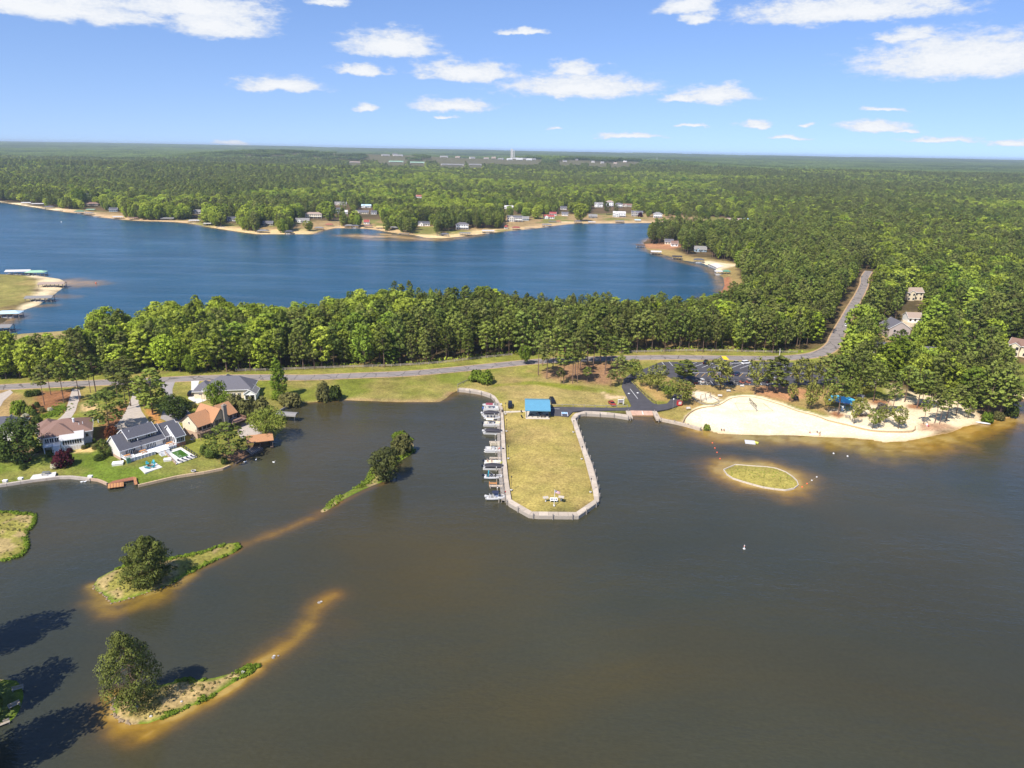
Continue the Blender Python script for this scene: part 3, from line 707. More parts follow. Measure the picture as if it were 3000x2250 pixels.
PINE=leaf_material('pine_needles',[(0.131,0.181,0.044),(0.185,0.237,0.052),(0.238,0.281,0.056),(0.210,0.225,0.064),(0.152,0.225,0.048)])
LEAF=leaf_material('spring_leaves',[(0.150,0.246,0.036),(0.255,0.351,0.048),(0.401,0.458,0.066),(0.330,0.411,0.044),(0.194,0.294,0.036)])
YLEAF=leaf_material('yellow_green_leaves',[(0.245,0.307,0.054),(0.335,0.371,0.073),(0.299,0.354,0.061)],regional=False,vary=0.25)
DLEAF=leaf_material('deep_green_leaves',[(0.092,0.131,0.033),(0.112,0.156,0.035),(0.131,0.175,0.037)],regional=False)
#(0.043, 0.102, 0.020), (0.065, 0.128, 0.023), (0.087, 0.152, 0.026)], regional=False)
OAK=leaf_material('young_oak_leaves',[(0.271,0.294,0.065),(0.337,0.337,0.078),(0.260,0.325,0.058)],regional=False,vary=0.25)
BRIGHT=leaf_material('fresh_green_leaves',[(0.180,0.258,0.030),(0.220,0.289,0.038)],regional=False,vary=0.25)
OLIVE=leaf_material('olive_leaves',[(0.175,0.175,0.060),(0.208,0.192,0.067)],regional=False,vary=0.25)
MAROON=leaf_material('maroon_leaves',[(0.085,0.018,0.026),(0.075,0.022,0.030)],regional=False,vary=0.25)
WHITEF=leaf_material('white_blossom',[(0.60,0.58,0.42),(0.66,0.62,0.46)],regional=False,vary=0.25)
BRONZE=leaf_material('bronze_leaves',[(0.14,0.055,0.03),(0.16,0.06,0.03)],regional=False,vary=0.25)
GREYT=leaf_material('grey_twigs',[(0.20,0.17,0.15),(0.23,0.20,0.17)],regional=False,vary=0.25)
ISLE=leaf_material('island_pine_needles',[(0.180,0.208,0.051),(0.202,0.227,0.057)],regional=False,vary=0.25)
FARP=leaf_material('far_canopy_leaves',[(0.099,0.142,0.048),(0.133,0.180,0.053),(0.210,0.285,0.064),(0.140,0.180,0.062)],far=True,vary=0.4)

def puffs(rng,cen,rad,n,leaf,up=0.35,inner=0.55):
    """leaf-sized faces spread through clumps; returns verts (4n,3) and one tint per face"""
    cen=np.asarray(cen,float);rad=np.asarray(rad,float);k=len(cen)
    d=rng.normal(size=(k,n,3));d[...,2]+=up;d/=np.linalg.norm(d,axis=2,keepdims=True)
    r=inner+(1-inner)*rng.random((k,n,1))**0.6
    p=(cen[:,None,:]+d*r*rad[:,None,:]).reshape(-1,3)
    nr=d.reshape(-1,3)+rng.normal(size=(k*n,3))*0.42;nr/=np.linalg.norm(nr,axis=1,keepdims=True)
    t=rng.normal(size=(k*n,3));t-=nr*(t*nr).sum(1,keepdims=True);t/=np.linalg.norm(t,axis=1,keepdims=True)
    b=np.cross(nr,t);s=leaf*(0.6+0.8*rng.random((k*n,1)))
    v=np.stack([p-t*s,p-b*s*0.62,p+t*s,p+b*s*0.62],1).reshape(-1,3)
    tint=np.repeat(rng.random(k),n)*0.65+rng.random(k*n)*0.35
    sn=d.reshape(-1,3)*0.9+nr*0.35+np.array((0,0,0.25));sn/=np.linalg.norm(sn,axis=1,keepdims=True)
    return v,np.concatenate([tint[:,None],sn],1)
def foliage_mesh(name,v,tint,material,wood=None,wood_mat=None):
    nq=len(v)//4
    wv,wf=(wood.v,wood.f)if wood else([],[])
    me=bpy.data.meshes.new(name)
    me.vertices.add(len(v)+len(wv))
    co=np.concatenate([v,np.array(wv).reshape(-1,3)])if wv else v
    me.vertices.foreach_set('co',co.astype(np.float32).ravel())
    li=list(range(4*nq));ls=list(range(0,4*nq,4));mi=[0]*nq
    for f in wf:
        ls.append(len(li));li+=[4*nq+i for i in f];mi.append(1)
    me.loops.add(len(li));me.loops.foreach_set('vertex_index',li)
    me.polygons.add(len(ls));me.polygons.foreach_set('loop_start',ls);me.polygons.foreach_set('material_index',mi)
    me.materials.append(material)
    if wood:me.materials.append(wood_mat)
    a=me.attributes.new('tint','FLOAT','FACE');a.data.foreach_set('value',np.concatenate([tint[:,0],np.full(len(wf),0.5)]).astype(np.float32))
    a=me.attributes.new('nrm','FLOAT_VECTOR','FACE');a.data.foreach_set('vector',np.concatenate([tint[:,1:],np.tile((0,0,1.0),(len(wf),1))]).astype(np.float32).ravel())
    me.update(calc_edges=True);return me

def pine_shape(seed,h=20.0,r=3.6,base=0.42,n=46,flat=0.55,dense=34,leaf=0.42,open_=0.0):
    rng=np.random.default_rng(seed);cen=[];rad=[];wood=MB()
    lean=rng.normal(size=2)*0.25
    ax=lambda t:np.array([lean[0]*t*t*2,lean[1]*t*t*2,h*t])
    tr=0.0105*h
    for i in range(4):wood.tube(ax(i/4),ax((i+1)/4*0.98),tr*(1-i/4*0.8),tr*(1-(i+1)/4*0.85),6,False)
    for i in range(n):
        t=base+(1-base)*(i+0.5)/n;u=(t-base)/(1-base)
        prof=(min(1,0.55+u*1.8))*(1-u**3.2)**0.55+0.08
        a=i*2.4+rng.random()*0.9;q=r*prof*(0.45+0.6*rng.random())
        c=ax(t)+np.array([math.cos(a)*q,math.sin(a)*q,-0.06*q+rng.normal()*0.3])
        if rng.random()<open_:continue
        cen.append(c);s=(0.21+0.17*rng.random())*r*(0.75+0.35*prof);rad.append((s,s,s*flat))
        if i%2==0:wood.tube(ax(max(t-0.03,base*0.9)),c,0.07,0.03,4,False)
    cen.append(ax(0.985));rad.append((r*.22,r*.22,r*.28))
    v,ti=puffs(rng,cen,rad,dense,leaf)
    return v,ti,wood
def broad_shape(seed,h=15.0,r=4.4,base=0.16,n=70,dense=34,leaf=0.42,top=0.5,gap=0.0,sq=1.0,cl=1.0):
    rng=np.random.default_rng(seed);cen=[];rad=[];wood=MB()
    zc=h*(base+(1-base)*top);hz=h*(1-base)*0.5
    wood.tube((0,0,0),(0,0,h*0.45),0.02*h,0.012*h,7,False);wood.tube((0,0,h*0.45),(0.2,0.1,h*0.8),0.012*h,0.004*h,5,False)
    lob=rng.normal(size=(6,3));lob/=np.linalg.norm(lob,axis=1,keepdims=True);la=0.16+0.3*rng.random(6)
    for i in range(n):
        z=1-2*(i+0.5)/n;a=i*2.399963+rng.random()*0.5;s=math.sqrt(max(1-z*z,0))
        d=np.array([math.cos(a)*s,math.sin(a)*s,z])
        k=1+sum(la[j]*max(0,d@lob[j])**3 for j in range(6))-0.24*rng.random()
        sh=1.0 if z>0 else(1-0.25*abs(z))*sq
        c=np.array([d[0]*r*0.80*k*sh,d[1]*r*0.80*k*sh,zc+d[2]*hz*0.84*k])
        if rng.random()<gap:continue
        q=(0.24+0.16*rng.random())*r*cl
        cen.append(c);rad.append((q,q,q*0.8))
        if i%6==0:wood.tube((0,0,h*(0.25+0.3*rng.random())),c*0.92,0.006*h,0.002*h,4,False)
    for i in range(n//5):
        c=np.array([*(rng.normal(size=2)*r*0.3),zc+rng.normal()*hz*0.35]);cen.append(c);rad.append((r*.3,r*.3,r*.25))
    v,ti=puffs(rng,cen,rad,dense,leaf)
    return v,ti,wood
def shrub_shape(seed,h=2.0,r=1.3,n=26,dense=40,leaf=0.16,tight=False):
    rng=np.random.default_rng(seed);cen=[];rad=[];wood=MB()
    for i in range(5):
        a=i*1.256;wood.tube((0,0,0),(math.cos(a)*r*0.5,math.sin(a)*r*0.5,h*0.6),0.03,0.012,4,False)
    for i in range(n):
        z=(i+0.5)/n;a=i*2.4;s=math.sqrt(1-(z*0.94)**2);j=0.0 if tight else 0.22
        k=1-j*rng.random()
        cen.append((math.cos(a)*s*r*0.78*k,math.sin(a)*s*r*0.78*k,h*(0.14+0.68*z)*k));q=(0.30+0.1*rng.random())*r
        rad.append((q,q,min(q,h*0.3)))
    v,ti=puffs(rng,cen,rad,dense,leaf,inner=0.75 if tight else 0.5)
    return v,ti,wood

SHAPES={} # kind -> list of (crown mesh, trunk mesh, height, radius)
def mk(kind,shape,material,wood_mat,h,r):
    v,ti,wood=shape;rr_=np.sort(np.hypot(v[:,0],v[:,1]));r=float(rr_[int(len(rr_)*.97)]);h=float(np.sort(v[:,2])[int(len(v)*.995)])
    SHAPES.setdefault(kind,[]).append((foliage_mesh(kind+'_crown',v,ti,material),wood.mesh(kind+'_trunk',wood_mat),h,r))
    return v,ti,wood,h,r
PROTO={}
def proto(kind,shape,material,wood_mat,h,r):
    v,ti,wood,h,r=mk(kind,shape,material,wood_mat,h,r)
    o=bpy.data.objects.new(kind+'_seedling',foliage_mesh(kind+'_whole',v,ti,material,wood,wood_mat));PROTO.setdefault(kind,[]).append((o,h,r))
for i,(r_,b_,n_,f_)in enumerate(((4.5,.24,50,.6),(3.6,.30,50,.65),(4.8,.40,46,.5),(3.3,.22,54,.7),(4.2,.46,40,.5),(5.0,.26,48,.55),(3.8,.36,44,.6),(3.0,.28,46,.75),(4.6,.50,36,.5))):
    proto('pine',pine_shape(100+i,20,r_,b_,n_,f_,34,.42,.14 if i%3==2 else .04),PINE,M('pine_bark'),20,4.7)
for i,(h_,r_,b_,n_,t_,g_)in enumerate(((15,4.2,.08,110,.5,.08),(15,4.8,.12,110,.5,.12),(18,3.4,.06,120,.46,.08),(15,4.5,.16,100,.52,.2),(17,3.0,.05,110,.44,.06),(14,5.2,.14,110,.55,.14),(16,4.0,.2,90,.5,.3),(13,4.4,.08,100,.48,.05),(19,4.2,.1,130,.5,.16))):
    proto('broadleaf',broad_shape(200+i,h_,r_,b_,n_,30,.36,t_,g_,1.0,.72),LEAF,M('bark'),15,4.6)
for i in range(3):mk('tallpine',pine_shape(300+i,20,3.3,0.52,40,0.5,34,0.36,0.12),PINE,M('pine_bark'),20,3.4)
for i in range(3):mk('oak',broad_shape(310+i,10,3.4,0.24,64,24,0.28,0.5,0.36,1.0,0.8),OAK,M('bark'),10,3.6)
for i in range(2):mk('deep',broad_shape(320+i,12,5.2,0.16,90,44,0.32,0.5,0.05),DLEAF,M('bark'),12,5.6)
for i in range(2):mk('young',broad_shape(330+i,9,4.0,0.2,70,40,0.28,0.5,0.12),BRIGHT,M('bark'),9,4.3)
for i in range(2):mk('bare',broad_shape(345+i,12,4.0,0.3,60,16,0.2,0.5,0.45,1.0,0.8),GREYT,mat('grey_bark',(.3,.26,.22)),12,4)
mk('spit',broad_shape(351,10,4.6,0.1,90,50,0.26,0.5,0.1,1.0,0.85),leaf_material('grey_green_leaves',[(0.115,0.130,0.045),(0.125,0.135,0.045)],regional=False,vary=0.2),M('bark'),10,5)
mk('column',broad_shape(335,16,3.0,0.05,110,40,0.30,0.46,0.05,1.5),BRIGHT,M('bark'),16,3.1)
mk('willow',broad_shape(337,10,6.2,0.18,110,44,0.28,0.52,0.12),YLEAF,M('bark'),10,6.6)
mk('island_pine',pine_shape(341,13.5,5.6,0.08,95,0.7,130,0.20,0.18),ISLE,M('pine_bark'),13.5,5.6)
mk('bushy_pine',pine_shape(344,8,4.6,0.08,110,0.5,110,0.19,0.0),ISLE,M('pine_bark'),8,5.0)
mk('spruce_shrub',pine_shape(346,6,2.8,0.06,60,0.5,50,0.2),PINE,M('pine_bark'),6,3.0)
for nm,mt in(('green_shrub',DLEAF),('yellow_shrub',YLEAF),('olive_shrub',OLIVE),('maroon_shrub',MAROON),('white_shrub',WHITEF),('bronze_shrub',BRONZE),('bright_shrub',BRIGHT),('twig_shrub',GREYT)):
    for i in range(2):mk(nm,shrub_shape(400+i,2.0,1.3),mt,M('bark'),2.0,1.35)
mk('round_shrub',shrub_shape(420,1.6,1.0,30,50,0.10,True),DLEAF,M('bark'),1.6,1.05)
mk('round_yellow_shrub',shrub_shape(421,1.6,1.0,30,50,0.10,True),OLIVE,M('bark'),1.6,1.05)

rt_=random.Random(5)
TREES_AT=[]
def plant(kind,name,cat,x,y,z,h,w,label,group=None,var=None,rz=None):
    s=SHAPES[kind];c,t,ph,pr=s[var%len(s)]if var is not None else s[rt_.randrange(len(s))]
    o=thing(name,label,cat,(x,y,z),rt_.uniform(0,6.28)if rz is None else rz,group)
    o.scale=(w/(2*pr),w/(2*pr),h/ph)
    link('trunk' if cat=='tree' else 'stem',t,o);link('crown' if cat=='tree' else 'foliage',c,o)
    return o
def tree_px(kind,name,cat,bx,by,top,w,label,group=None,var=None,z=None):
    b=G(bx,by,0.0);g=gz(b.x,b.y)if z is None else z
    b=G(bx,by,max(g,0.0)*0.9);b.z=max(g,0.02)-0.05
    TREES_AT.append((b.x,b.y))
    return plant(kind,name,cat,b.x,b.y,b.z,vsize(b,top),msize(b,w),label,group,var)

# ------------------------------------------------------------------ where the woods stand
ROAD=[(-300,1150),(0,1135),(116,1129),(300,1121),(455,1114),(617,1107),(795,1105.5),(900,1106),(1050,1100),(1200,1094),(1367,1079.5),(1566,1059.5),(1700,1053),(1801,1049.5),(1950,1047),(2116,1048.5),(2275,1049.5),
        (2340,1046),(2390,1039),(2425,1025),(2445,1006),(2452,987),(2470,949),(2492,908),(2516,867),(2532,832),(2533,814)]
wROAD=W(ROAD,0.9);wROAD=np.vstack([wROAD,wROAD[-1]+(wROAD[-1]-wROAD[-2])*0.9+np.array([8,10])])
OPEN=[ # photo outlines where nothing of the woods grows
 [(-300,1500),(-300,1140),(0,1120),(200,1112),(455,1092),(690,1092),(943,1084),(1200,1076),(1403,1056),(1515,1046),(1815,1038),(2003,1033),(2263,1037),(2340,1034),(2410,1015),(2440,985),(2480,985),(2490,1020),(2480,1090),(2500,1140),(2560,1150),(2620,1130),(2700,1165),(2830,1185),(2880,1240),(2600,1330),(1900,1300),(1400,1600),(400,1440)],
 [(2550,965),(2600,945),(2660,975),(2650,1006),(2560,1012)],[(2640,930),(2700,925),(2695,968),(2640,970)],
 [(2940,1062),(3000,1050),(3120,1090),(3100,1185),(2950,1168),(2935,1120)],
 [(1884,735),(1884,716),(1960,720),(2010,745),(2110,762),(2160,775),(2165,800),(2185,860),(2190,905),(2120,905)],
 [(100,1020),(122,968),(240,960),(260,1000),(270,1050),(200,1065),(190,1020)],
 [(-600,990),(-600,790),(0,796),(200,815),(200,850),(60,925),(0,960)],
]
wOPEN=[W(p,0.9)for p in OPEN]
CLEAR=[] # (x, y, radius, reach towards the camera): round buildings and the views to them
def clear(x,y,r,reach=0.0):CLEAR.append((x,y,r,reach))
def woods_ok(x,y,sd,m_open=2.0,use_clear=True):
    ok=sd>np.where(y>950,11.0,np.where(y>600,5.0,3.0))
    d=line_d(x,y,wROAD);rx=np.interp(y,wROAD[-12:,1],wROAD[-12:,0]);ok&=d>np.where((y>335)&(x>rx),10.5,8.0)
    for p in wOPEN:
        m=sub(x,y,p,8)
        if m.any():
            k=np.zeros(len(x),bool);k[m]=poly_sd(x[m],y[m],p)>-1.0;ok&=~k
    if use_clear:
        for(cx,cy,r,reach)in CLEAR:
            L=math.hypot(cx,cy);ux,uy=-cx/L,-cy/L
            dx,dy=x-cx,y-cy;a=dx*ux+dy*uy;b=np.abs(dx*uy-dy*ux)
            ok&=~((b<r)&(a>-r)&(a<r+reach))
    return ok
def jitter(y0,y1,sp,umax,seed):
    rng=np.random.default_rng(seed);xs=[];ys=[]
    y=y0
    while y<y1:
        w=umax*(y+60);n=int(2*w/sp);x=(np.arange(n)+0.5)*sp-w
        xs.append(x+rng.uniform(-.42,.42,n)*sp);ys.append(y+rng.uniform(-.42,.42,n)*sp);y+=sp
    return np.concatenate(xs),np.concatenate(ys)
# ------------------------------------------------------------------ roads, lots, walls along the water
def struct(o,label=None):return tag(o,label,None,None,'structure')
def sheet(name,px,z,m,thick=0.35,world=False):
    poly=[tuple(p)for p in px]if world else[tuple(G(x,y,z)[:2])for x,y in px]
    return struct(MB().prism(poly,z-thick,z).build(name,m))
def ribbon(line,half,z0,z1,mb=None):
    mb=mb or MB();n=len(line);L_=[];R_=[]
    for i in range(n):
        a=np.array(line[max(i-1,0)]);b=np.array(line[min(i+1,n-1)]);d=(b-a)/np.linalg.norm(b-a);nn=np.array([-d[1],d[0]])
        h=half[i]if hasattr(half,'__len__')else half
        L_.append(np.array(line[i])+nn*h);R_.append(np.array(line[i])-nn*h)
    vs=[]
    for i in range(n):vs+=[(*L_[i],z1),(*R_[i],z1),(*L_[i],z0),(*R_[i],z0)]
    fs=[]
    for i in range(n-1):
        a=4*i;b=4*(i+1)
        fs+=[(a,a+1,b+1,b),(a,b,b+2,a+2),(a+1,a+3,b+3,b+1)]
    return mb.add(vs,fs)
def smooth(line,k=3):
    pts=np.array(line,float);out=[]
    for i in range(len(pts)-1):
        p0,p1,p2,p3=pts[max(i-1,0)],pts[i],pts[i+1],pts[min(i+2,len(pts)-1)]
        for j in range(k):
            t=j/k;out.append(0.5*((2*p1)+(p2-p0)*t+(2*p0-5*p1+4*p2-p3)*t*t+(3*p1-p0-3*p2+p3)*t**3))
    out.append(pts[-1]);return np.array(out)
def road_mat(name,col,tar):
    m=mat(name,col,0.92,0.14,0.25);nt=m.node_tree;N,L=nt.nodes,nt.links;b=N['Principled BSDF']
    src=b.inputs['Base Color'].links[0].from_socket
    tc=N.new('ShaderNodeTexCoord');v=N.new('ShaderNodeTexVoronoi');v.feature='DISTANCE_TO_EDGE';v.inputs['Scale'].default_value=0.13;v.inputs['Randomness'].default_value=1.0
    ns=N.new('ShaderNodeTexNoise');ns.inputs['Scale'].default_value=0.4;L.new(tc.outputs['Object'],ns.inputs['Vector'])
    ad=N.new('ShaderNodeVectorMath');ad.operation='MULTIPLY_ADD';L.new(ns.outputs['Color'],ad.inputs[0]);ad.inputs[1].default_value=(2,2,0);L.new(tc.outputs['Object'],ad.inputs[2]);L.new(ad.outputs[0],v.inputs['Vector'])
    r=N.new('ShaderNodeMapRange');L.new(v.outputs['Distance'],r.inputs[0]);r.inputs['From Min'].default_value=0.012;r.inputs['From Max'].default_value=0.03;r.inputs['To Min'].default_value=tar;r.inputs['To Max'].default_value=1
    mu=N.new('ShaderNodeVectorMath');mu.operation='SCALE';L.new(src,mu.inputs[0]);L.new(r.outputs[0],mu.inputs['Scale']);L.new(mu.outputs[0],b.inputs['Base Color']);return m
rm=road_mat('cracked_road',(0.235,0.205,0.19),0.45)
sm_road=smooth(wROAD,3)
RW=np.clip(3.6-(sm_road[:,1]-345)/90,2.7,3.6)
road=struct(ribbon(sm_road,RW,0.5,0.955).build('road',rm),'pale cracked two lane road curving behind the park')
sh=struct(ribbon(sm_road,RW+0.8,0.4,0.925).build('road_shoulder',mat('shoulder_dirt',(0.42,0.28,0.15),0.95,0.25,0.4)))
sheet('speed_table',[(2113,1043.5),(2126,1043.2),(2136,1053.5),(2121,1053.8)],0.99,M('bump_yellow'))
# driveways
sheet('driveway',[(455,1112),(520,1110),(512,1120),(505,1140),(506,1160),(540,1185),(560,1215),(545,1236),(500,1240),(470,1225),(478,1200),(495,1170),(478,1145)],0.94,M('gravel'))
sheet('driveway',[(232,1140),(238,1160),(228,1180),(222,1202),(210,1222),(198,1238),(155,1238),(175,1225),(190,1210),(198,1185),(205,1160),(212,1140)],0.945,M('concrete'))
sheet('driveway',[(-20,1195),(-20,1160),(30,1142),(38,1150),(10,1175),(2,1190)],0.95,M('concrete'))
sheet('driveway',[(405,1178),(415,1205),(440,1240),(452,1258),(440,1266),(345,1262),(330,1272),(318,1262),(345,1240),(368,1205),(385,1165),(400,1130),(415,1130)],0.94,M('concrete'))
sheet('driveway',[(560,1115),(585,1113),(576,1140),(572,1162),(606,1172),(578,1182),(551,1168),(560,1140)],0.95,M('white_concrete'))
sheet('patio',[(705,1247),(742,1234),(790,1258),(775,1270),(748,1290),(705,1282),(695,1262)],0.95,M('concrete'))
# the parking lot with its painted bays
lot=sheet('parking_lot',[(1921,1066),(1936,1061),(1965,1060),(2280,1061),(2400,1064),(2455,1108),(2462,1122),(2440,1126),(2212,1129),(2030,1127),(1985,1118),(1962,1100)],0.94,M('asphalt'))
tag(lot,'dark asphalt parking lot with painted bays beside the road')
sheet('entry_road',[(1845,1097),(1920,1067),(1962,1099),(1975,1112),(1950,1100),(1905,1096),(1850,1112),(1848,1117),(1862,1130),(1876,1146),(1898,1168),(1913,1181),(1928,1185),(1954,1182),(1963,1172),(1972,1158),(1984,1145),
    (1998,1158),(1997,1178),(1985,1189),(1958,1198),(1925,1203),(1846,1202),(1800,1201.5),(1702,1203),(1678,1206),(1664,1220),(1614,1217.5),(1610,1191),(1700,1193),(1800,1194.5),(1846,1193),(1850,1188),(1836,1160),(1821,1133),(1828,1110)],0.935,M('asphalt'))
Z4=lambda x,y:(1800+x*.226,1000+y*.226)
def bay_line(p,q,m,w=0.14,par=lot,z=0.944):
    a,b=G(*Z4(*p),z),G(*Z4(*q),z);o=MB().obox(a,b,w,z-0.02,z+0.004).build('bay_line',m,par);return o
for p,q in[((615,268),(668,330)),((708,262),(755,315)),((1070,272),(935,318)),((1150,288),(1045,325)),((1280,285),(1135,338)),((1405,290),(1280,345)),((1530,295),(1390,345)),((1655,292),(1505,348)),((1790,293),(1628,350)),((1900,300),(1750,355)),((2020,300),(1880,355)),((2140,302),(2000,356)),((2260,304),(2120,358)),((2380,306),(2240,360))]:
    bay_line(p,q,M('line_white'),0.18)
bay_line((1005,405),(2500,416),M('line_white'),0.2)
for i in range(17):
    x=1095+i*82;bay_line((x,411),(x-50,455),M('line_yellow'),0.17)
for i in range(16):
    x=1010+i*78;bay_line((x,510),(x+45,566),M('line_white'),0.14)
er=[o for o in C.objects if o.name.startswith('entry_road')][0]
bay_line((203,616),(303,744),M('line_white'),0.16,er)
for(x,y)in[(188,676),(302,668)]:
    a=G(*Z4(x,y),0.94);MB().prism([(a.x-.25,a.y-.5),(a.x+.25,a.y-.5),(a.x+.25,a.y+.1),(a.x+.6,a.y+.1),(a.x,a.y+.8),(a.x-.6,a.y+.1),(a.x-.25,a.y+.1)],0.925,0.945).build('lane_arrow',M('line_white'),er)
Z3=lambda x,y:(1300+x*.2772,1080+y*.2772)
for p,q in[((1130,422),(1225,425)),((1245,458),(1250,498)),((1306,462),(1312,502))]:
    a,b=G(*Z3(*p),0.94),G(*Z3(*q),0.94);MB().obox(a,b,0.16,0.92,0.945).build('bay_line',M('line_white'),er)
a=G(*Z3(1278,468),0.94);MB().lathe([(0.0,0),(0.62,0)],8,(a.x,a.y,0.941)).prism([(a.x-1.1,a.y-.9),(a.x+1.1,a.y-.9),(a.x+1.1,a.y+.9),(a.x-1.1,a.y+.9)],0.92,0.943).build('disabled_bay_sign',mat('bay_blue',(0.25,0.45,0.75),0.7,.1),er)
pm=MB() # painted wheelchair figure
pm.tube((a.x-.15,a.y+.55,.947),(a.x-.15,a.y+.56,.947),.16);pm.obox((a.x-.15,a.y+.4),(a.x-.05,a.y-.05),.14,.93,.950);pm.obox((a.x-.05,a.y-.02),(a.x+.35,a.y-.05),.12,.93,.951);pm.obox((a.x+.33,a.y-.05),(a.x+.5,a.y-.45),.12,.93,.952)
for k in range(9):
    t0,t1=2.2+k*.42,2.2+(k+1)*.42;pm.obox((a.x+.4*math.cos(t0),a.y-.25+.4*math.sin(t0)),(a.x+.4*math.cos(t1),a.y-.25+.4*math.sin(t1)),.1,.93,.949)
pm.build('wheelchair_symbol',M('line_white'),er)
# boat ramp
ramp=MB();q=[G(x,y,z)for x,y,z in((1853,1219,-0.15),(1921,1219,-0.15),(1911,1203.5,0.93),(1846,1202.5,0.93))]
ramp.slab(q,0.3);struct(ramp.build('boat_ramp',M('red_concrete')),'sandy reddish boat ramp running into the water')
bay_a,bay_b=G(1881,1204,.93),G(1884.5,1215,0.1)
ln=MB();ln.slab([(bay_a.x-.1,bay_a.y,.95),(bay_b.x-.1,bay_b.y,.17),(bay_b.x+.1,bay_b.y,.17),(bay_a.x+.1,bay_a.y,.95)],0.05);struct(ln.build('ramp_line',M('line_white')))

# --- the promenade: deck panels, a rim beam and mooring piles on the water side
OUT=[(1342,1141),(1366,1143),(1383,1146),(1402.5,1148),(1416.5,1152),(1430,1157),(1441.5,1160.5),(1449.7,1171.5),(1458,1182.5),(1466,1196.5),(1467.7,1219),(1468.5,1274),(1470.5,1329.5),(1474.6,1385),(1477.5,1412.5),(1483,1454),(1484.3,1469.5),(1555,1509.7),(1693.6,1511),(1753.2,1468),(1751.8,1435),(1743.5,1396),(1732.4,1357),(1718.6,1324),(1704.7,1282.4),(1688,1235),(1684,1225.5),(1702,1210.3),(1724,1211.7),(1796.2,1215.8),(1840.5,1222.8)]
INN=[(1341.6,1135.4),(1383.2,1138.2),(1413.6,1145.1),(1444.1,1154.8),(1455.2,1165.9),(1473.2,1195),(1474.6,1210.3),(1478.8,1274),(1483,1343.3),(1488.5,1398.8),(1498.2,1463.9),(1559.2,1498.6),(1688,1500),(1740.7,1463.9),(1736.6,1434.8),(1713,1346),(1696.4,1296),(1679.8,1246.3),(1671.4,1224),(1693.6,1203.4),(1743.5,1204.7),(1793.4,1208.9),(1836.4,1214.4)]
ZD=1.02
wO=np.array([G(x,y,ZD)[:2]for x,y in OUT]);wI=np.array([G(x,y,ZD)[:2]for x,y in INN])
def resample(line,step):
    d=np.r_[0,np.cumsum(np.linalg.norm(np.diff(line,axis=0),axis=1))];n=max(int(d[-1]/step),1);s=np.linspace(0,d[-1],n+1)
    return np.stack([np.interp(s,d,line[:,0]),np.interp(s,d,line[:,1])],1)
prom=thing('waterfront_promenade','pale plank promenade with piles running round the grassy pier','promenade',(wO[17][0],wO[17][1],0))
def pl(o):o.location=Vector(o.location)-prom.location;return o
cuts=resample(wO,2.7)
def nearest_on(line,p):
    best=None
    for i in range(len(line)-1):
        a,b=line[i],line[i+1];e=b-a;t=np.clip(np.dot(p-a,e)/np.dot(e,e),0,1);q=a+e*t;d=np.linalg.norm(q-p)
        if best is None or d<best[0]:best=(d,q)
    return best[1]
inner=[nearest_on(wI,p)for p in cuts]
pvar=[mat('deck_panel_%d'%i,c,0.85,0.12,1.2)for i,c in enumerate([(0.47,0.39,0.30),(0.42,0.35,0.27),(0.51,0.43,0.335)])]
rp=random.Random(3)
for i in range(len(cuts)-1):
    a,b,c,d=cuts[i],cuts[i+1],inner[i+1],inner[i]
    if np.linalg.norm(c-d)<0.15:c=d+(b-a)*0.2
    s=0.012;p=[a*(1-s)+b*s,b*(1-s)+a*s,c*(1-s)+d*s,d*(1-s)+c*s]
    pl(MB().prism(p,ZD-0.16+rp.uniform(0,.012),ZD+rp.uniform(0,.02)).build('deck_panel',rp.choice(pvar),prom))
rim=MB();off=[]
for i in range(len(cuts)):
    v=cuts[i]-inner[i];off.append(cuts[i]+v/(np.linalg.norm(v)+1e-6)*0.12)
ribbon(np.array(off),0.11,-0.6,ZD-0.02,rim);pl(rim.build('rim_beam',M('weathered_wood'),prom))
pile=MB().tube((0,0,-1.2),(0,0,1.75),0.16,0.15,8).tube((0,0,1.75),(0,0,1.82),0.17,0.10,8).mesh('pile',M('grey_wood'))
pp_=resample(np.array(off),5.3);leftside=(wO[10][1]>pp_[:,1])&(wO[16][1]<pp_[:,1])&(pp_[:,0]<10)
for i,q in enumerate(pp_):
    v=q-nearest_on(wI,q);v=v/(np.linalg.norm(v)+1e-6)
    o=link('pile',pile,prom,(q[0]+v[0]*.32-prom.location.x,q[1]+v[1]*.32-prom.location.y,0))
# lower catwalk with a wire fence on the boat side
cat=[np.array(off)[i]for i in range(len(off))if wO[16][1]+1<off[i][1]<wO[9][1]and off[i][0]<10]
cat=[p+np.array([-0.75,0.0])for p in cat]
cw=thing('boat_catwalk','narrow brown catwalk with posts between the boats and the promenade','catwalk',(cat[0][0],cat[0][1],0))
o=ribbon(np.array(cat),0.55,0.45,0.6).build('walkway',M('grey_wood'),cw);o.location=-cw.location
rail=MB();
for k in(1.1,1.5):ribbon(np.array(cat)+np.array([.45,0]),0.03,k,k+.06,rail)
o=rail.build('rail',M('dark_wood'),cw);o.location=-cw.location
pst=MB().box(-.06,.06,-.06,.06,-1.0,1.65).mesh('post',M('weathered_wood'))
for q in resample(np.array(cat),2.4):
    link('post',pst,cw,(q[0]+.45-cw.location.x,q[1]-cw.location.y,0));link('post',pst,cw,(q[0]-.5-cw.location.x,q[1]-cw.location.y,-.35))
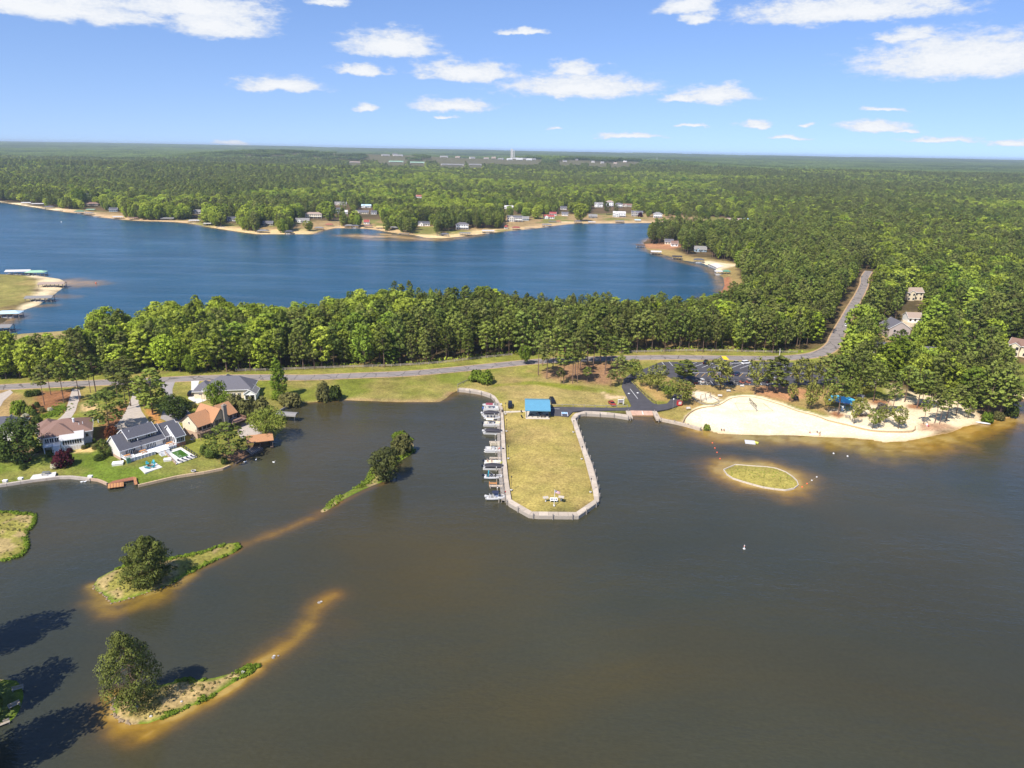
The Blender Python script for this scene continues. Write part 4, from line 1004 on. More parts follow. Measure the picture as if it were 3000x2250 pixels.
# seawall pieces right of the ramp and the two ramp piers
def wall_run(name,label,cat_,px,half,z0,z1,m,step=3.0,pile_every=None,piece='wall_panel',capm=None):
    ln=np.array([G(x,y,z1)[:2]for x,y in px]);c=resample(ln,step)
    t=thing(name,label,cat_,(ln[0][0],ln[0][1],0))
    for i in range(len(c)-1):
        a,b=c[i],c[i+1];e=(b-a)*0.01
        k=MB();n=np.array([-(b-a)[1],(b-a)[0]]);n=n/np.linalg.norm(n)*half
        k.prism([a+e-n,b-e-n,b-e+n,a+e+n],z0,z1+(i%3)*.006)
        ob=k.build(piece,m,t);ob.location=-t.location
    if pile_every:
        for q in resample(ln,pile_every):
            link('pile',pile,t,(q[0]-t.location.x,q[1]-0.45-t.location.y,-0.2))
    return t
wall_run('ramp_pier','pale wooden pier on the left side of the boat ramp','pier',[(1840,1203),(1847,1224)],0.9,0.4,1.0,M('boardwalk'),1.4,4,'deck_panel')
wall_run('ramp_pier','pale wooden pier on the right side of the boat ramp','pier',[(1917,1204),(1930,1229)],0.9,0.4,1.0,M('boardwalk'),1.4,4,'deck_panel')
wall_run('seawall','seawall walk with piles running from the boat ramp to the beach','seawall',[(1936,1226),(1999,1239),(2053,1254)],0.6,-0.6,0.95,M('boardwalk'),2.7,5.0)
wall_run('seawall','long concrete seawall along the lawns below the brown roofed house','seawall',[(-60,1426),(0,1419),(96,1404),(193,1393),(265,1401)],0.4,-0.6,0.80,M('concrete'),3.0)
wall_run('seawall','tan timber seawall curving to the wooden dock','seawall',[(266,1401),(290,1404),(314,1415)],0.25,-0.6,0.75,M('tan_brick'),2.0)
wall_run('seawall','tan timber seawall below the pool lawn','seawall',[(404,1420),(460,1407),(520,1393),(600,1381),(660,1369),(672,1362)],0.25,-0.6,0.75,mat('tan_timber',(0.50,0.36,0.22),.85,.2),2.4)
wall_run('seawall','short dark seawall by the clipped lawn and olive bush','seawall',[(812,1207),(828,1195),(848,1187)],0.2,-0.6,0.85,M('grey_wood'),2.4)
wall_run('seawall','dark timber bank under the shady trees by the boathouse','seawall',[(690,1356),(722,1337),(770,1316)],0.25,-0.6,0.55,M('dark_wood'),2.4)
# timber border of the oval island: two thin boards all round, one gap
ob_=ISLANDS['oval'];oi=thing('timber_border','thin white timber border round the oval grass island','border',tuple(G(2230,1400,0)))
ring=np.array([G(x,y,.45)[:2]for x,y in ob_+ob_[:1]]);c=resample(ring,3.2)
for i in range(len(c)-1):
    if i%37==30:continue
    a,b=c[i],c[i+1];o=MB().obox(a+(b-a)*.01,b-(b-a)*.01,0.2,-0.3,0.5).build('board',mat('border_board',(0.55,0.48,0.39),.8,.1),oi);o.location=-oi.location
# low timber edging of the beach, the swing pit, the terrace
def edging(name,label,px,m,z=1.0):
    ln=smooth([G(x,y,z)[:2]for x,y in px],3);t=thing(name,label,'edging',(ln[0][0],ln[0][1],0));c=resample(ln,3.0)
    for i in range(len(c)-1):
        o=MB().obox(c[i],c[i+1],0.28,0.0,z+(i%2)*.01).build('timber',m,t);o.location=-t.location
BEACH_TOP=[(1999,1240),(2001,1234),(2008,1221),(2028,1203),(2060,1192),(2094,1189),(2116,1181),(2139,1167),(2166,1161.6),(2195,1161.6),(2229,1167),(2300,1189),(2335,1203),(2392,1217),(2426,1230),(2487,1244),(2541,1257),(2589,1262),(2673,1261),(2682,1248)]
edging('beach_edging','thin tan timber edging along the top of the white beach',BEACH_TOP,mat('edging_timber',(0.42,0.30,0.17),.85,.2))
edging('swing_pit_edging','dark timber edging round the sandy swing pit',[(2019,1155),(2030,1167),(2046,1176),(2067,1184),(2087,1186.5),(2105,1181),(2110,1176),(2090,1163),(2078,1158)],M('grey_wood'))
# road fences
def fence(name,label,px,h,step,pm,rails,z=0.9):
    ln=smooth([G(x,y,z)[:2]for x,y in px],3);t=thing(name,label,'fence',(ln[0][0],ln[0][1],z));c=resample(ln,step)
    me=MB().box(-.09,.09,-.09,.09,-.3,h).mesh('post',pm)
    for q in c:link('post',me,t,(q[0]-t.location.x,q[1]-t.location.y,0))
    for k in rails:
        for i in range(0,len(c)-1):
            o=MB().obox(c[i]-np.array(t.location[:2]),c[i+1]-np.array(t.location[:2]),0.10,k,k+.16).build('rail',pm,t)
fence('roadside_fence','low grey post and rail fence on the lawn side of the road',[(770,1117),(900,1116),(1050,1110),(1200,1104),(1330,1092),(1367,1088)],1.0,5.6,M('grey_wood'),(0.55,))
fence('woodside_fence','weathered rail fence between the road and the leafy wood',[(690,1088),(800,1086),(943,1080.5),(1080,1076),(1200,1071.5),(1300,1064),(1403,1051.5),(1500,1042)],1.25,4.2,M('weathered_wood'),(0.45,0.95))
fence('woodside_fence','grey rail fence between the road and the dark pines behind the car park',[(1815,1035),(1900,1032.5),(2003,1030),(2130,1030.5),(2263,1034),(2335,1034)],1.25,4.2,M('weathered_wood'),(0.45,0.95))
fence('car_stop_fence','thin wire fence beside the dark cars behind the pavilion',[(1615,1189),(1700,1191),(1780,1193),(1838,1192)],0.9,4.0,M('grey_wood'),(0.6,))
fence('lawn_fence','short dark fence leading to the end of the promenade',[(1341,1131),(1358,1123),(1374,1116)],1.0,3.0,M('grey_wood'),(0.4,.8))
fence('entry_fence','low dark rail along the grass island by the entry road',[(1855,1122),(1875,1143),(1900,1165),(1922,1181)],0.7,3.6,M('dark_wood'),(0.45,))
# footpath to the pavilion
sheet('footpath',[Z3(632,449),Z3(632,460),Z3(862,455),Z3(862,443)],1.0,mat('path_concrete',(0.55,0.48,0.38),.85,.06,1),0.5)
sheet('waterside_patio',[(88,1402),(97,1391),(165,1382),(161,1396),(100,1404)],0.88,M('white_concrete'))
# ------------------------------------------------------------------ houses
_win={}
def window_meshes(w,h,fm,bars,gm,shut):
    k=(round(w,2),round(h,2),fm,bars,gm,shut)
    if k not in _win:
        f=MB();t=0.055
        f.box(-w/2,w/2,-.07,.02,h-t,h).box(-w/2,w/2,-.09,.02,0,t)
        f.box(-w/2,-w/2+t,-.065,.02,t,h-t).box(w/2-t,w/2,-.065,.02,t,h-t)
        for i in range(1,bars):x=-w/2+w*i/bars;f.box(x-.05,x+.05,-.06,.02,t,h-t)
        p=MB().box(-w/2+.02,w/2-.02,-.03,.015,.02,h-.02)
        s=None
        if shut:s=MB().box(-.2,.2,-.05,.02,0,h).mesh('shutter',M('dark_metal'))
        _win[k]=(f.mesh('window',M(fm)),p.mesh('pane',M(gm)),s)
    return _win[k]
FACE={'f':(0,lambda W_,u:(u,W_[2])),'b':(R(180),lambda W_,u:(u,W_[3])),'l':(R(-90),lambda W_,u:(W_[0],u)),'r':(R(90),lambda W_,u:(W_[1],u))}
def window(root,W_,face,u,z,w=1.0,h=1.3,fm='white_vinyl',bars=1,gm='glass',shut=False,name='window'):
    rz,f=FACE[face];x,y=f(W_,u);me=window_meshes(w,h,fm,bars,gm,shut)
    o=link(name,me[0],root,(x,y,z),rz);link('pane',me[1],o)
    if shut:
        for s in(-1,1):link('shutter',me[2],o,(s*(w/2+.24),0,0))
    return o
def wing(root,W_,z0,h,roof,rise,wm,rm_,over=0.45,trim='white_vinyl',base=None,cap=True):
    """walls of one block W_=(x0,x1,y0,y1) from z0 to h, with its own roof"""
    x0,x1,y0,y1=W_
    w=MB();mats=[M(wm)]
    if base:mats.append(M(base[1]));w.mat(1).box(x0-.03,x1+.03,y0-.03,y1+.03,z0,base[0]);w.mat(0).box(x0,x1,y0,y1,base[0],h)
    else:w.box(x0,x1,y0,y1,z0,h)
    r=MB();th=0.16
    if roof in('gx','gy'):
        if roof=='gx':a0,a1,b0,b1=x0,x1,y0,y1;T=lambda a,b,z:(a,b,z)
        else:a0,a1,b0,b1=y0,y1,x0,x1;T=lambda a,b,z:(b,a,z)
        m=(b0+b1)/2;sl=rise/(m-b0);ze=h-over*sl+0.12;zr=h+rise+0.12;e=0.3
        for aa in(a0+.01,a1-.19):
            w.add([T(aa,b0,h),T(aa,b1,h),T(aa,m,h+rise),T(aa+.18,b0,h),T(aa+.18,b1,h),T(aa+.18,m,h+rise)],[(0,1,2),(3,5,4),(0,2,5,3),(1,4,5,2),(0,3,4,1)])
        q1=[T(a0-e,b0-over,ze),T(a1+e,b0-over,ze),T(a1+e,m,zr),T(a0-e,m,zr)]
        q2=[T(a1+e,b1+over,ze),T(a0-e,b1+over,ze),T(a0-e,m,zr),T(a1+e,m,zr)]
        if roof=='gy':q1=q1[::-1];q2=q2[::-1]
        r.mat(0).slab(q1,th).slab(q2,th)
        tr=MB()
        for aa in(a0-e-.03,a1+e-.05):
            for bb in(b0-over,b1+over):
                tr.add([T(aa,bb,ze-.22),T(aa,bb,ze+.03),T(aa,m,zr+.03),T(aa,m,zr-.22),T(aa+.08,bb,ze-.22),T(aa+.08,bb,ze+.03),T(aa+.08,m,zr+.03),T(aa+.08,m,zr-.22)],
                       [(0,1,2,3),(4,7,6,5),(0,4,5,1),(3,2,6,7),(1,5,6,2),(0,3,7,4)])
        for bb in(b0-over-.06,b1+over-.02):
            p=[T(a0-e,bb,0),T(a1+e,bb,0),T(a1+e,bb+.08,0),T(a0-e,bb+.08,0)]
            tr.prism([(k[0],k[1])for k in p],ze-.24,ze+.01)
    elif roof=='hip':
        X0,X1,Y0,Y1=x0-over,x1+over,y0-over,y1+over;lx,ly=X1-X0,Y1-Y0;zr=h+rise;ze=h-.05
        if lx>=ly:k=ly/2;R0,R1=(X0+k,(Y0+Y1)/2,zr),(X1-k,(Y0+Y1)/2,zr)
        else:k=lx/2;R0,R1=((X0+X1)/2,Y0+k,zr),((X0+X1)/2,Y1-k,zr)
        c=[(X0,Y0,ze),(X1,Y0,ze),(X1,Y1,ze),(X0,Y1,ze)]
        if lx>=ly:fs=[(0,1,5,4),(1,2,5),(2,3,4,5),(3,0,4),(0,3,2,1)]
        else:fs=[(0,1,4),(1,2,5,4),(2,3,5),(3,0,4,5),(0,3,2,1)]
        r.add(c+[R0,R1],fs)
        tr=MB().box(X0,X1,Y0-.06,Y0+.02,ze-.22,ze-.01).box(X0,X1,Y1-.02,Y1+.06,ze-.22,ze-.01).box(X0-.06,X0-.001,Y0,Y1,ze-.22,ze-.01).box(X1+.001,X1+.06,Y0,Y1,ze-.22,ze-.01)
    elif roof=='shed': # falls to the front
        r.slab([(x0-over,y0-over,h),(x1+over,y0-over,h),(x1+over,y1,h+rise),(x0-over,y1,h+rise)],th);tr=MB().box(x0-over,x1+over,y0-over-.07,y0-over-.005,h-.24,h+.02)
    elif roof=='flat':
        r.box(x0-over,x1+over,y0-over,y1+over,h,h+.2);tr=MB().box(x0-over-.05,x1+over+.05,y0-over-.06,y0-over-.005,h-.03,h+.22)
    wl=w.build('wall',mats,root);rf=r.build('roof',M(rm_),root);tr.build('fascia',M(trim),rf)
    return wl,rf
def railing(root,pts,z,h,m,step=1.6,name='railing'):
    k=MB()
    for i in range(len(pts)-1):
        a,b=Vector(pts[i]),Vector(pts[i+1]);n=max(int((b-a).length/step),1)
        k.obox(a,b,.09,z+h-.08,z+h);k.obox(a,b,.06,z+.12,z+.2)
        for j in range(n+1):p=a.lerp(b,j/n);k.box(p.x-.06,p.x+.06,p.y-.06,p.y+.06,z,z+h+.05)
        for j in range(int((b-a).length/.35)):p=a.lerp(b,j/max(int((b-a).length/.35),1));k.box(p.x-.025,p.x+.025,p.y-.02,p.y+.02,z+.15,z+h-.05)
    return k.build(name,m,root)
def house_at(name,label,px0,px1,z=0.8,group=None):
    a,b=G(*px0,z),G(*px1,z);rz=math.atan2(b.y-a.y,b.x-a.x)
    o=thing(name,label,'house',(a.x,a.y,z-.1),rz,group);return o,(b-a).length
def toworld(o,x,y,z=0):return o.matrix_basis@Vector((x,y,z))

# --- brown hip-roofed house with the glazed white porch
A,LA=house_at('house','brown hip roofed house with a long glazed white sunroom',(124,1318),(272,1296))
wing(A,(0,LA,0,12.5),0,4.6,'hip',3.0,'pale_siding','brown_roof',.6)
wing(A,(0.8,9.5,-1.2,7),0,4.5,'hip',2.9,'pale_siding','brown_roof',.5)
wing(A,(-1.2,5,6,14),0,4.3,'hip',2.6,'pale_siding','brown_roof',.5)
S=(5.7,LA-2.2,-4.6,0);wing(A,S,0,4.1,'shed',.8,'white_vinyl','white_roof',.3)
n=8
for i in range(n):window(A,S,'f',S[0]+.8+(S[1]-S[0]-1.6)*i/(n-1),2.25,(S[1]-S[0]-1.2)/n,1.55,'white_vinyl',1,'dark_screen')
for i in range(3):window(A,S,'r',-3.8+i*1.35,2.25,1.2,1.55,'white_vinyl',1,'dark_screen')
pn=MB()
for i in range(8):x=S[0]+.1+(S[1]-S[0])*i/8;pn.box(x,x+(S[1]-S[0])/8-.16,S[2]-.05,S[2]+.02,.15,1.75)
pn.build('lattice_panel',M('white_concrete'),A)
D=MB().box(.8,5.5,-4.4,-1.25,2.2,2.4)
for x in(1.0,3.2,5.3):D.box(x-.12,x+.12,-4.35,-4.1,0,2.2)
D.build('deck',M('white_vinyl'),A);railing(A,[(.8,-1.3),(.8,-4.4),(3.4,-4.4)],2.4,.95,M('white_paint'))
st=MB()
for i in range(9):st.box(3.6,5.4,-4.5-i*.32,-4.2-i*.32,2.1-i*.25,2.3-i*.25)
st.build('stairs',M('white_paint'),A);railing(A,[(3.6,-4.5),(3.6,-5.8)],1.6,.95,M('white_paint'))
for x in(1.8,3.1,4.5):window(A,(0,0,-1.2,0),'f',x,2.5,1.1,1.5,'white_vinyl',2)
window(A,(0,LA,0,0),'f',LA-1.2,2.4,.9,1.2)
for y in(3,7,10):window(A,(0,LA,0,0),'r',y,2.5,1.0,1.3)
MB().tube((9.5,4.2,6.6),(9.5,4.2,7.9),.3,.3,8).tube((9.5,4.2,7.9),(9.5,4.2,8.05),.42,.2,8).build('roof_vent',M('white_vinyl'),A)
for(x,y)in((11,2.6),(12,3.6),(15,4.6),(16.5,3.4)):MB().tube((x,y,5.5),(x,y,6.6),.09,.09,6).build('vent_pipe',M('white_vinyl'),A)
# --- dark roofed house at the picture's edge
A0,L0=house_at('house','dark grey roofed house half hidden by the big green tree',(-120,1300),(62,1283))
wing(A0,(0,L0,0,10),0,3.6,'hip',3.0,'pale_siding','grey_roof',.5);wing(A0,(L0-7,L0-.5,-2,7),0,3.5,'gy',2.6,'pale_siding','grey_roof',.4)
for i in range(5):window(A0,(0,L0,0,10),'f',2+i*3,1.2,1.2,1.4)
# --- grey two-storey house with the white decks
B,LB=house_at('house','grey roofed taupe house with white decks and stairs by the pool',(355,1350),(529,1297))
wing(B,(0,14,0,8.6),0,3.8,'gx',3.4,'pale_siding','grey_roof',.6,base=(1.1,'tan_brick'))
UB=(3.4,12.4,1.3,7.6);wing(B,UB,3.6,6.3,'gx',2.0,'taupe_siding','grey_roof',.45)
for u in(5.3,10.4):window(B,UB,'f',u,4.75,1.7,1.2,'white_vinyl',2,'glass',True)
wing(B,(14,20,.6,9.4),0,3.7,'gx',3.0,'pale_siding','grey_roof',.4)
SB=(16.2,LB+.2,-3.0,5.0);wing(B,SB,0,4.0,'gx',2.9,'white_vinyl','grey_roof',.5,base=(1.5,'brick'))
for i in range(3):window(B,SB,'f',SB[0]+1.0+i*(SB[1]-SB[0]-2)/2,1.75,1.45,1.9,'white_vinyl',1,'dark_screen')
for i in range(2):window(B,SB,'r',-1.6+i*2.2,1.75,1.6,1.9,'white_vinyl',1,'dark_screen')
for i in range(2):window(B,SB,'l',-2.1+i*1.3,1.75,1.0,1.9,'white_vinyl',1,'dark_screen')
for u0 in(1.7,8.2,13.4):
    for i in range(3):window(B,(0,14,0,0),'f',u0+i*1.05+.4,1.35,.95,2.1,'white_vinyl',2,'glass',name='glazed_door')
wing(B,(14.2,17.0,8.5,13.5),0,3.4,'gy',1.8,'pale_siding','grey_roof',.4)
dk=MB().box(.2,16.2,-3.4,0,1.15,1.32).box(9.2,13.2,-4.8,-3.4,1.15,1.32)
dk.build('deck',M('white_vinyl'),B)
k=MB()
for i in range(7):x=1.6+i*1.08;k.box(x,x+.92,-3.36,-3.28,.12,1.05)
for i in range(4):x=13.3+i*.75;k.box(x,x+.6,-3.3,-3.22,.12,1.05)
k.build('lattice_panel',mat('lattice',(.50,.52,.56),.7,.12),B)
k=MB()
for i in range(9):x=1.5+i*1.08;k.box(x-.08,x+.08,-3.46,-3.3,0,1.15)
k.build('deck_post',M('white_paint'),B)
for j in range(6):
    MB().box(9.6,12.9,-5.1-j*.36,-4.8-j*.36,0,1.0-j*.19).build('step',M('white_paint'),B)
railing(B,[(.2,-.2),(.2,-3.4),(3.0,-3.4)],1.32,.9,M('white_paint'));railing(B,[(13.4,-3.4),(16.1,-3.4)],1.32,.9,M('white_paint'));railing(B,[(9.5,-4.9),(9.5,-6.6)],.5,.9,M('white_paint'))
MB().box(.2,1.3,-3.9,-3.42,0,1.9).build('green_door',M('green_roof'),B)
for(x,y)in((4.9,3.1),(6.0,.4),(9.0,4.0)):MB().tube((x,y,5.0 if y<1 else 7.2),(x,y,5.6 if y<1 else 8.0),.09,.09,6).build('vent_pipe',M('white_vinyl'),B)
MB().box(-2.0,-.3,-2.4,-.9,0,.35).build('landing',M('white_concrete'),B)
def outdoor_table(loc,rz,label,m='orange_wood'):
    t=thing('outdoor_table',label,'table',loc,rz)
    MB().box(-.9,.9,-.45,.45,.70,.76).build('tabletop',M(m),t);lg=MB().box(-.05,.05,-.05,.05,0,.7).mesh('leg',M(m))
    for x in(-.8,.8):
        for y in(-.36,.36):link('leg',lg,t,(x,y,0))
    for y in(-.95,.95):
        bn=MB().box(-.85,.85,y-.17,y+.17,.41,.46);
        for x in(-.7,.7):bn.box(x-.05,x+.05,y-.14,y+.14,0,.41)
        bn.build('bench',M(m),t)
    return t
for(x,y,lb)in((6.2,-1.6,'orange wooden table and benches in the middle of the white deck'),(14.8,-1.7,'orange wooden table and benches on the upper white deck by the sunroom'),(1.4,-1.5,'small orange wooden table at the left end of the white deck')):
    p=toworld(B,x,y,1.32);outdoor_table(p,B.rotation_euler.z,lb)
p=toworld(B,4.3,-1.0,1.32);g=thing('barbecue_grill','black covered grill against the wall on the white deck','grill',p,B.rotation_euler.z)
MB().box(-.7,.7,-.3,.3,.25,.85).build('cabinet',M('dark_metal'),g);MB().loft([[(-.55,-.3,.85),(.55,-.3,.85),(.55,.3,.85),(-.55,.3,.85)],[(-.5,-.12,1.15),(.5,-.12,1.15),(.5,.22,1.15),(-.5,.22,1.15)]]).build('hood',M('cover_black'),g)
for x in(-.6,.6):MB().box(x-.05,x+.05,-.25,.25,0,.25).build('leg',M('dark_metal'),g)
p=toworld(B,6.3,-.6,1.32);um=thing('closed_parasol','closed dark parasol standing behind the orange table on the deck','parasol',p)
MB().tube((0,0,0),(0,0,2.5),.03).build('pole',M('dark_wood'),um);MB().lathe([(.02,2.5),(.10,2.3),(.17,1.2),(.12,1.0)],8).build('canopy',M('navy'),um);MB().lathe([(.28,0),(.28,.08),(.05,.12)],8).build('base',M('dark_metal'),um)
# pool
pd=sheet('pool_deck',[(480,1324),(530,1309.5),(577,1339),(516,1360)],0.97,M('white_concrete'),.5)
pool=thing('swimming_pool','green watered swimming pool set in a white deck','pool',tuple(G(528,1332,.97)))
pw=[G(x,y,.9)-pool.location for x,y in((501,1327),(529,1317.5),(555,1335),(526,1343.5))]
MB().prism([(p.x,p.y)for p in pw],-.2,.012).build('water',M('pool_water'),pool)
cen=sum(pw,Vector())/4
cp=MB()
for i in range(4):
    a,b=pw[i],pw[(i+1)%4];oa,ob2=a+(a-cen).normalized()*.4,b+(b-cen).normalized()*.4
    cp.prism([(a.x,a.y),(b.x,b.y),(ob2.x,ob2.y),(oa.x,oa.y)],-.1,.06)
cp.build('coping',M('white_vinyl'),pool)
ld=MB()
for s in(-.25,.25):ld.tube((pw[3].x+s,pw[3].y+.6,.0),(pw[3].x+s,pw[3].y+.7,.9),.03).tube((pw[3].x+s,pw[3].y+.7,.9),(pw[3].x+s,pw[3].y-.1,.75),.03)
ld.build('ladder',M('alu'),pool)
fence('pool_fence','dark metal fence along the right side of the pool',[(531,1309),(554,1324),(578,1340)],1.2,1.8,M('dark_metal'),(.2,1.0))
fence('pool_fence','brown fence on the left side of the pool',[(480,1325),(497,1343),(515,1361)],1.0,1.8,M('tan_brick'),(.2,.85))
pa=G(528,1354,.9);pb_=G(566,1341,.9);rzp=math.atan2(pb_.y-pa.y,pb_.x-pa.x)
def lounger(loc,rz,label,group):
    t=thing('sun_lounger',label,'lounger',loc,rz,group)
    MB().box(-.32,.32,-1.0,.35,.28,.36).build('seat',M('white_vinyl'),t);MB().slab([(-.32,.35,.36),(.32,.35,.36),(.32,.95,.75),(-.32,.95,.75)],.07).build('backrest',M('navy'),t)
    lg=MB().box(-.03,.03,-.03,.03,0,.28).mesh('leg',M('white_vinyl'))
    for x in(-.28,.28):
        for y in(-.9,.3):link('leg',lg,t,(x,y,0))
    MB().box(-.29,.29,-.95,.33,.361,.42).build('cushion',M('navy'),t)
    return t
for i,wd in enumerate(('first sun lounger at the ladder end of the pool','second sun lounger from the ladder along the front of the pool','third sun lounger from the ladder along the front of the pool','last sun lounger at the right end of the pool')):
    p=pa.lerp(pb_,i/3);lounger((p.x,p.y,.97),rzp+.3,'navy and white '+wd,'loungers along the pool')
# fire pit and turquoise chairs
sheet('fire_patio',[(407,1370),(456,1355),(476,1368.5),(425,1385)],0.95,M('white_concrete'),.5)
fp=G(440,1367,.95);f_=thing('fire_pit','round tan stone fire pit among turquoise chairs','fire pit',fp)
for i in range(12):
    a=i*math.pi/6;o=MB().box(-.22,.22,-.12,.12,0,.38).build('stone_block',M('rock'),f_);o.location=(math.cos(a)*.8,math.sin(a)*.8,0);o.rotation_euler=(0,0,a+math.pi/2)
MB().lathe([(.68,0),(.68,.12)],12).build('ash_bed',M('cover_black'),f_)
def adirondack():
    t=thing('patio_chair','x','chair')
    MB().slab([(-.3,-.35,.36),(.3,-.35,.36),(.3,.25,.28),(-.3,.25,.28)],.05).build('seat',M('turquoise'),t)
    for i in range(5):MB().slab([(-.29+i*.118,.22,.3),(-.19+i*.118,.22,.3),(-.19+i*.118,.55,1.0),(-.29+i*.118,.55,1.0)],.04).build('slat',M('turquoise'),t)
    for s in(-.36,.36):
        MB().box(s-.07,s+.07,-.4,.3,.52,.56).build('armrest',M('turquoise'),t);MB().box(s-.03,s+.03,-.36,-.28,0,.52).build('leg',M('turquoise'),t);MB().box(s-.03,s+.03,.2,.28,0,.52).build('leg',M('turquoise'),t)
    return t
ch0=adirondack();first=True
for i,(cx,cy,lb)in enumerate(((432,1361,'turquoise slatted chair behind the fire pit on its house side'),(449,1357.5,'turquoise slatted chair in the far right corner of the patio'),(451,1364.5,'turquoise slatted chair right of the fire pit'),(449,1370,'turquoise slatted chair in front right of the fire pit'),(435,1373.5,'turquoise slatted chair in front of the fire pit'),(427,1371,'turquoise slatted chair left of the fire pit'))):
    p=G(cx,cy,.95);rz=math.atan2(fp.y-p.y,fp.x-p.x)+math.pi/2
    if first:ch0.location=p;ch0.rotation_euler=(0,0,rz);ch0['label']=lb;ch0['group']='turquoise chairs round the fire pit';first=False
    else:dup(ch0,p,rz,lb,'turquoise chairs round the fire pit')
def ring_pit(px,lb):
    p=G(*px,.8);t=thing('fire_ring',lb,'fire pit',p)
    for i in range(10):a=i*.628;o=MB().box(-.2,.2,-.1,.1,0,.25).build('stone_block',M('rock_white'),t);o.location=(math.cos(a)*.6,math.sin(a)*.6,0);o.rotation_euler=(0,0,a+1.57)
    MB().lathe([(.5,0),(.5,.06)],10).build('ash_bed',M('cover_black'),t)
ring_pit((567,1380),'small stone fire ring on the lawn near the water')
# wooden dock with its slip
dkt=thing('boat_dock','reddish wooden dock with an open boat slip','dock',tuple(G(350,1418,0)))
def dock_boards(root,px,z,n,ms,along=0,name='plank'):
    a,b,c,d=[G(x,y,z)for x,y in px]
    for i in range(n):
        t0,t1=i/n,(i+.93)/n
        p=[a.lerp(b,t0),a.lerp(b,t1),d.lerp(c,t1),d.lerp(c,t0)]
        o=MB().prism([(q.x-root.location.x,q.y-root.location.y)for q in p],z-.12+(i%3)*.004,z+(i%3)*.006).build(name,M(ms[i%len(ms)]),root)
dock_boards(dkt,[(316,1418),(362,1412),(362,1424),(316,1430)],.75,16,['orange_wood','orange_wood','red_wood'])
dock_boards(dkt,[(316,1418),(400,1404),(392,1396),(330,1409)],.76,20,['red_wood'])
dock_boards(dkt,[(389,1398),(399,1397),(403,1418),(394,1420)],.77,5,['red_wood','orange_wood'])
for(x,y)in((316,1430),(335,1433),(362,1426),(362,1413),(393,1420),(403,1419)):
    p=G(x,y,0);o=MB().box(-.12,.12,-.12,.12,-1.5,.7).build('post',M('dark_wood'),dkt);o.location=p-dkt.location
# --- orange roofed house with the stone chimney
Cc,LC=house_at('house','orange roofed cream house with a tall stone chimney',(580,1286),(697,1243))
wing(Cc,(0,6.4,0,7.5),0,5.2,'gx',2.7,'cream_siding','orange_roof',1.1,'dark_wood',base=(2.3,'tan_brick'))
wing(Cc,(10.6,LC,.5,8),0,5.2,'gx',2.7,'tan_siding','orange_roof',.9,'dark_wood',base=(2.3,'tan_brick'))
wing(Cc,(5.6,11.4,-1.6,8.5),0,5.3,'gy',3.3,'tan_siding','orange_roof',.7,'dark_wood',base=(2.3,'tan_brick'))
for x in(6.7,8.1):window(Cc,(0,0,-1.6,0),'f',x,2.7,1.2,2.3,'dark_wood',1,'dark_screen')
window(Cc,(0,0,-1.6,0),'f',10.9,2.7,.9,2.2,'white_vinyl',1)
ch=MB().box(9.2,10.5,-2.6,-1.55,0,9.6).box(9.1,10.6,-2.7,-1.45,9.4,9.75);ch.build('chimney',M('stone'),Cc)
cw_=MB().box(9.5,10.2,-2.3,-1.85,9.75,10.1).build('flue',M('tan_brick'),Cc)
MB().box(-.6,5.5,-2.4,-.02,2.4,2.6).box(-.5,-.3,-2.3,-2.1,0,2.4).box(2.4,2.6,-2.3,-2.1,0,2.4).build('balcony',mat('brown_deck',(.26,.17,.12),.8,.15),Cc)
railing(Cc,[(-.5,-.1),(-.5,-2.3),(5.5,-2.3)],2.6,.95,M('brown_deck'))
MB().box(11.5,LC+1.2,-3.6,.45,2.4,2.6).box(LC+.8,LC+1,-3.5,-3.3,0,2.4).box(12,12.2,-3.5,-3.3,0,2.4).build('balcony',M('brown_deck'),Cc)
railing(Cc,[(11.6,-3.5),(LC+1.1,-3.5),(LC+1.1,.3)],2.6,.95,mat('red_rail',(.38,.20,.15),.7,.1))
for x in(1.2,3.0,4.6):window(Cc,(0,0,0,0),'f',x,2.75,1.3,2.0,'dark_wood',1,'dark_screen',name='glazed_door')
for x in(12.2,14,15.8):window(Cc,(0,0,.5,0),'f',x,2.75,1.3,2.0,'white_vinyl',1,'dark_screen',name='glazed_door')
window(Cc,(0,0,0,0),'l',3.7,4.6,.7,1.0,'white_vinyl',1)
for(x,y,nm)in((-1.6,6.5,'a'),(-1.1,1.2,'b')):
    p=toworld(Cc,x,y,.1);a_=thing('air_conditioner','grey air conditioner %s'%('on a white pad behind the cream gable wall' if nm=='a' else 'beside the brick base of the cream gable wall'),'air conditioner',p,Cc.rotation_euler.z)
    MB().box(-.4,.4,-.4,.4,.1,.95).build('case',M('grey_metal'),a_);MB().lathe([(.33,.95),(.33,1.0)],10).build('fan_guard',M('dark_metal'),a_);MB().box(-.8,.8,-.7,.7,0,.1).build('pad',M('white_concrete'),a_)
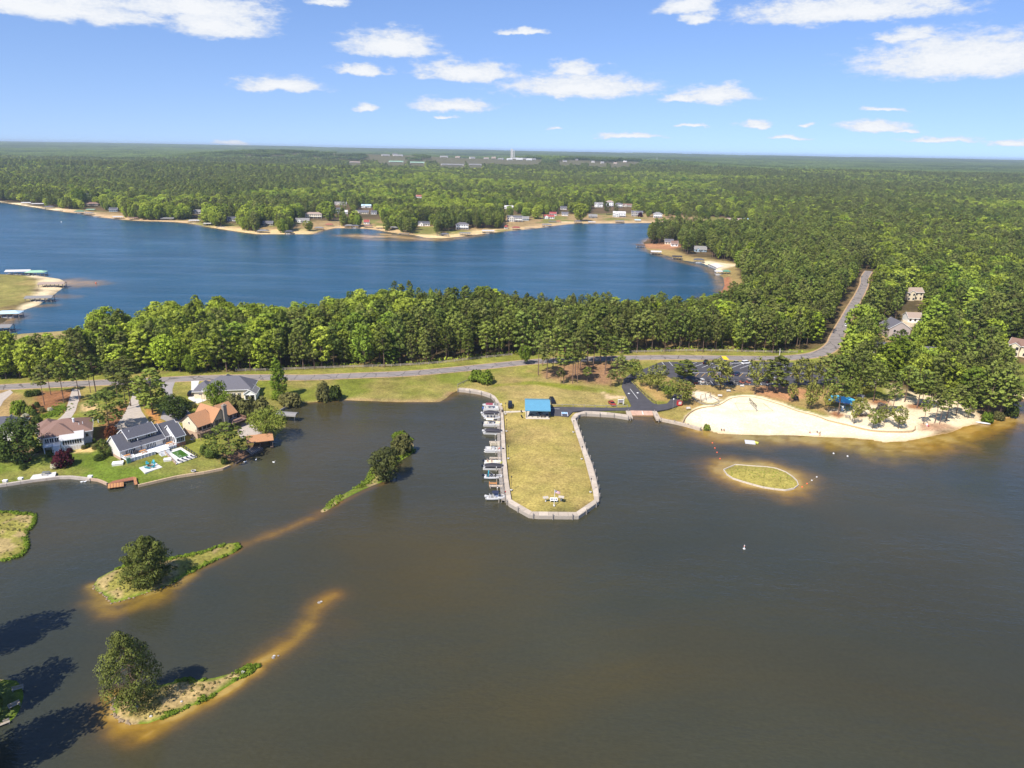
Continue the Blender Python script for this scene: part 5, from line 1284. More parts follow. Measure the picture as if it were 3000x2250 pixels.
# --- grey hip-roofed cream house by the road
Dd,LD=house_at('house','grey hip roofed cream brick house beside the road',(600,1172),(738,1168))
wing(Dd,(0,LD,0,10.5),0,4.2,'hip',3.9,'cream_siding','slate_roof',.6);wing(Dd,(-4.2,2.5,1.5,10),0,3.3,'hip',2.8,'cream_siding','slate_roof',.5)
wing(Dd,(4,10,3,13),0,4.2,'hip',3.3,'cream_siding','slate_roof',.5)
SD_=(LD-2.2,LD+2.0,-2.4,4.5);wing(Dd,SD_,0,3.0,'gy',1.5,'white_vinyl','palegrey_roof',.4)
for i in range(4):window(Dd,SD_,'l',-1.8+i*.9,.7,.75,1.8,'white_vinyl',1,'dark_screen')
for i in range(2):window(Dd,SD_,'f',SD_[0]+1.1+i*1.9,.6,1.6,1.9,'white_vinyl',1,'dark_screen')
for x in(1.0,2.2):window(Dd,(0,0,0,0),'f',x,1.0,.8,1.5)
for x in(9,11,13):window(Dd,(0,0,0,0),'f',x,.6,1.3,2.1,'white_vinyl',2,'dark_screen',name='glazed_door')
window(Dd,(-4.2,2.5,1.5,10),'f',.0,.3,1.0,2.1,'dark_wood',1,'dark_screen',name='door')
hp_=G(593,1178,.9);hp=thing('basketball_hoop','basketball hoop on a pole at the edge of the pale driveway','basketball hoop',hp_)
MB().tube((0,0,0),(0,0,3.0),.06).tube((0,0,3.0),(-.5,.2,3.2),.05).build('pole',M('dark_metal'),hp);MB().box(-1.1,.1,.2,.26,2.8,3.6).build('backboard',M('grey_metal'),hp)
k=MB();
for i in range(10):k.tube((-.5+.25*math.cos(i*.628),-.1+.25*math.sin(i*.628),2.95),(-.5+.25*math.cos((i+1)*.628),-.1+.25*math.sin((i+1)*.628),2.95),.02,n=4)
k.build('rim',M('orange_plastic'),hp)
# --- brown boathouse by the shore, with a boat under it, and its dark deck
Bh=thing('boathouse','rusty brown roofed boathouse under the shady trees','boathouse',tuple(G(763,1308,.0)),R(22))
MB().slab([(-4.2,-3.2,3.0),(4.2,-3.2,3.0),(4.2,0.2,4.3),(-4.2,0.2,4.3)],.15).slab([(4.2,3.6,3.0),(-4.2,3.6,3.0),(-4.2,0.2,4.3),(4.2,0.2,4.3)],.15).build('roof',M('orange_roof'),Bh)
for x in(-3.8,0,3.8):
    for y in(-2.8,3.2):MB().box(x-.1,x+.1,y-.1,y+.1,-1.0,3.1).build('post',M('dark_wood'),Bh)
MB().box(-4,-3.0,-3,3.2,.4,.55).box(3.0,4.0,-3,3.2,.4,.55).box(-4,4,2.2,3.2,.4,.56).build('deck',M('dark_wood'),Bh)
dd=thing('shore_deck','dark brown waterside deck next to the rusty roofed boathouse','deck',tuple(G(745,1322,0)))
dock_boards(dd,[(716,1316),(760,1305),(772,1314),(735,1332)],.75,16,['dark_wood','grey_wood'])
for(x,y)in((737,1331),(770,1316),(752,1324)):
    p=G(x,y,0);o=MB().box(-.1,.1,-.1,.1,-1.5,.7).build('post',M('dark_wood'),dd);o.location=p-dd.location
# covered boat lift beside the willow
bl=thing('boat_lift','white arched boat lift cover standing in the water by the willow','boat lift',tuple(G(845,1232,0)),R(-8))
rg=[[(x,-1.7,2.3),(x,-1.55,2.75),(x,-.8,3.15),(x,0,3.25),(x,.8,3.15),(x,1.55,2.75),(x,1.7,2.3),(x,1.6,2.3),(x,0,3.1),(x,-1.6,2.3)]for x in(-4,3.6)]
MB().loft(rg).build('canopy',M('palegrey_roof'),bl)
for x in(-3.6,3.2):
    for y in(-1.5,1.5):MB().tube((x,y,-1.5),(x,y,2.5),.07).build('post',M('grey_metal'),bl)
for(px_,lb)in(((16,1412),'white box seat on the seawall at the left edge'),((61,1405),'small white pump box on the seawall near the patio'),((265,1399),'small white box at the corner of the seawall')):
    p=G(*px_,.8);t=thing('dock_box',lb,'box',p);MB().box(-.6,.6,-.4,.4,0,.55).build('body',M('white_concrete'),t);MB().box(-.63,.63,-.43,.43,.55,.65).build('lid',M('white_vinyl'),t)
pt=G(135,1389,.9);outdoor_table((pt.x,pt.y,.88),.2,'grey metal table and benches on the waterside patio','grey_metal')
for(px_,lb,s)in(((346,1361),'white flat topped hot tub cover at the corner of the white decks',1.5),((492,1350),'white slab table on the lawn beside the pool fence',1.1)):
    p=G(*px_,.8);t=thing('garden_box',lb,'box',p,R(20));MB().box(-s,s,-s*.7,s*.7,0,.6).build('body',M('pale_siding'),t);MB().box(-s-.05,s+.05,-s*.7-.05,s*.7+.05,.6,.75).build('lid',M('white_vinyl'),t)
# ------------------------------------------------------------------ boats along the promenade
def B_(px,py,z=0.0):return G(*Z3(px,py),z)
def outboard(root,x,m,n='outboard_motor',s=1):
    MB().loft([[(x-.55*s,-.22,.75),(x+.05,-.22,.75),(x+.05,.22,.75),(x-.55*s,.22,.75)],[(x-.6*s,-.24,1.1),(x+.1,-.24,1.1),(x+.1,.24,1.1),(x-.6*s,.24,1.1)],[(x-.45*s,-.16,1.35),(x,-.16,1.35),(x,.16,1.35),(x-.45*s,.16,1.35)]]).box(x-.3,x-.05,-.08,.08,-.3,.75).build(n,m,root)
def seats(root,L,Wd,m,z):
    for(x0,x1,y0,y1)in((-L*.42,-L*.30,-Wd*.42,Wd*.42),(L*.12,L*.40,-Wd*.42,-Wd*.20),(L*.12,L*.40,Wd*.20,Wd*.42),(-L*.06,L*.02,Wd*.1,Wd*.38),(-L*.06,L*.02,-Wd*.38,-Wd*.1)):
        s=MB().box(x0,x1,y0,y1,z,z+.42);
        if x1-x0<.8:s.box(x0,x0+.14,y0,y1,z+.42,z+.85)
        else:s.box(x0,x1,y0 if y0<0 else y1-.14,y0+.14 if y0<0 else y1,z+.42,z+.8)
        s.build('seat',m,root)
def pontoon(label,loc,rz,L=6.6,cover=None,top=None,seat='gelcoat',motor='car_black',frame=None,panel='gelcoat'):
    t=thing('pontoon_boat',label,'boat',loc,rz,None);Wd=2.4
    for y in(-.8,.8):
        MB().tube((-L*.5,y,.12),(L*.42,y,.12),.32,.32,10).tube((L*.42,y,.12),(L*.53,y,.3),.32,.06,10).build('pontoon',M('alu'),t)
    MB().box(-L*.5,L*.48,-Wd/2,Wd/2,.46,.58).build('deck',M('beige_canvas' if seat=='tan_seat' else 'alu'),t)
    r=MB()
    for(x0,x1,y0,y1)in((-L*.46,L*.46,-Wd/2,-Wd/2+.06),(-L*.46,L*.46,Wd/2-.06,Wd/2),(L*.44,L*.46,-Wd/2+.06,-.4),(L*.44,L*.46,.4,Wd/2-.06),(-L*.46,-L*.44,-Wd/2+.06,.2)):r.box(x0,x1,y0,y1,.58,1.22)
    r.build('side_panel',M(panel),t);outboard(t,-L*.5,M(motor))
    if cover:
        rg=[]
        for(x,w,h)in((-L*.47,.9,.9),(-L*.38,1.0,1.28),(-L*.1,1.0,1.62),(L*.15,1.0,1.45),(L*.38,1.0,1.3),(L*.47,.85,1.0)):
            k=Wd/2*w+.03;rg.append([(x,-k,.74),(x,-k,h-.1),(x,-k*.55,h+.12),(x,0,h+.2),(x,k*.55,h+.12),(x,k,h-.1),(x,k,.74)])
        MB().loft(rg).build('boat_cover',M(cover),t,True)
    else:seats(t,L,Wd,M(seat),.58);MB().box(-.1,.45,-1.0,-.45,.58,1.45).build('console',M('gelcoat'),t)
    if top:
        rg=[[(x,-1.15,2.55),(x,-.7,2.8),(x,0,2.88),(x,.7,2.8),(x,1.15,2.55),(x,.7,2.72),(x,0,2.8),(x,-.7,2.72)]for x in(-L*.36,-L*.36+1.3,-L*.36+2.7)]
        MB().loft(rg).build('bimini_top',M(top),t)
        f=MB()
        for y in(-1.12,1.12):f.tube((-L*.1,y,1.2),(-L*.36+.1,y,2.6),.035).tube((-L*.1,y,1.2),(-L*.36+2.6,y,2.6),.035)
        f.build('bimini_frame',M('alu'),t)
    if frame:
        f=MB()
        for x in(-L*.3,L*.16):
            for y in(-1.1,1.1):f.box(x-.06,x+.06,y-.06,y+.06,1.2,2.7)
        for y in(-1.1,-.37,.37,1.1):f.box(-L*.32,L*.18,y-.05,y+.05,2.7,2.8)
        for x in(-L*.3,L*.16):f.box(x-.05,x+.05,-1.15,1.15,2.62,2.7)
        f.build('bare_top_frame',M(frame),t)
    return t
def runabout(label,loc,rz,L=5.8,hull='gelcoat',seat='tan_seat',motor='car_black',top=None,folded=None,screen=True):
    t=thing('motor_boat',label,'boat',loc,rz);Wd=2.2
    rg=[]
    for(x,w,zb,zt)in((-.5,.88,-.15,.72),(-.25,1.0,-.2,.74),(.05,1.0,-.2,.80),(.28,.80,-.1,.88),(.42,.45,.1,.94),(.5,.07,.5,.98)):
        k=Wd/2*w;rg.append([(x*L,-k*.55,zb),(x*L,-k,(zb+zt)/2+.1),(x*L,-k,zt),(x*L,k,zt),(x*L,k,(zb+zt)/2+.1),(x*L,k*.55,zb)])
    MB().loft(rg).build('hull',M(hull),t)
    MB().box(-L*.40,L*.02,-.82,.82,.60,.815).prism([(L*.10,-.72),(L*.27,-.55),(L*.36,0),(L*.27,.55),(L*.10,.72)],.7,.905).build('cockpit',M('beige_canvas' if seat=='tan_seat' else 'palegrey_roof'),t)
    for(x,y)in((-.12,-.45),(-.12,.45),(-.32,-.4),(-.32,.4)):MB().box(x*L-.25,x*L+.25,y-.3,y+.3,.8,1.05).box(x*L-.25,x*L-.13,y-.3,y+.3,1.05,1.4).build('seat',M(seat),t)
    if screen:MB().slab([(L*.06,-.85,.85),(L*.10,-.85,.85),(L*.02,-.75,1.3),(L*-.02,-.75,1.3)][::-1],.04).slab([(L*.10,-.85,.9),(L*.10,.85,.9),(L*.03,.75,1.32),(L*.03,-.75,1.32)],.04).build('windscreen',M('glass'),t)
    outboard(t,-L*.5,M(motor))
    if top:
        MB().box(-L*.22,L*.08,-.85,.85,2.1,2.22).build('canopy',M(top),t);f=MB()
        for x in(-L*.2,L*.06):
            for y in(-.78,.78):f.tube((x,y,.8),(x,y,2.1),.035)
        f.build('canopy_frame',M('alu'),t);MB().box(-.5,.3,-.35,.35,.8,1.5).build('console',mat('console_blue',(.25,.29,.40),.5,.1),t)
    if folded:
        MB().tube((-L*.28,-.9,2.1),(-L*.28,.9,2.1),.17).tube((-L*.30,-.9,.9),(-L*.28,-.9,2.1),.14).build('folded_bimini',M(folded),t)
        MB().tube((-L*.26,-.9,2.0),(-L*.05,-.95,.9),.03).tube((-L*.26,.9,2.0),(-L*.05,.95,.9),.03).build('bimini_frame',M('alu'),t)
    return t
E_=R(0);W_=R(180)
q=B_(505,400);runabout('white speedboat with pointed bow out, first at the shore end of the promenade',(q.x,q.y,0),W_,7.0,seat='gelcoat',motor='gelcoat')
q=B_(506,440);pontoon('white pontoon boat under a maroon canopy near the shore end',(q.x,q.y,0),E_,6.2,top='maroon',motor='blue_paint')
q=B_(502,493);pontoon('pontoon boat in a black cover with a white motor beside the maroon canopy',(q.x,q.y,0),E_,6.8,cover='cover_black',motor='gelcoat')
q=B_(524,532);runabout('white open bowrider with navy seats between two pontoon boats',(q.x,q.y,0),E_,6.4,seat='navy',motor='gelcoat')
q=B_(518,602);pontoon('cream pontoon boat under a cream canopy',(q.x,q.y,0),E_,6.8,top='beige_canvas',seat='beige_canvas',motor='car_black',panel='gelcoat')
q=B_(524,684);pontoon('pontoon boat in a black cover with a white motor just above an empty slip',(q.x,q.y,0),E_,6.8,cover='cover_black',motor='gelcoat')
q=B_(526,876);pontoon('white pontoon boat with a bare beige roof frame between two empty slips',(q.x,q.y,0),W_,6.0,frame='beige_canvas',seat='gelcoat')
q=B_(530,1004);runabout('white boat full of tan seats with a black motor',(q.x,q.y,0),E_,6.2,seat='tan_seat',motor='car_black',screen=False)
q=B_(527,1058);pontoon('pontoon boat in a black cover with a black motor alongside the tan seated boat',(q.x,q.y,0),E_,6.6,cover='cover_black',motor='car_black')
q=B_(534,1158);runabout('white deck boat with a folded turquoise canopy',(q.x,q.y,0),E_,6.2,seat='navy',motor='car_black',folded='turquoise')
q=B_(562,1376);runabout('white centre console boat with a dark blue canopy at the far end of the row',(q.x,q.y,0),R(6),6.0,seat='gelcoat',motor='gelcoat',top='navy',screen=False)
fpl=['pale finger pier beside the white speedboat','pale finger pier behind the maroon canopy','pale finger pier in front of the white bowrider','pale finger pier below the cream pontoon boat','pale finger pier of the empty slip above the bare framed boat','pale finger pier of the empty slip below the bare framed boat','pale finger pier behind the folded turquoise canopy','pale finger pier with white floats beside the orange rails','pale finger pier behind the blue canopied boat']
for i,(x0,x1,y)in enumerate(((530,598,418),(520,600,462),(510,603,556),(480,606,640),(480,606,771),(483,616,941),(500,622,1124),(482,640,1235),(540,660,1346))):
    a,b=B_(x0,y,.6),B_(x1+6,y,.6);t=thing('finger_pier',fpl[i],'pier',(a.x,a.y,0),0,'finger piers along the promenade');L=b.x-a.x;n=max(int(L/.6),3)
    for k in range(n):MB().box(L*k/n+.02,L*(k+1)/n-.02,-.55,.55,.5+(k%2)*.006,.60+(k%3)*.006).build('plank',rp.choice(pvar),t)
    MB().box(0,L,-.5,-.4,.32,.5).box(0,L,.4,.5,.32,.5).build('beam',M('weathered_wood'),t)
    for x in(.3,L*.5):o=MB().box(x-.13,x+.13,-.68,-.56,-1.2,.9).build('post',M('weathered_wood'),t)
ml=['mooring pile standing below the black covered pontoon boat','mooring pile off the empty slip above the bare framed boat','mooring pile at the side of the bare framed boat','blue grey mooring pile at the second black covered pontoon boat','mooring pile at the side of the folded turquoise canopy','greenish mooring pile alone below the orange rails','mooring pile in front of the blue canopied boat','mooring pile at the side of the first black covered boat','mooring pile in front of the cream pontoon boat']
for i,(x,y)in enumerate(((544,742),(547,800),(551,908),(556,1088),(561,1195),(568,1308),(583,1416),(536,520),(541,628))):
    p=B_(x,y);t=thing('mooring_pile',ml[i],'mooring pile',(p.x,p.y,0),0,'mooring piles off the finger piers')
    MB().tube((0,0,-1.5),(0,0,1.5),.13,.12,8).build('shaft',M('weathered_wood'),t);MB().lathe([(.15,1.5),(.02,1.72)],8).build('cap',M('white_vinyl'),t)
a=B_(478,1212,.9);b=B_(562,1212,.9);t=thing('boat_lift_rails','orange wooden lift rails in the empty slip near the end','boat lift',(a.x,a.y,0))
for k in(0,.55):o=MB().box(0,b.x-a.x,k-.07,k+.07,.75,.95).build('rail',M('orange_wood'),t)
for x in(.1,b.x-a.x-.1):
    for y in(-.1,.65):MB().box(x-.08,x+.08,y-.08,y+.08,-1,1.2).build('post',M('orange_wood'),t)
for i,(x,y,m,lb)in enumerate(((648,1310,'red_plastic','red float hanging by the promenade near the blue canopied boat'),(588,850,'red_plastic','red float at the bow of the bare framed boat'),(612,995,'yellow_plastic','yellow float at the bow of the tan seated boat'))):
    p=B_(x,y,.8);t=tag(MB().lathe([(.08,0),(.3,.15),(.38,.5),(.3,.85),(.08,1.0)],10).build('mooring_float',M(m)),lb,'float');t.location=(p.x,p.y,.3)
# ------------------------------------------------------------------ pavilion, lamps, flag, benches
pv0,pv1=B_(866,515,.95),B_(1116,515,.95);PW=(pv1-pv0).length
PV=thing('picnic_pavilion','open picnic pavilion with a bright blue metal roof','pavilion',(pv0.x,pv0.y,.85));DP=12.0
MB().box(0,PW,-1.4,DP,0,.18).build('floor_slab',M('path_concrete'),PV)
hf,hr=3.1,4.3
seam=MB();rfm=MB().slab([(-.3,-.6,hf),(PW+.3,-.6,hf),(PW+.3,DP/2,hr+.6),(-.3,DP/2,hr+.6)],.14).slab([(PW+.3,DP+.6,hf),(-.3,DP+.6,hf),(-.3,DP/2,hr+.6),(PW+.3,DP/2,hr+.6)],.14)
rf=rfm.build('roof',M('blue_roof'),PV)
for i in range(23):
    x=-.3+(PW+.6)*i/22;s=MB()
    s.slab([(x-.035,-.6,hf+.05),(x+.035,-.6,hf+.05),(x+.035,DP/2,hr+.65),(x-.035,DP/2,hr+.65)],.06).build('seam',M('blue_roof'),rf)
MB().box(-.34,PW+.34,-.68,-.605,hf-.25,hf+.06).build('gutter',M('blue_roof'),rf)
pcm=MB().box(-.11,.11,-.11,.11,.18,3.15).mesh('post',M('dark_metal'))
for x in(.3,PW*.5,PW-.3):
    for y in(-.2,DP*.5,DP-.3):o=link('post',pcm,PV,(x,y,0))
MB().box(.5,PW-.5,DP-.6,DP-.4,.18,2.6).build('back_wall',M('palegrey_roof'),PV)
for i,(x,y,lb)in enumerate(((2.0,1.2,'dark round picnic table at the left front of the pavilion'),(5.2,3.2,'dark round picnic table in the middle of the pavilion'),(8.2,1.4,'dark round picnic table at the right front of the pavilion'),(6.4,.6,'dark bench table at the front of the pavilion'))):
    p=toworld(PV,x,y,.18);t=thing('picnic_table',lb,'table',p)
    if i<3:
        MB().lathe([(.75,.72),(.75,.78)],14).build('tabletop',M('cover_black'),t);MB().tube((0,0,0),(0,0,.72),.08).build('pedestal',M('dark_metal'),t)
        for k in range(4):a_=k*1.571+.4;o=MB().lathe([(.3,.42),(.3,.48)],10).tube((0,0,0),(0,0,.42),.05).build('seat',M('cover_black'),t);o.location=(math.cos(a_)*1.1,math.sin(a_)*1.1,0)
    else:MB().box(-.9,.9,-.35,.35,.7,.76).build('tabletop',M('dark_wood'),t);MB().box(-.9,.9,-.85,-.55,.4,.46).build('bench',M('dark_wood'),t);MB().box(-.9,.9,.55,.85,.4,.46).build('bench',M('dark_wood'),t);MB().box(-.7,-.6,-.8,.8,0,.7).box(.6,.7,-.8,.8,0,.7).build('leg',M('dark_metal'),t)
for(x,y,lb)in((824,468,'small dark chair on the grass left of the pavilion, nearer the path'),(828,520,'small dark chair on the grass left of the pavilion, nearer the water')):
    p=B_(x,y,.9);t=thing('garden_chair',lb,'chair',p,.6);MB().box(-.28,.28,-.28,.28,.38,.44).build('seat',M('dark_metal'),t);MB().slab([(-.28,.26,.44),(.28,.26,.44),(.28,.45,1.0),(-.28,.45,1.0)],.05).build('backrest',M('dark_metal'),t)
    for xx in(-.24,.24):
        for yy in(-.24,.24):MB().box(xx-.025,xx+.025,yy-.025,yy+.025,0,.38).build('leg',M('dark_metal'),t)
def lamp_post(p,label,h=3.9):
    t=thing('lamp_post',label,'lamp post',p,0,'slim dark lamp posts on the grassy pier')
    MB().lathe([(.35,-.1),(.35,.08)],10).build('footing',M('white_concrete'),t);MB().tube((0,0,.08),(0,0,h),.055,.04,6).build('pole',M('dark_metal'),t)
    MB().lathe([(.05,h),(.16,h+.08),(.18,h+.35),(.10,h+.5),(.02,h+.6)],8).build('lantern',M('dark_metal'),t)
for(x,y,lb)in((652,478,'slim dark lamp post beside the path to the pavilion'),(663,658,'slim dark lamp post on the boat side opposite the last covered boat before the gap'),(683,946,'slim dark lamp post on the boat side opposite the bare framed boat'),(714,1280,'slim dark lamp post on the boat side near the end of the pier'),(1370,668,'slim dark lamp post on the open water side nearest the pavilion'),(1458,952,'slim dark lamp post halfway along the open water side'),(1552,1302,'slim dark lamp post on the open water side near the end of the pier')):
    p=B_(x,y,.9);lamp_post((p.x,p.y,.9),lb)
p=B_(1166,1448,.9);fl=thing('flagpole','white flagpole with a stars and stripes flag at the end of the pier','flagpole',(p.x,p.y,.9))
H_=vsize(p,Z3(0,1285)[1]);MB().tube((0,0,0),(0,0,H_),.09,.05,8).build('pole',M('white_paint'),fl);MB().lathe([(.02,H_),(.1,H_+.08),(.02,H_+.18)],8).build('finial',M('alu'),fl);MB().box(-.25,.25,-.25,.25,-.1,.2).build('plinth',M('white_concrete'),fl)
fw,fh=1.5,.85;nn=12;fg=MB();wave=lambda t_:.12*math.sin(t_*6.5)
for s in range(13):
    fg.mat(0 if s%2==0 else 1)
    for k in range(nn):
        t0,t1=k/nn,(k+1)/nn;z0=H_-.1-fh*(s+1)/13;z1=H_-.1-fh*s/13
        if s<7 and t0<.4-1e-6:
            fg.mat(2)
        else:fg.mat(0 if s%2==0 else 1)
        d0,d1=-.25*t0*t0,-.25*t1*t1
        fg.add([(.06+fw*t0,wave(t0),z0+d0),(.06+fw*t1,wave(t1),z0+d1),(.06+fw*t1,wave(t1),z1+d1),(.06+fw*t0,wave(t0),z1+d0),
                (.06+fw*t0,wave(t0)+.012,z0+d0),(.06+fw*t1,wave(t1)+.012,z0+d1),(.06+fw*t1,wave(t1)+.012,z1+d1),(.06+fw*t0,wave(t0)+.012,z1+d0)],[(0,1,2,3),(5,4,7,6)])
mf=[mat('flag_red',(.45,.02,.03),.8,.05),mat('flag_white',(.8,.8,.8),.8,.03),mat('flag_blue',(.02,.03,.14),.8,.05)]
flag=fg.build('flag',mf,fl)
stm=MB()
for r_ in range(5):
    for c_ in range(6):t_=(c_+.5)/6*.4;x=.06+fw*t_;z=H_-.1-fh*(7/13)*(r_+.5)/5-.25*t_*t_;stm.box(x-.025,x+.025,wave(t_)-.012,wave(t_)-.004,z-.025,z+.025)
stm.build('star',mf[1],flag)
p=B_(1162,1415,.9);mb_=thing('memorial_board','white board with dark plaques at the foot of the flagpole','board',(p.x,p.y+.3,.9))
for x in(-.9,.9):MB().box(x-.06,x+.06,-.05,.05,0,.75).build('leg',M('white_paint'),mb_)
MB().slab([(-1.05,-.3,.65),(1.05,-.3,.65),(1.05,.45,1.15),(-1.05,.45,1.15)],.08).build('panel',M('white_paint'),mb_)
for i in range(4):
    x=-.72+i*.48;MB().slab([(x-.18,-.18,.74),(x+.18,-.18,.74),(x+.18,.25,1.026),(x-.18,.25,1.026)],.02).build('plaque',M('navy'),mb_)
for(x,y,sgn,lb)in((1076,1405,-1,'pale slab roofed stand to the left of the flagpole'),(1240,1400,1,'pale slab roofed stand to the right of the flagpole')):
    p=B_(x,y,.9);t=thing('memorial_stand',lb,'stand',(p.x,p.y,.9),R(-14*sgn)if sgn>0 else R(14))
    MB().box(-.12,.12,-.12,.12,0,1.25).build('post',M('white_paint'),t);MB().slab([(-.8,-.4,1.2),(.8,-.4,1.2),(.8,.4,1.5),(-.8,.4,1.5)],.12).build('panel',mat('stand_pale',(.42,.37,.30),.8,.08),t)
# bins on the promenade and the picture board by the entry road
p=B_(617,460,1.02);t=thing('litter_bin','dark round bin on the promenade beside the path','bin',p);MB().lathe([(.28,0),(.32,.85)],10).build('body',M('dark_wood'),t);MB().lathe([(.34,.85),(.2,1.05)],10).build('lid',M('dark_metal'),t)
p=B_(1868,378,.9);t=thing('notice_board','white framed notice board on the grass beside the entry road','notice board',p,R(5))
for x in(-1.0,1.0):MB().box(x-.08,x+.08,-.08,.08,0,2.0).build('post',M('white_paint'),t)
MB().box(1.2,1.34,-.07,.07,0,2.9).build('tall_post',M('white_paint'),t)
MB().box(-.92,.92,-.06,.06,.75,1.75).build('board',mat('board_grey',(.25,.22,.26),.6,.25,4),t);MB().box(-1.15,1.15,-.25,.25,2.0,2.08).build('roof',M('white_paint'),t)
# ------------------------------------------------------------------ cars and golf carts
wh=MB().tube((0,-.11,0),(0,.11,0),.33,n=12).mesh('wheel',M('rubber'));hubm=MB().tube((0,-.12,0),(0,.12,0),.17,n=8).mesh('hub',M('grey_metal'))
def car(name,label,cat,loc,rz,paint,kind='car',group=None):
    t=thing(name,label,cat,loc,rz,group);L={'car':4.6,'suv':4.9,'pickup':5.6}[kind];w=.92;hb=.95 if kind=='car' else 1.08;ht=1.45 if kind=='car' else 1.78
    x0,x1=-L/2,L/2
    rg=[[(x,-w*k,.32),(x,-w*k*1.0,hb*.7),(x,-w*k*.93,z),(x,w*k*.93,z),(x,w*k,hb*.7),(x,w*k,.32)]for(x,k,z)in((x0,.88,hb*.86),(x0+.25,1,hb*.96),(x0+L*.3,1,hb),(x0+L*.68,1,hb),(x1-.5,.98,hb*.88),(x1,.86,hb*.72))]
    MB().loft(rg).build('body',M(paint),t)
    if kind=='pickup':c0,c1,c2,c3=x0+L*.34,x0+L*.38,x0+L*.62,x0+L*.74
    elif kind=='suv':c0,c1,c2,c3=x0+.12,x0+.4,x0+L*.62,x0+L*.74
    else:c0,c1,c2,c3=x0+L*.10,x0+L*.26,x0+L*.58,x0+L*.74
    ca=MB();ca.loft([[(c0,-w*.88,hb-.02),(c3,-w*.88,hb-.06),(c3,w*.88,hb-.06),(c0,w*.88,hb-.02)],[(c1,-w*.74,ht-.07),(c2,-w*.74,ht-.07),(c2,w*.74,ht-.07),(c1,w*.74,ht-.07)]])
    ca.build('windows',M('glass'),t)
    MB().loft([[(c1-.05,-w*.76,ht-.07),(c2+.05,-w*.76,ht-.07),(c2+.05,w*.76,ht-.07),(c1-.05,w*.76,ht-.07)],[(c1+.1,-w*.66,ht),(c2-.12,-w*.66,ht),(c2-.12,w*.66,ht),(c1+.1,w*.66,ht)]]).build('roof',M(paint),t)
    if kind=='pickup':MB().box(x0+.15,c0-.12,-w*.78,w*.78,hb-.1,hb+.012).build('load_bed',M('cover_black'),t)
    for x in(x0+L*.19,x0+L*.81):
        for y in(-w+.08,w-.08):o=link('wheel',wh,t,(x,y,.33));link('hub',hubm,o)
    for y in(-.62,.62):MB().box(x1-.12,x1-.005,y-.18,y+.18,hb*.55,hb*.7).build('headlight',M('gelcoat'),t);MB().box(x0+.0,x0+.06,y-.18,y+.18,hb*.62,hb*.8).build('tail_light',M('red_plastic'),t)
    return t
def cart(label,loc,rz,body,top,group='golf carts and cars along the lower edge of the lot'):
    t=thing('golf_cart',label,'golf cart',loc,rz,group)
    MB().box(-1.2,1.2,-.55,.55,.25,.42).loft([[(.55,-.55,.42),(1.2,-.5,.42),(1.2,.5,.42),(.55,.55,.42)],[(.6,-.5,.95),(.95,-.42,.8),(.95,.42,.8),(.6,.5,.95)]]).box(-1.2,-.4,-.55,.55,.42,.7).build('body',M(body),t)
    MB().box(-.75,-.2,-.52,.52,.7,.85).box(-.9,-.75,-.52,.52,.7,1.2).build('seat',M('tan_seat' if body=='gelcoat' else 'cover_black'),t)
    MB().box(-1.15,.8,-.6,.6,1.85,1.93).build('canopy',M(top),t)
    for x in(-1.0,.7):
        for y in(-.52,.52):MB().tube((x,y,.5),(x,y,1.85),.025).build('post',M('dark_metal'),t)
    for x in(-.85,.85):
        for y in(-.5,.5):o=link('wheel',wh,t,(x,y,.26));o.scale=(.75,.8,.75)
    return t
ZL=.945
def at4(x,y,z=ZL):return G(*Z4(x,y),z)
p=B_(702,400,.9);car('parked_car','black car parked alone on the grass near the promenade','car',p,R(-88),'car_black','suv')
p=B_(1147,355,.9);car('parked_car','black car parked on the grass behind the blue pavilion','car',p,R(-80),'car_black','suv')
p=B_(1778,380,.9);car('parked_car','small rusty red car on the grass near the notice board','car',p,R(-75),'car_red','car')
cars=[((1185,285),'car_black','suv',62,'dark suv in the upper bays left of the big tree'),((1430,288),'car_grey','suv',62,'dark grey suv in the upper bays right of the big tree'),((1572,296),'car_silver','pickup',20,'silver pickup in the upper bays'),((1705,292),'car_white','suv',25,'white suv in the upper bays beside the silver pickup'),((1813,300),'car_black','car',60,'small black car in the upper bays right of the white suv'),
        ((1520,430),'car_grey','car',58,'grey car in the middle row partly under a tree'),((1588,432),'car_blue','car',58,'dark blue car in the middle row'),((1945,525),'car_black','suv',110,'black suv in the lower row under the trees'),((1010,540),'car_black','suv',115,'black suv at the left end of the lower row')]
for(xy,m,k,a,lb)in cars:car('parked_car' if k!='pickup' else 'parked_pickup',lb,'car' if k!='pickup' else 'pickup',at4(*xy),R(a),m,k,'cars parked in the lot')
carts=[(925,545,'cover_black','cover_black','dark golf cart in the shade at the left of the lower row'),(1055,545,'navy','cover_black','dark blue golf cart beside the white golf cart on its left'),(1132,540,'gelcoat','gelcoat','white golf cart with a white roof in the lower row'),(1205,545,'palegrey_roof','cover_black','grey golf cart to the right of the white golf cart'),(1498,545,'navy','cover_black','dark golf cart just right of the yellow-green tree'),(1565,545,'palegrey_roof','cover_black','grey golf cart with a black roof in the right part of the lower row'),
         (1648,540,'redbrown_roof','cover_black','red brown golf cart with a black roof'),(1732,540,'redbrown_roof','tan_roof','brown golf cart with a tan roof'),(2045,520,'gelcoat','gelcoat','white golf cart under the right hand trees')]
for(x,y,b_,c_,lb)in carts:cart(lb,at4(x,y),R(112),b_,c_)
cart('dark golf cart on the entry road under the pale tree',at4(232,455),R(100),'navy','cover_black',None)
car('parked_car','black suv on the pale driveway of the grey roofed cream house','car',(*G(560,1157,.95)[:2],.95),R(100),'car_black','suv')
car('road_car','white car driving on the road through the trees','car',(*G(2478,955,.96)[:2],.955),R(72),'car_white','car')
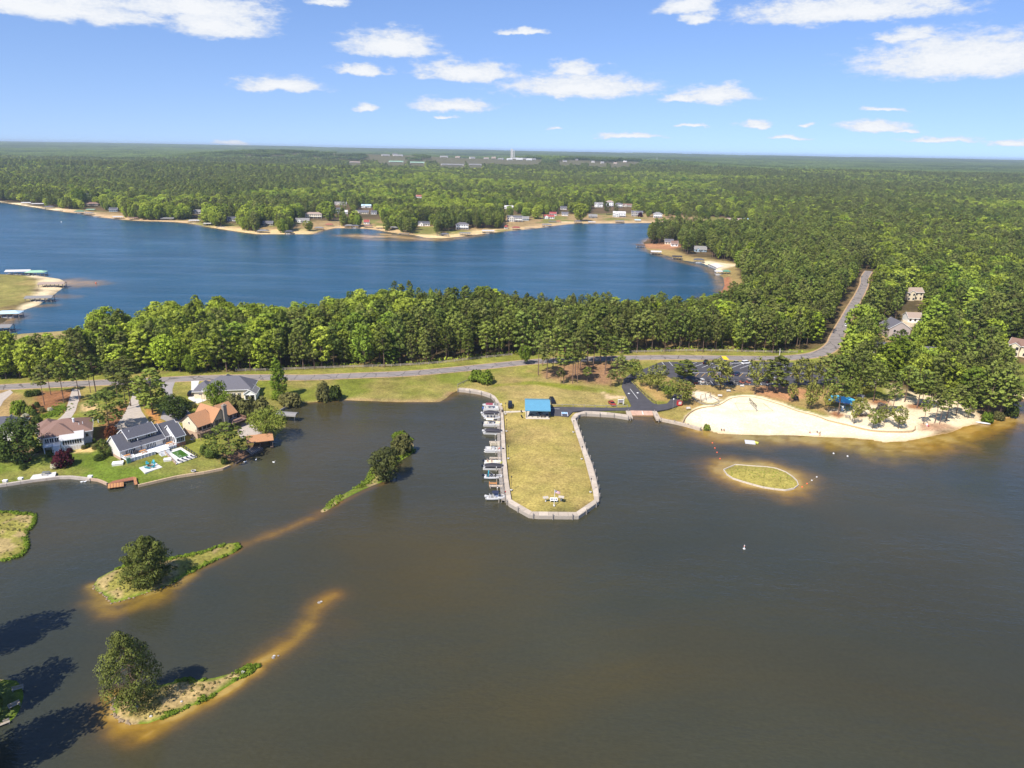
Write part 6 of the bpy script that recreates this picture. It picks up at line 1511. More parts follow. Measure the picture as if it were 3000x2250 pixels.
for i,(x,lb)in enumerate(((4,'dark car at the edge behind the dark roofed house'),(22,'dark blue car next to it behind the dark roofed house'))):
    car('parked_car',lb,'car',(*G(x-2,1236,.9)[:2],.9),R(5),'car_black' if i==0 else 'car_blue','car')
# ------------------------------------------------------------------ beach, swings, playground
p0,p1=at4(1741,800,.9),at4(1838,905,.9)
vn=thing('volleyball_net','volleyball net on two poles on the white beach','volleyball net',(p0.x,p0.y,.7));d=p1-p0
for q in(Vector((0,0,0)),d):MB().tube((q.x,q.y,0),(q.x,q.y,2.5),.06).build('pole',M('grey_metal'),vn)
k=MB();k.obox((0,0),(d.x,d.y),.06,2.36,2.46);k.obox((0,0),(d.x,d.y),.04,1.4,1.46)
for i in range(1,40):q=d*(i/40);k.box(q.x-.015,q.x+.015,q.y-.015,q.y+.015,1.46,2.36)
for z in(1.62,1.78,1.94,2.1,2.24):k.obox((0,0),(d.x,d.y),.015,z,z+.015)
k.build('net',M('dark_metal'),vn)
lm=MB();
cq=[at4(1560,800,.9),at4(1930,800,.9),at4(2060,900,.9),at4(1620,900,.9)]
for i in range(4):lm.obox(cq[i],cq[(i+1)%4],.05,.86,.935)
tag(lm.build('court_line',mat('rope',(.35,.27,.16),.9,.1)),'thin brown court rope around the volleyball net','court rope')
sw0,sw1=at4(1112,775,.9),at4(1172,755,.9);sw=thing('swing_set','dark metal swing set on the sandy pit','swing set',(sw0.x,sw0.y,.9));e=sw1-sw0;sp=[Vector((0,0,0)),e,e*2.05]
for q in sp:
    for s in(-1,1):MB().tube((q.x+.3,q.y+1.1*s,0),(q.x,q.y,2.6),.06).build('leg',M('dark_metal'),sw)
MB().tube((0,0,2.6),(e.x*2.05,e.y*2.05,2.6),.06).build('top_bar',M('dark_metal'),sw)
for f in(.3,.7,1.3,1.75):
    q=e*f;g=MB().box(q.x-.25,q.x+.25,q.y-.1,q.y+.1,.5,.54).build('seat',M('rubber'),sw)
    MB().tube((q.x-.22,q.y,.54),(q.x-.22,q.y,2.6),.015).tube((q.x+.22,q.y,.54),(q.x+.22,q.y,2.6),.015).build('chain',M('dark_metal'),g)
def bench(label,loc,rz,m='white_concrete',roof=False):
    t=thing('park_bench',label,'bench',loc,rz)
    for k in range(3):MB().box(-.9,.9,-.25+k*.17,-.1+k*.17,.42,.47).build('slat',M(m),t)
    for k in range(2):MB().slab([(-.9,.27,.55+k*.2),(.9,.27,.55+k*.2),(.9,.31,.71+k*.2),(-.9,.31,.71+k*.2)],.04).build('slat',M(m),t)
    for x in(-.75,.75):MB().box(x-.06,x+.06,-.25,.3,0,.42).box(x-.05,x+.05,.25,.31,.42,.9).build('leg',M('grey_metal'),t)
    return t
for(x,y,a,lb)in((960,882,10,'pale bench on the grass between the ramp and the beach'),(1368,718,-10,'pale bench on the grass above the swing pit'),(1655,592,0,'pale slab bench behind the beach near the golf carts'),(1480,655,5,'pale bench in the shade of the yellow-green tree')):
    bench(lb,at4(x,y,.9),R(a))
p=at4(840,825,.92);t=thing('ice_box','small red kiosk box beside the tree at the road bend','kiosk',p,R(15));MB().box(-.9,.9,-.5,.5,0,1.8).build('body',M('red_plastic'),t);MB().box(-1,1,-.6,.6,1.8,1.95).build('roof',M('maroon'),t);MB().box(-.6,.6,-.54,-.505,.4,1.5).build('door',M('white_concrete'),t)
def tall_pole(name,label,cat,p,h,m='weathered_wood',arm=0,tx=None):
    t=thing(name,label,cat,p);MB().tube((0,0,-.2),(0,0,h),.16,.11,8).build('pole',M(m),t)
    if arm:MB().box(-arm,arm,-.08,.08,h-1.2,h-1.05).build('crossarm',M(m),t)
    if tx:MB().tube((.4,0,h-2.2),(.4,0,h-1.4),.28,n=10).build('transformer',M('grey_metal'),t)
    return t
p=at4(2137,190,.9);tall_pole('utility_pole','pale utility pole beside the road behind the car park','utility pole',p,vsize(p,Z4(0,95)[1]),'white_concrete',.5)
p=at4(757,880,.93);t=thing('street_lamp','slim street lamp at the bend near the boat ramp','street lamp',p);h_=vsize(p,Z4(0,755)[1]);MB().tube((0,0,0),(0,0,h_),.07,.05,8).build('pole',M('grey_metal'),t);MB().lathe([(.05,h_),(.22,h_+.05),(.18,h_+.4),(.04,h_+.55)],8).build('lantern',M('white_vinyl'),t)
# beach shed and playground
sa,sb=G(2525,1128,.9),G(2560,1133,.9)
Sh=thing('beach_shed','small white shed with a brown roof behind the beach trees','shed',(sa.x,sa.y,.85),math.atan2(sb.y-sa.y,sb.x-sa.x));ls=(sb-sa).length
ws=(0,ls+1,0,6);wing(Sh,ws,0,2.9,'gx',2.0,'white_vinyl','tan_roof',.5);window(Sh,ws,'l',3.0,.1,1.1,2.3,'white_vinyl',1,'dark_screen',name='door');window(Sh,ws,'f',2.6,1.2,1.0,1.0)
pg=thing('playground_shelter','playground shelter with a bright turquoise faceted roof among the trees','shelter',(*G(2462,1192,.9)[:2],.85),R(-32))
for x in(-3.8,3.8):
    for y in(-2.6,2.6):MB().tube((x,y,0),(x,y,3.2),.12).build('post',M('blue_paint'),pg)
wing_r=MB().add([(-4.4,-3.2,3.1),(4.4,-3.2,3.1),(4.4,3.2,3.1),(-4.4,3.2,3.1),(-2.2,0,4.7),(2.2,0,4.7)],[(0,1,5,4),(1,2,5),(2,3,4,5),(3,0,4),(0,3,2,1)]);wing_r.build('roof',mat('aqua_canvas',(.10,.50,.72),.6,.1),pg)
MB().box(-4.5,4.5,-3.3,-3.18,2.75,3.12).box(-4.5,4.5,3.18,3.3,2.75,3.12).build('valance',M('blue_paint'),pg)
pt_=thing('play_tower','blue and white play tower with slide under the turquoise roof','play tower',(*G(2466,1196,.9)[:2],.9),R(-20))
MB().box(-1,1,-1,1,1.2,1.35).build('platform',M('grey_metal'),pt_);MB().slab([(-.35,-3.2,.15),(.35,-3.2,.15),(.35,-1,1.3),(-.35,-1,1.3)],.08).build('slide',M('white_vinyl'),pt_)
for x in(-.95,.95):
    for y in(-.95,.95):MB().tube((x,y,0),(x,y,2.3),.06).build('post',M('blue_paint'),pt_)
Z5=lambda x,y:(2250+x*.3386,1000+y*.3386)
for(x,y,a,lb,m)in((690,655,-20,'dark metal picnic table by the reddish straw bed','grey_wood'),(908,600,-30,'dark grey picnic table near the bare grey tree','cover_black')):
    p=G(*Z5(x,y),.9);outdoor_table((p.x,p.y,p.z-.1),R(a),lb,m)
p=G(*Z5(755,512),.9);t=thing('picnic_roof','long grey roofed bench shelter right of the playground','shelter',(p.x,p.y,.85),R(-38));MB().slab([(-3,-1.2,2.3),(3,-1.2,2.3),(3,1.2,2.7),(-3,1.2,2.7)],.1).build('roof',M('grey_roof'),t)
for x in(-2.7,2.7):
    for y in(-1,1):MB().box(x-.08,x+.08,y-.08,y+.08,0,2.5).build('post',M('white_paint'),t)
p=G(2826,1232,.9);t=thing('white_canoe','upturned white canoe lying on the sand by the right hand trees','canoe',(G(2880,1240,.2)[0],G(2880,1240,.2)[1],.25),R(-25));t.name='canoe'
rg=[[(x,-w_,0),(x,-w_*.6,h_),(x,0,h_+.08),(x,w_*.6,h_),(x,w_,0)]for(x,w_,h_)in((-2.4,.05,.1),(-1.6,.33,.28),(0,.45,.35),(1.6,.33,.28),(2.4,.05,.1))]
MB().loft(rg).build('hull',M('gelcoat'),t)
p=G(*Z5(1385,730),.6);t=thing('beach_chairs','red and white folded beach chair under the pines','beach chair',(p.x,p.y,gz(p.x,p.y)),.4);t.name='beach_chair';MB().slab([(-.5,-.4,.3),(.5,-.4,.3),(.5,.4,.3),(-.5,.4,.3)],.06).build('seat',M('red_plastic'),t);MB().slab([(-.5,.4,.3),(.5,.4,.3),(.5,.7,.9),(-.5,.7,.9)],.06).build('backrest',M('white_vinyl'),t)
for x in(-.45,.45):MB().box(x-.03,x+.03,-.35,.35,0,.3).build('leg',M('alu'),t)
# people on the sand: one skinned body each
def person(label,loc,rz,pose,shirt,hair):
    t=thing('person',label,'person',loc,rz)
    if pose=='stand':J=dict(pel=(0,0,.93),chest=(0,.02,1.3),neck=(0,.02,1.48),head=(0,.05,1.62),hl=(-.1,0,.9),kl=(-.12,.03,.5),al=(-.12,0,.08),tl=(-.13,.16,.03),hr=(.1,0,.9),kr=(.11,.06,.5),ar=(.12,.02,.08),tr=(.13,.18,.03),sl=(-.2,.02,1.4),el=(-.27,.0,1.1),wl=(-.26,.1,.86),sr=(.2,.02,1.4),er=(.28,0,1.1),wr=(.28,.12,.88))
    else:J=dict(pel=(0,0,.14),chest=(0,-.10,.52),neck=(0,-.10,.70),head=(0,-.06,.84),hl=(-.1,.03,.13),kl=(-.16,.42,.40),al=(-.15,.72,.06),tl=(-.15,.88,.04),hr=(.1,.03,.13),kr=(.17,.44,.36),ar=(.16,.76,.06),tr=(.16,.92,.04),sl=(-.2,-.1,.62),el=(-.28,.08,.40),wl=(-.2,.34,.42),sr=(.2,-.1,.62),er=(.3,-.28,.36),wr=(.3,-.4,.05))
    names=list(J);rad=dict(pel=.14,chest=.15,neck=.06,head=.105,hl=.09,kl=.065,al=.045,tl=.035,hr=.09,kr=.065,ar=.045,tr=.035,sl=.06,el=.045,wl=.032,sr=.06,er=.045,wr=.032)
    ed=[('pel','chest'),('chest','neck'),('neck','head'),('pel','hl'),('hl','kl'),('kl','al'),('al','tl'),('pel','hr'),('hr','kr'),('kr','ar'),('ar','tr'),('chest','sl'),('sl','el'),('el','wl'),('chest','sr'),('sr','er'),('er','wr')]
    me=bpy.data.meshes.new('body');me.from_pydata([J[n]for n in names],[(names.index(a),names.index(b))for a,b in ed],[]);me.materials.append(M('skin'))
    o=link('body',me,t);md=o.modifiers.new('skin','SKIN');me.skin_vertices.new()if not me.skin_vertices else None
    for i,n in enumerate(names):me.skin_vertices[0].data[i].radius=(rad[n],rad[n])
    me.skin_vertices[0].data[0].use_root=True;o.modifiers.new('sub','SUBSURF').render_levels=1
    c,pe,h=Vector(J['chest']),Vector(J['pel']),Vector(J['head'])
    MB().tube(pe+Vector((0,0,.02)),c+Vector((0,0,.1)),.19,.2,10).build('swimsuit',M(shirt),t,True);MB().lathe([(.06,-.02),(.125,.02),(.12,.08),(.05,.13)],10,tuple(h+Vector((0,-.02,.02)))).build('hair',M(hair),t,True)
    return t
Z6=lambda x,y:(2060+x*.1808,1250+y*.1808)
for(x,y,pose,sh_,hr_,lb)in((296,68,'sit','navy','dark_wood','person in dark swimwear sitting on the sand left of a companion'),(337,72,'sit','cover_black','dark_metal','person with dark hair sitting on the sand right of a companion'),(1728,112,'sit','maroon','dark_metal','person in dark red sitting at the end of a towel'),(1884,150,'stand','cover_black','dark_wood','person standing on the sand near the towel'),(1846,100,'sit','navy','tan_roof','person lying low at the far end of the towel')):
    p=G(*Z6(x,y),.45);z=gz(p.x,p.y);p=G(*Z6(x,y),z);person(lb,(p.x,p.y,gz(p.x,p.y)),R(170 if x<1000 else 200),pose,sh_,hr_)
p=G(*Z6(1790,108),.45);z=gz(p.x,p.y);t=tag(MB().box(-1.3,1.3,-.6,.6,0,.04).build('beach_towel',M('white_vinyl')),'pale towel spread on the sand between the swimmers','towel');t.location=(p.x,p.y,z+.03)
# floats and buoys
a=G(*Z6(700,245),.3);t=thing('swim_platform','white swim platform floating off the beach','float',(G(*Z6(758,260),0)[0],G(*Z6(758,260),0)[1],0),R(-12));MB().box(-1.7,1.7,-1.6,1.6,.1,.3).build('deck',M('gelcoat'),t);MB().box(-1.6,1.6,-1.5,1.5,-.3,.1).build('float_box',M('blue_paint'),t)
k=MB();k.tube((1.3,-1.7,-.3),(1.3,-1.7,.8),.03).tube((1.6,-1.7,-.3),(1.6,-1.7,.8),.03);k.build('ladder',M('alu'),t)
p=G(*Z6(850,264),0);t=thing('paddle_float','yellow green float tied beside the white swim platform','float',(p.x,p.y,0),R(-30));MB().box(-.9,.9,-.5,.5,-.05,.25).build('body',M('yellow_plastic'),t);MB().tube((-.8,-.55,.25),(.8,-.55,.25),.08).tube((-.8,.55,.25),(.8,.55,.25),.08).build('side_tube',M('yellow_plastic'),t)
bl_=['orange buoy nearest the beach in the line left of the oval island','second orange buoy from the beach in the line','third orange buoy from the beach in the line','orange buoy nearest the oval island in the left line','white buoy farthest from the island on the right line','white buoy in the middle of the right line','orange buoy close to the island on the right line','small orange buoy at the right tip of the oval island']
by=[((150,266),0),((190,349),0),((225,420),0),((273,521),0),((1840,818),1),((1760,873),1),((1683,926),0),((1603,978),0)]
for i,(xy,wt)in enumerate(by):
    p=G(*Z6(*xy),0);t=tag(MB().lathe([(.05,-.3),(.2,-.12),(.26,.05),(.2,.2),(.05,.3)],10).build('buoy',M('gelcoat' if wt else 'orange_plastic'),None,True),bl_[i],'buoy','swimming area buoys');t.location=(p.x,p.y,0)
k=MB();a=G(*Z6(1840,818),.02);b=G(*Z6(1603,978),.02);k.tube((a.x,a.y,.03),(b.x,b.y,.03),.03);tag(k.build('buoy_rope',M('rope')),'thin rope joining the buoys right of the oval island','rope')
for(px_,lb)in(((2442,1329),'pale buoy off the beach in the golden shallows'),((2483,1337),'pale orange buoy off the beach in the golden shallows')):
    p=G(*px_,0);t=tag(MB().lathe([(.05,-.3),(.28,-.12),(.32,.05),(.25,.25),(.05,.36)],10).build('buoy',M('gelcoat'),None,True),lb,'buoy');t.location=(p.x,p.y,0)
p=G(2180,1608,0);t=thing('channel_marker','white channel marker buoy alone in open water','buoy',p);MB().tube((0,0,-.5),(0,0,1.1),.14,.12,8).build('spar',M('gelcoat'),t);MB().tube((0,0,.75),(0,0,.9),.15,n=8).build('band',M('orange_plastic'),t);MB().lathe([(.3,-.1),(.34,.05),(.28,.15)],10).build('collar',M('gelcoat'),t)
# swans
def bird(label,p,rz):
    t=thing('swan',label,'bird',p,rz,'white birds on the dark water')
    rg=[[(x,y_*math.cos(a),z0+h_*math.sin(a))for a in[i*math.pi/4 for i in range(8)]for y_ in(w_,)]for(x,w_,h_,z0)in((-.45,.03,.03,.22),(-.3,.15,.12,.15),(0,.22,.18,.12),(.25,.16,.15,.14),(.36,.07,.07,.22),(.42,.05,.05,.40),(.40,.045,.045,.55),(.46,.06,.055,.62),(.56,.03,.03,.60))]
    MB().loft(rg).build('body',M('bird_white'),t,True);MB().tube((.55,0,.60),(.66,0,.58),.022,.008,6).build('beak',M('orange_plastic'),t)
for(px_,lb,r_)in(((718,1354),'white bird nearest the shady bank',20),((750,1348),'white bird on the water below the dark deck',80),((802,1355),'white bird farthest out from the shady bank',-10),((240,1413),'white bird at the concrete seawall left of the wooden dock',10),((250,1412),'second white bird close beside the seawall by the wooden dock',40)):bird(lb,tuple(G(*px_,0)),R(r_))
# rocks round the islands, each its own
rk=random.Random(9)
def rock_mesh(seed):
    r=random.Random(seed);bm=bmesh.new();bmesh.ops.create_icosphere(bm,subdivisions=1,radius=.5)
    for v in bm.verts:v.co*=r.uniform(.7,1.2);v.co.z*=.65
    me=bpy.data.meshes.new('rock');bm.to_mesh(me);bm.free();me.materials.append(M('rock'));return me
RK=[rock_mesh(i)for i in range(5)]
def rocks(px,n,label,group,s0,s1):
    ln=resample(np.array([G(x,y,0)[:2]for x,y in px]),0.2);
    for i in range(n):
        q=ln[int((i+rk.random()*.8)/n*(len(ln)-1))];o=link('rock',rk.choice(RK),None,(q[0]+rk.uniform(-.3,.3),q[1]+rk.uniform(-.3,.3),rk.uniform(.0,.12)),rk.uniform(0,6));s=rk.uniform(s0,s1);o.scale=(s,s,s);tag(o,label,'rock',group)
rocks([(277,1715),(279,1731),(298,1738),(313,1753),(328,1768),(388,1751),(448,1731),(500,1712)],34,'pale brown rock in the edge of the upper tree island','rocks round the upper tree island',.3,.75)
rocks([(336,2044),(331,2067),(333,2092),(350,2114),(390,2123)],24,'pale brown rock along the left end of the lower tree island','rocks round the lower tree island',.35,.8)
rocks([(520,1396),(600,1385),(660,1372)],14,'brown rock at the foot of the timber wall below the pool lawn','rocks below the pool lawn',.4,.8)
for(px_,lb,s)in(((401,2078),'white rock near the tree on the lower island',.7),((442,2102),'white rock at the grassy front of the lower island',.6),((532,2060),'pale rock in the middle of the lower island',.5),((711,1972),'large white rock at the tail of the lower island',.9),((800,1928),'dark rock out on the sunken bar beyond the lower island',.8),((803,1922),'pale rock out on the sunken bar beyond the lower island',.6),((816,1922),'rock at the right of the pair on the sunken bar',.5),((935,1766),'dark rock at the far end of the sunken bar',.9),((941,1763),'pale rock at the far end of the sunken bar',.6)):
    p=G(*px_,0);o=link('rock',rk.choice(RK).copy(),None,(p.x,p.y,max(gz(p.x,p.y),0)+.08));o.scale=(s,s,s);o.data.materials[0]=M('rock_white' if('white' in lb or 'pale' in lb)else 'grey_wood');tag(o,lb,'rock')
for(px_,lb,a)in(((52,2018),'pale bench at the top of the shaded island in the corner',30),((42,2067),'pale bench in the middle of the shaded island in the corner',50),((10,2118),'pale bench at the bottom of the shaded island in the corner',40)):
    p=G(*px_,.5);bench(lb,(p.x,p.y,gz(p.x,p.y)),R(a),'weathered_wood')
# ------------------------------------------------------------------ houses round the far lake
def far_house(px,py,wpx,wm,rm_,label,st=1,roof='gx',depth=8.0,rot=0.0,porch=False,zc=None,wins=True,reach=105,name='house',nw=None):
    b=GG(px,py);w=wpx*proj(b)[2]/F_PX;h=2.9*st+.3
    L=math.hypot(b.x,b.y);face=math.atan2(-b.x,b.y)*.5+R(rot)
    o=thing(name,label,'house',(b.x,b.y,b.z-.2),face);x0,x1=-w/2,w/2
    WW=(x0,x1,0,depth);wing(o,WW,0,h,roof,depth*.30,wm,rm_,.6)
    if roof=='gx' and w>11:wing(o,(x0+w*.12,x0+w*.45,-2.2,depth*.6),0,h,'gy',w*.11,wm,rm_,.5)
    if wins:
        n=nw or max(int(w/2.6),2)
        for s in range(st):
            for i in range(n):window(o,(0,0,-2.22 if(roof=='gx' and w>11 and x0+w*.12<x0+w*(i+.5)/n<x0+w*.45)else 0,0),'f',x0+w*(i+.5)/n,.9+s*2.9,1.35,1.6,'white_vinyl',1,'dark_screen')
    if porch:
        MB().box(x0,x1,-2.4,-.05,2.7,2.9).build('porch_deck',M('white_paint'),o)
        pm_=MB().box(-.12,.12,-.12,.12,0,h).mesh('post',M('white_paint'))
        for i in range(5):link('post',pm_,o,(x0+.3+(w-.6)*i/4,-2.3,0))
        railing(o,[(x0+.1,-2.35),(x1-.1,-2.35)],2.9,1.0,M('white_paint'),3)
    clear(b.x,b.y,w*.55+(5 if py<665 and px<2000 else 2),reach*(1.35 if py<665 and px<2000 else 1));return o
FH=[
 (271,603,30,'tan_siding','brown_roof','tan house with a brown roof near the left end of the far shore',1,'hip',{}),
 (332,620,22,'blue_siding','grey_roof','small blue grey house among pines right of the tan house',1,'gx',{}),
 (262,577,14,'pale_siding','grey_roof','pale house glimpsed behind the tan house on the far shore',1,'gx',{'reach':121}),
 (578,626,20,'white_vinyl','palegrey_roof','white house hidden in trees above the white roofed dock',1,'gx',{}),
 (678,648,22,'white_vinyl','grey_roof','white house in the pines left of the bare sandy point',1,'gx',{}),
 (785,661,28,'taupe_siding','slate_roof','taupe house under tall pines by the sandy point',1,'gx',{}),
 (886,652,38,'white_vinyl','palegrey_roof','low white house with a pale grey roof beside the tan two storey house',1,'gx',{}),
 (919,640,46,'cream_siding','tan_roof','tan two storey house with white porch posts on the far lawn',2,'hip',{'porch':True}),
 (988,626,16,'blue_siding','grey_roof','blue grey porch house behind the big tree on the far lawn',2,'gx',{'porch':True}),
 (1012,627,12,'white_vinyl','white_roof','tiny white shed on the far lawn',1,'gx',{'name':'shed'}),
 (998,601,34,'pale_siding','palegrey_roof','pale house half hidden above the far lawn',1,'gx',{}),
 (1056,627,46,'cream_siding','slate_roof','cream house with a slate roof and dark porch openings on the far lawn',1,'gx',{}),
 (1073,609,28,'white_vinyl','paleblue_roof','house with a pale blue roof behind the cream house',1,'gx',{}),
 (1074,657,16,'white_vinyl','red_roof','small white shed with a red roof at the foot of the far lawn',1,'gx',{'name':'shed'}),
 (1095,628,16,'white_vinyl','grey_roof','white gable peeping out right of the cream house',1,'gx',{}),
 (1242,662,34,'white_vinyl','grey_roof','white house deep under the trees above the timber boardwalk',1,'gx',{}),
 (1354,672,36,'white_vinyl','slate_roof','dark roofed house on white pillars above the sand',2,'hip',{'porch':True}),
 (1227,580,16,'white_vinyl','redbrown_roof','white house alone in the pine forest',1,'gx',{'reach':148}),
 (1491,612,26,'white_vinyl','white_roof','white house behind the bare sandy lane',1,'gx',{}),
 (1508,650,44,'pale_siding','slate_roof','grey blue roofed house with a white porch above a green lawn',2,'gx',{'porch':True}),
 (1538,646,22,'blue_siding','palegrey_roof','blue grey wing house right of the porch house',1,'gx',{}),
 (1608,641,32,'white_vinyl','red_roof','white house with a bright red roof on the far shore',1,'gx',{}),
 (1620,632,20,'white_vinyl','red_roof','second red roof behind the red roofed house',1,'gx',{}),
 (1651,614,18,'white_vinyl','grey_roof','white gable between trees above the red roofs',1,'gx',{}),
 (1655,632,18,'white_vinyl','slate_roof','white porch house right of the red roofs',1,'gx',{}),
 (1754,607,24,'white_vinyl','palegrey_roof','white two storey house, left of the three tall white houses',2,'gx',{}),
 (1786,606,21,'white_vinyl','tan_roof','tall white balconied house with a tan hip roof',3,'hip',{'porch':True}),
 (1813,608,20,'white_vinyl','slate_roof','white balconied house with a grey hip roof, right of the tan roofed one',2,'hip',{'porch':True}),
 (1838,606,26,'pale_siding','brown_roof','brown roofed house right of the tall white houses',1,'gx',{}),
 (1814,636,36,'white_vinyl','white_roof','big white farmhouse with a pale roof on the bare slope',2,'gx',{'porch':True}),
 (1737,639,24,'palegrey_roof','palegrey_roof','low pale grey house on the bare slope',1,'gx',{}),
 (1866,634,32,'taupe_siding','slate_roof','dark porch house under a round tree right of the farmhouse',2,'gx',{'porch':True}),
 (1927,638,24,'white_vinyl','palegrey_roof','grey white balconied house at the right end of the far shore',2,'hip',{'porch':True}),
 (2152,651,42,'cream_siding','tan_roof','tan roofed house with twin gables beyond the inlet',1,'gx',{}),
 (2192,651,27,'white_vinyl','paleblue_roof','white house with a pale blue roof beyond the inlet',1,'gx',{}),
 (2310,647,26,'tan_siding','brown_roof','brown house among the woods right of the inlet',1,'gx',{'reach':121}),
 (1960,716,24,'cream_siding','slate_roof','cream cabin under the pines on the peninsula',1,'gx',{'reach':27}),
 (1976,722,20,'white_vinyl','brown_roof','brown roofed cabin beside the cream cabin on the peninsula',1,'gx',{'reach':27}),
 (2052,738,34,'blue_siding','palegrey_roof','pale blue house behind pine trunks on the peninsula',1,'gx',{'reach':33}),
 (2676,880,52,'cream_siding','tan_roof','cream house with a wide gable glimpsed through the right hand trees',2,'gx',{'reach':60,'rot':15}),
 (2680,945,40,'white_vinyl','tan_roof','white garage house with a pale drive among the right hand trees',1,'gx',{'reach':60,'rot':10}),
 (2632,993,60,'mauve_siding','slate_roof','grey mauve gabled house with white windows among the right hand trees',2,'gy',{'reach':56,'rot':12,'depth':12,'nw':2}),
 (2575,1036,38,'white_vinyl','grey_roof','dark grey roof among the trees behind the beach shed',1,'gx',{'reach':35,'rot':-20}),
 (2714,1052,62,'pale_siding','slate_roof','slate roofed house mostly hidden in the trees above the sand terrace',1,'gx',{'reach':29}),
 (2988,1046,70,'cream_siding','brown_roof','cream house with a brown roof at the right edge above the green lawn',2,'gx',{'reach':40,'rot':-30}),
 (2803,945,30,'white_vinyl','palegrey_roof','white house just showing between the trees far right',1,'gx',{'reach':43}),
]
for(px,py,w,wm_,rf_,lb,st_,ro,kw)in FH:far_house(px,py,w,wm_,rf_,lb,st_,ro,**kw)
for(x,y,r_)in((925,655,28),(985,650,24),(1060,645,28),(1110,660,16),(1340,686,20),(1420,676,20),(1545,655,34),(1610,650,24),(1760,640,36),(1830,640,36),(1905,645,26),(280,625,22),(540,648,16),(640,668,18),(2150,655,30)):
    b_=G(x,y,.8);clear(b_.x,b_.y,r_,20)
# ------------------------------------------------------------------ boathouses and docks round the far lake
def boathouse(px,py,wpx,roof,label,style='hip',boat=None,rot=0.0,deck='grey_wood',post='grey_wood',dp=None):
    b=G(px,py,.0);w=max(wpx*proj(b)[2]/F_PX,3.5);d=dp or w*.62
    L=math.hypot(b.x,b.y);t=thing('boathouse' if style!='dock' else 'boat_dock',label,'boathouse' if style!='dock' else 'dock',(b.x,b.y,0),math.atan2(-b.x,b.y)*.4+R(rot))
    x0,x1=-w/2,w/2;n=max(int(w/2.4),2)
    for k in range(4):MB().box(x0-.4+(w+.8)*k/4+.02,x0-.4+(w+.8)*(k+1)/4-.02,d*.45,d,.55,.68).build('deck_board',M(deck),t)
    MB().box(x0-.4,x0+.5,0,d*.44,.55,.68).box(x1-.5,x1+.4,0,d*.44,.55,.68).build('side_deck',M(deck),t)
    pm_=MB().box(-.11,.11,-.11,.11,-1.2,3.0 if style!='dock' else 1.2).mesh('post',M(post))
    for i in range(n+1):
        for y in(.15,d-.15):link('post',pm_,t,(x0+.15+(w-.3)*i/n,y,0))
    if style=='hip':
        k=d*.5;MB().add([(x0-.5,-.5,2.9),(x1+.5,-.5,2.9),(x1+.5,d+.5,2.9),(x0-.5,d+.5,2.9),(x0+k*.8,d/2,4.1),(x1-k*.8,d/2,4.1)],[(0,1,5,4),(1,2,5),(2,3,4,5),(3,0,4),(0,3,2,1)]).build('roof',M(roof),t)
    elif style=='gable':
        MB().slab([(x0-.5,-.5,2.9),(x1+.5,-.5,2.9),(x1+.5,d/2,3.9),(x0-.5,d/2,3.9)],.12).slab([(x1+.5,d+.5,2.9),(x0-.5,d+.5,2.9),(x0-.5,d/2,3.9),(x1+.5,d/2,3.9)],.12).build('roof',M(roof),t)
    elif style=='flat':MB().slab([(x0-.4,-.4,2.9),(x1+.4,-.4,2.9),(x1+.4,d+.4,3.3),(x0-.4,d+.4,3.3)],.14).build('roof',M(roof),t)
    if style!='dock':MB().box(x0,x1,-.12,-.02,2.6,2.85).build('beam',M(post),t)
    if boat:
        q=t.matrix_basis@Vector((0,d*.22,0));bt=thing('moored_boat',boat+' at the '+label.split(' ')[0]+' '+' '.join(label.split(' ')[1:]),'boat',(q.x,q.y,.1),t.rotation_euler.z)
        bt['label']=' '.join(bt['label'].split(' ')[:16])
        l2=min(w*.42,3.0);rg=[]
        for(x,k,zb)in((-l2,.9,-.1),(0,1,-.15),(l2*.6,.75,-.05),(l2,.08,.35)):rg.append([(x,-.9*k,zb),(x,-1.05*k,.75),(x,1.05*k,.75),(x,.9*k,zb)])
        MB().loft(rg).build('hull',M('gelcoat'),bt);MB().box(-l2*.6,l2*.3,-.7,.7,.76,1.15).build('cabin',M('navy' if 'blue' in boat else 'palegrey_roof'),bt)
    clear(b.x,b.y,w*.6,30);return t
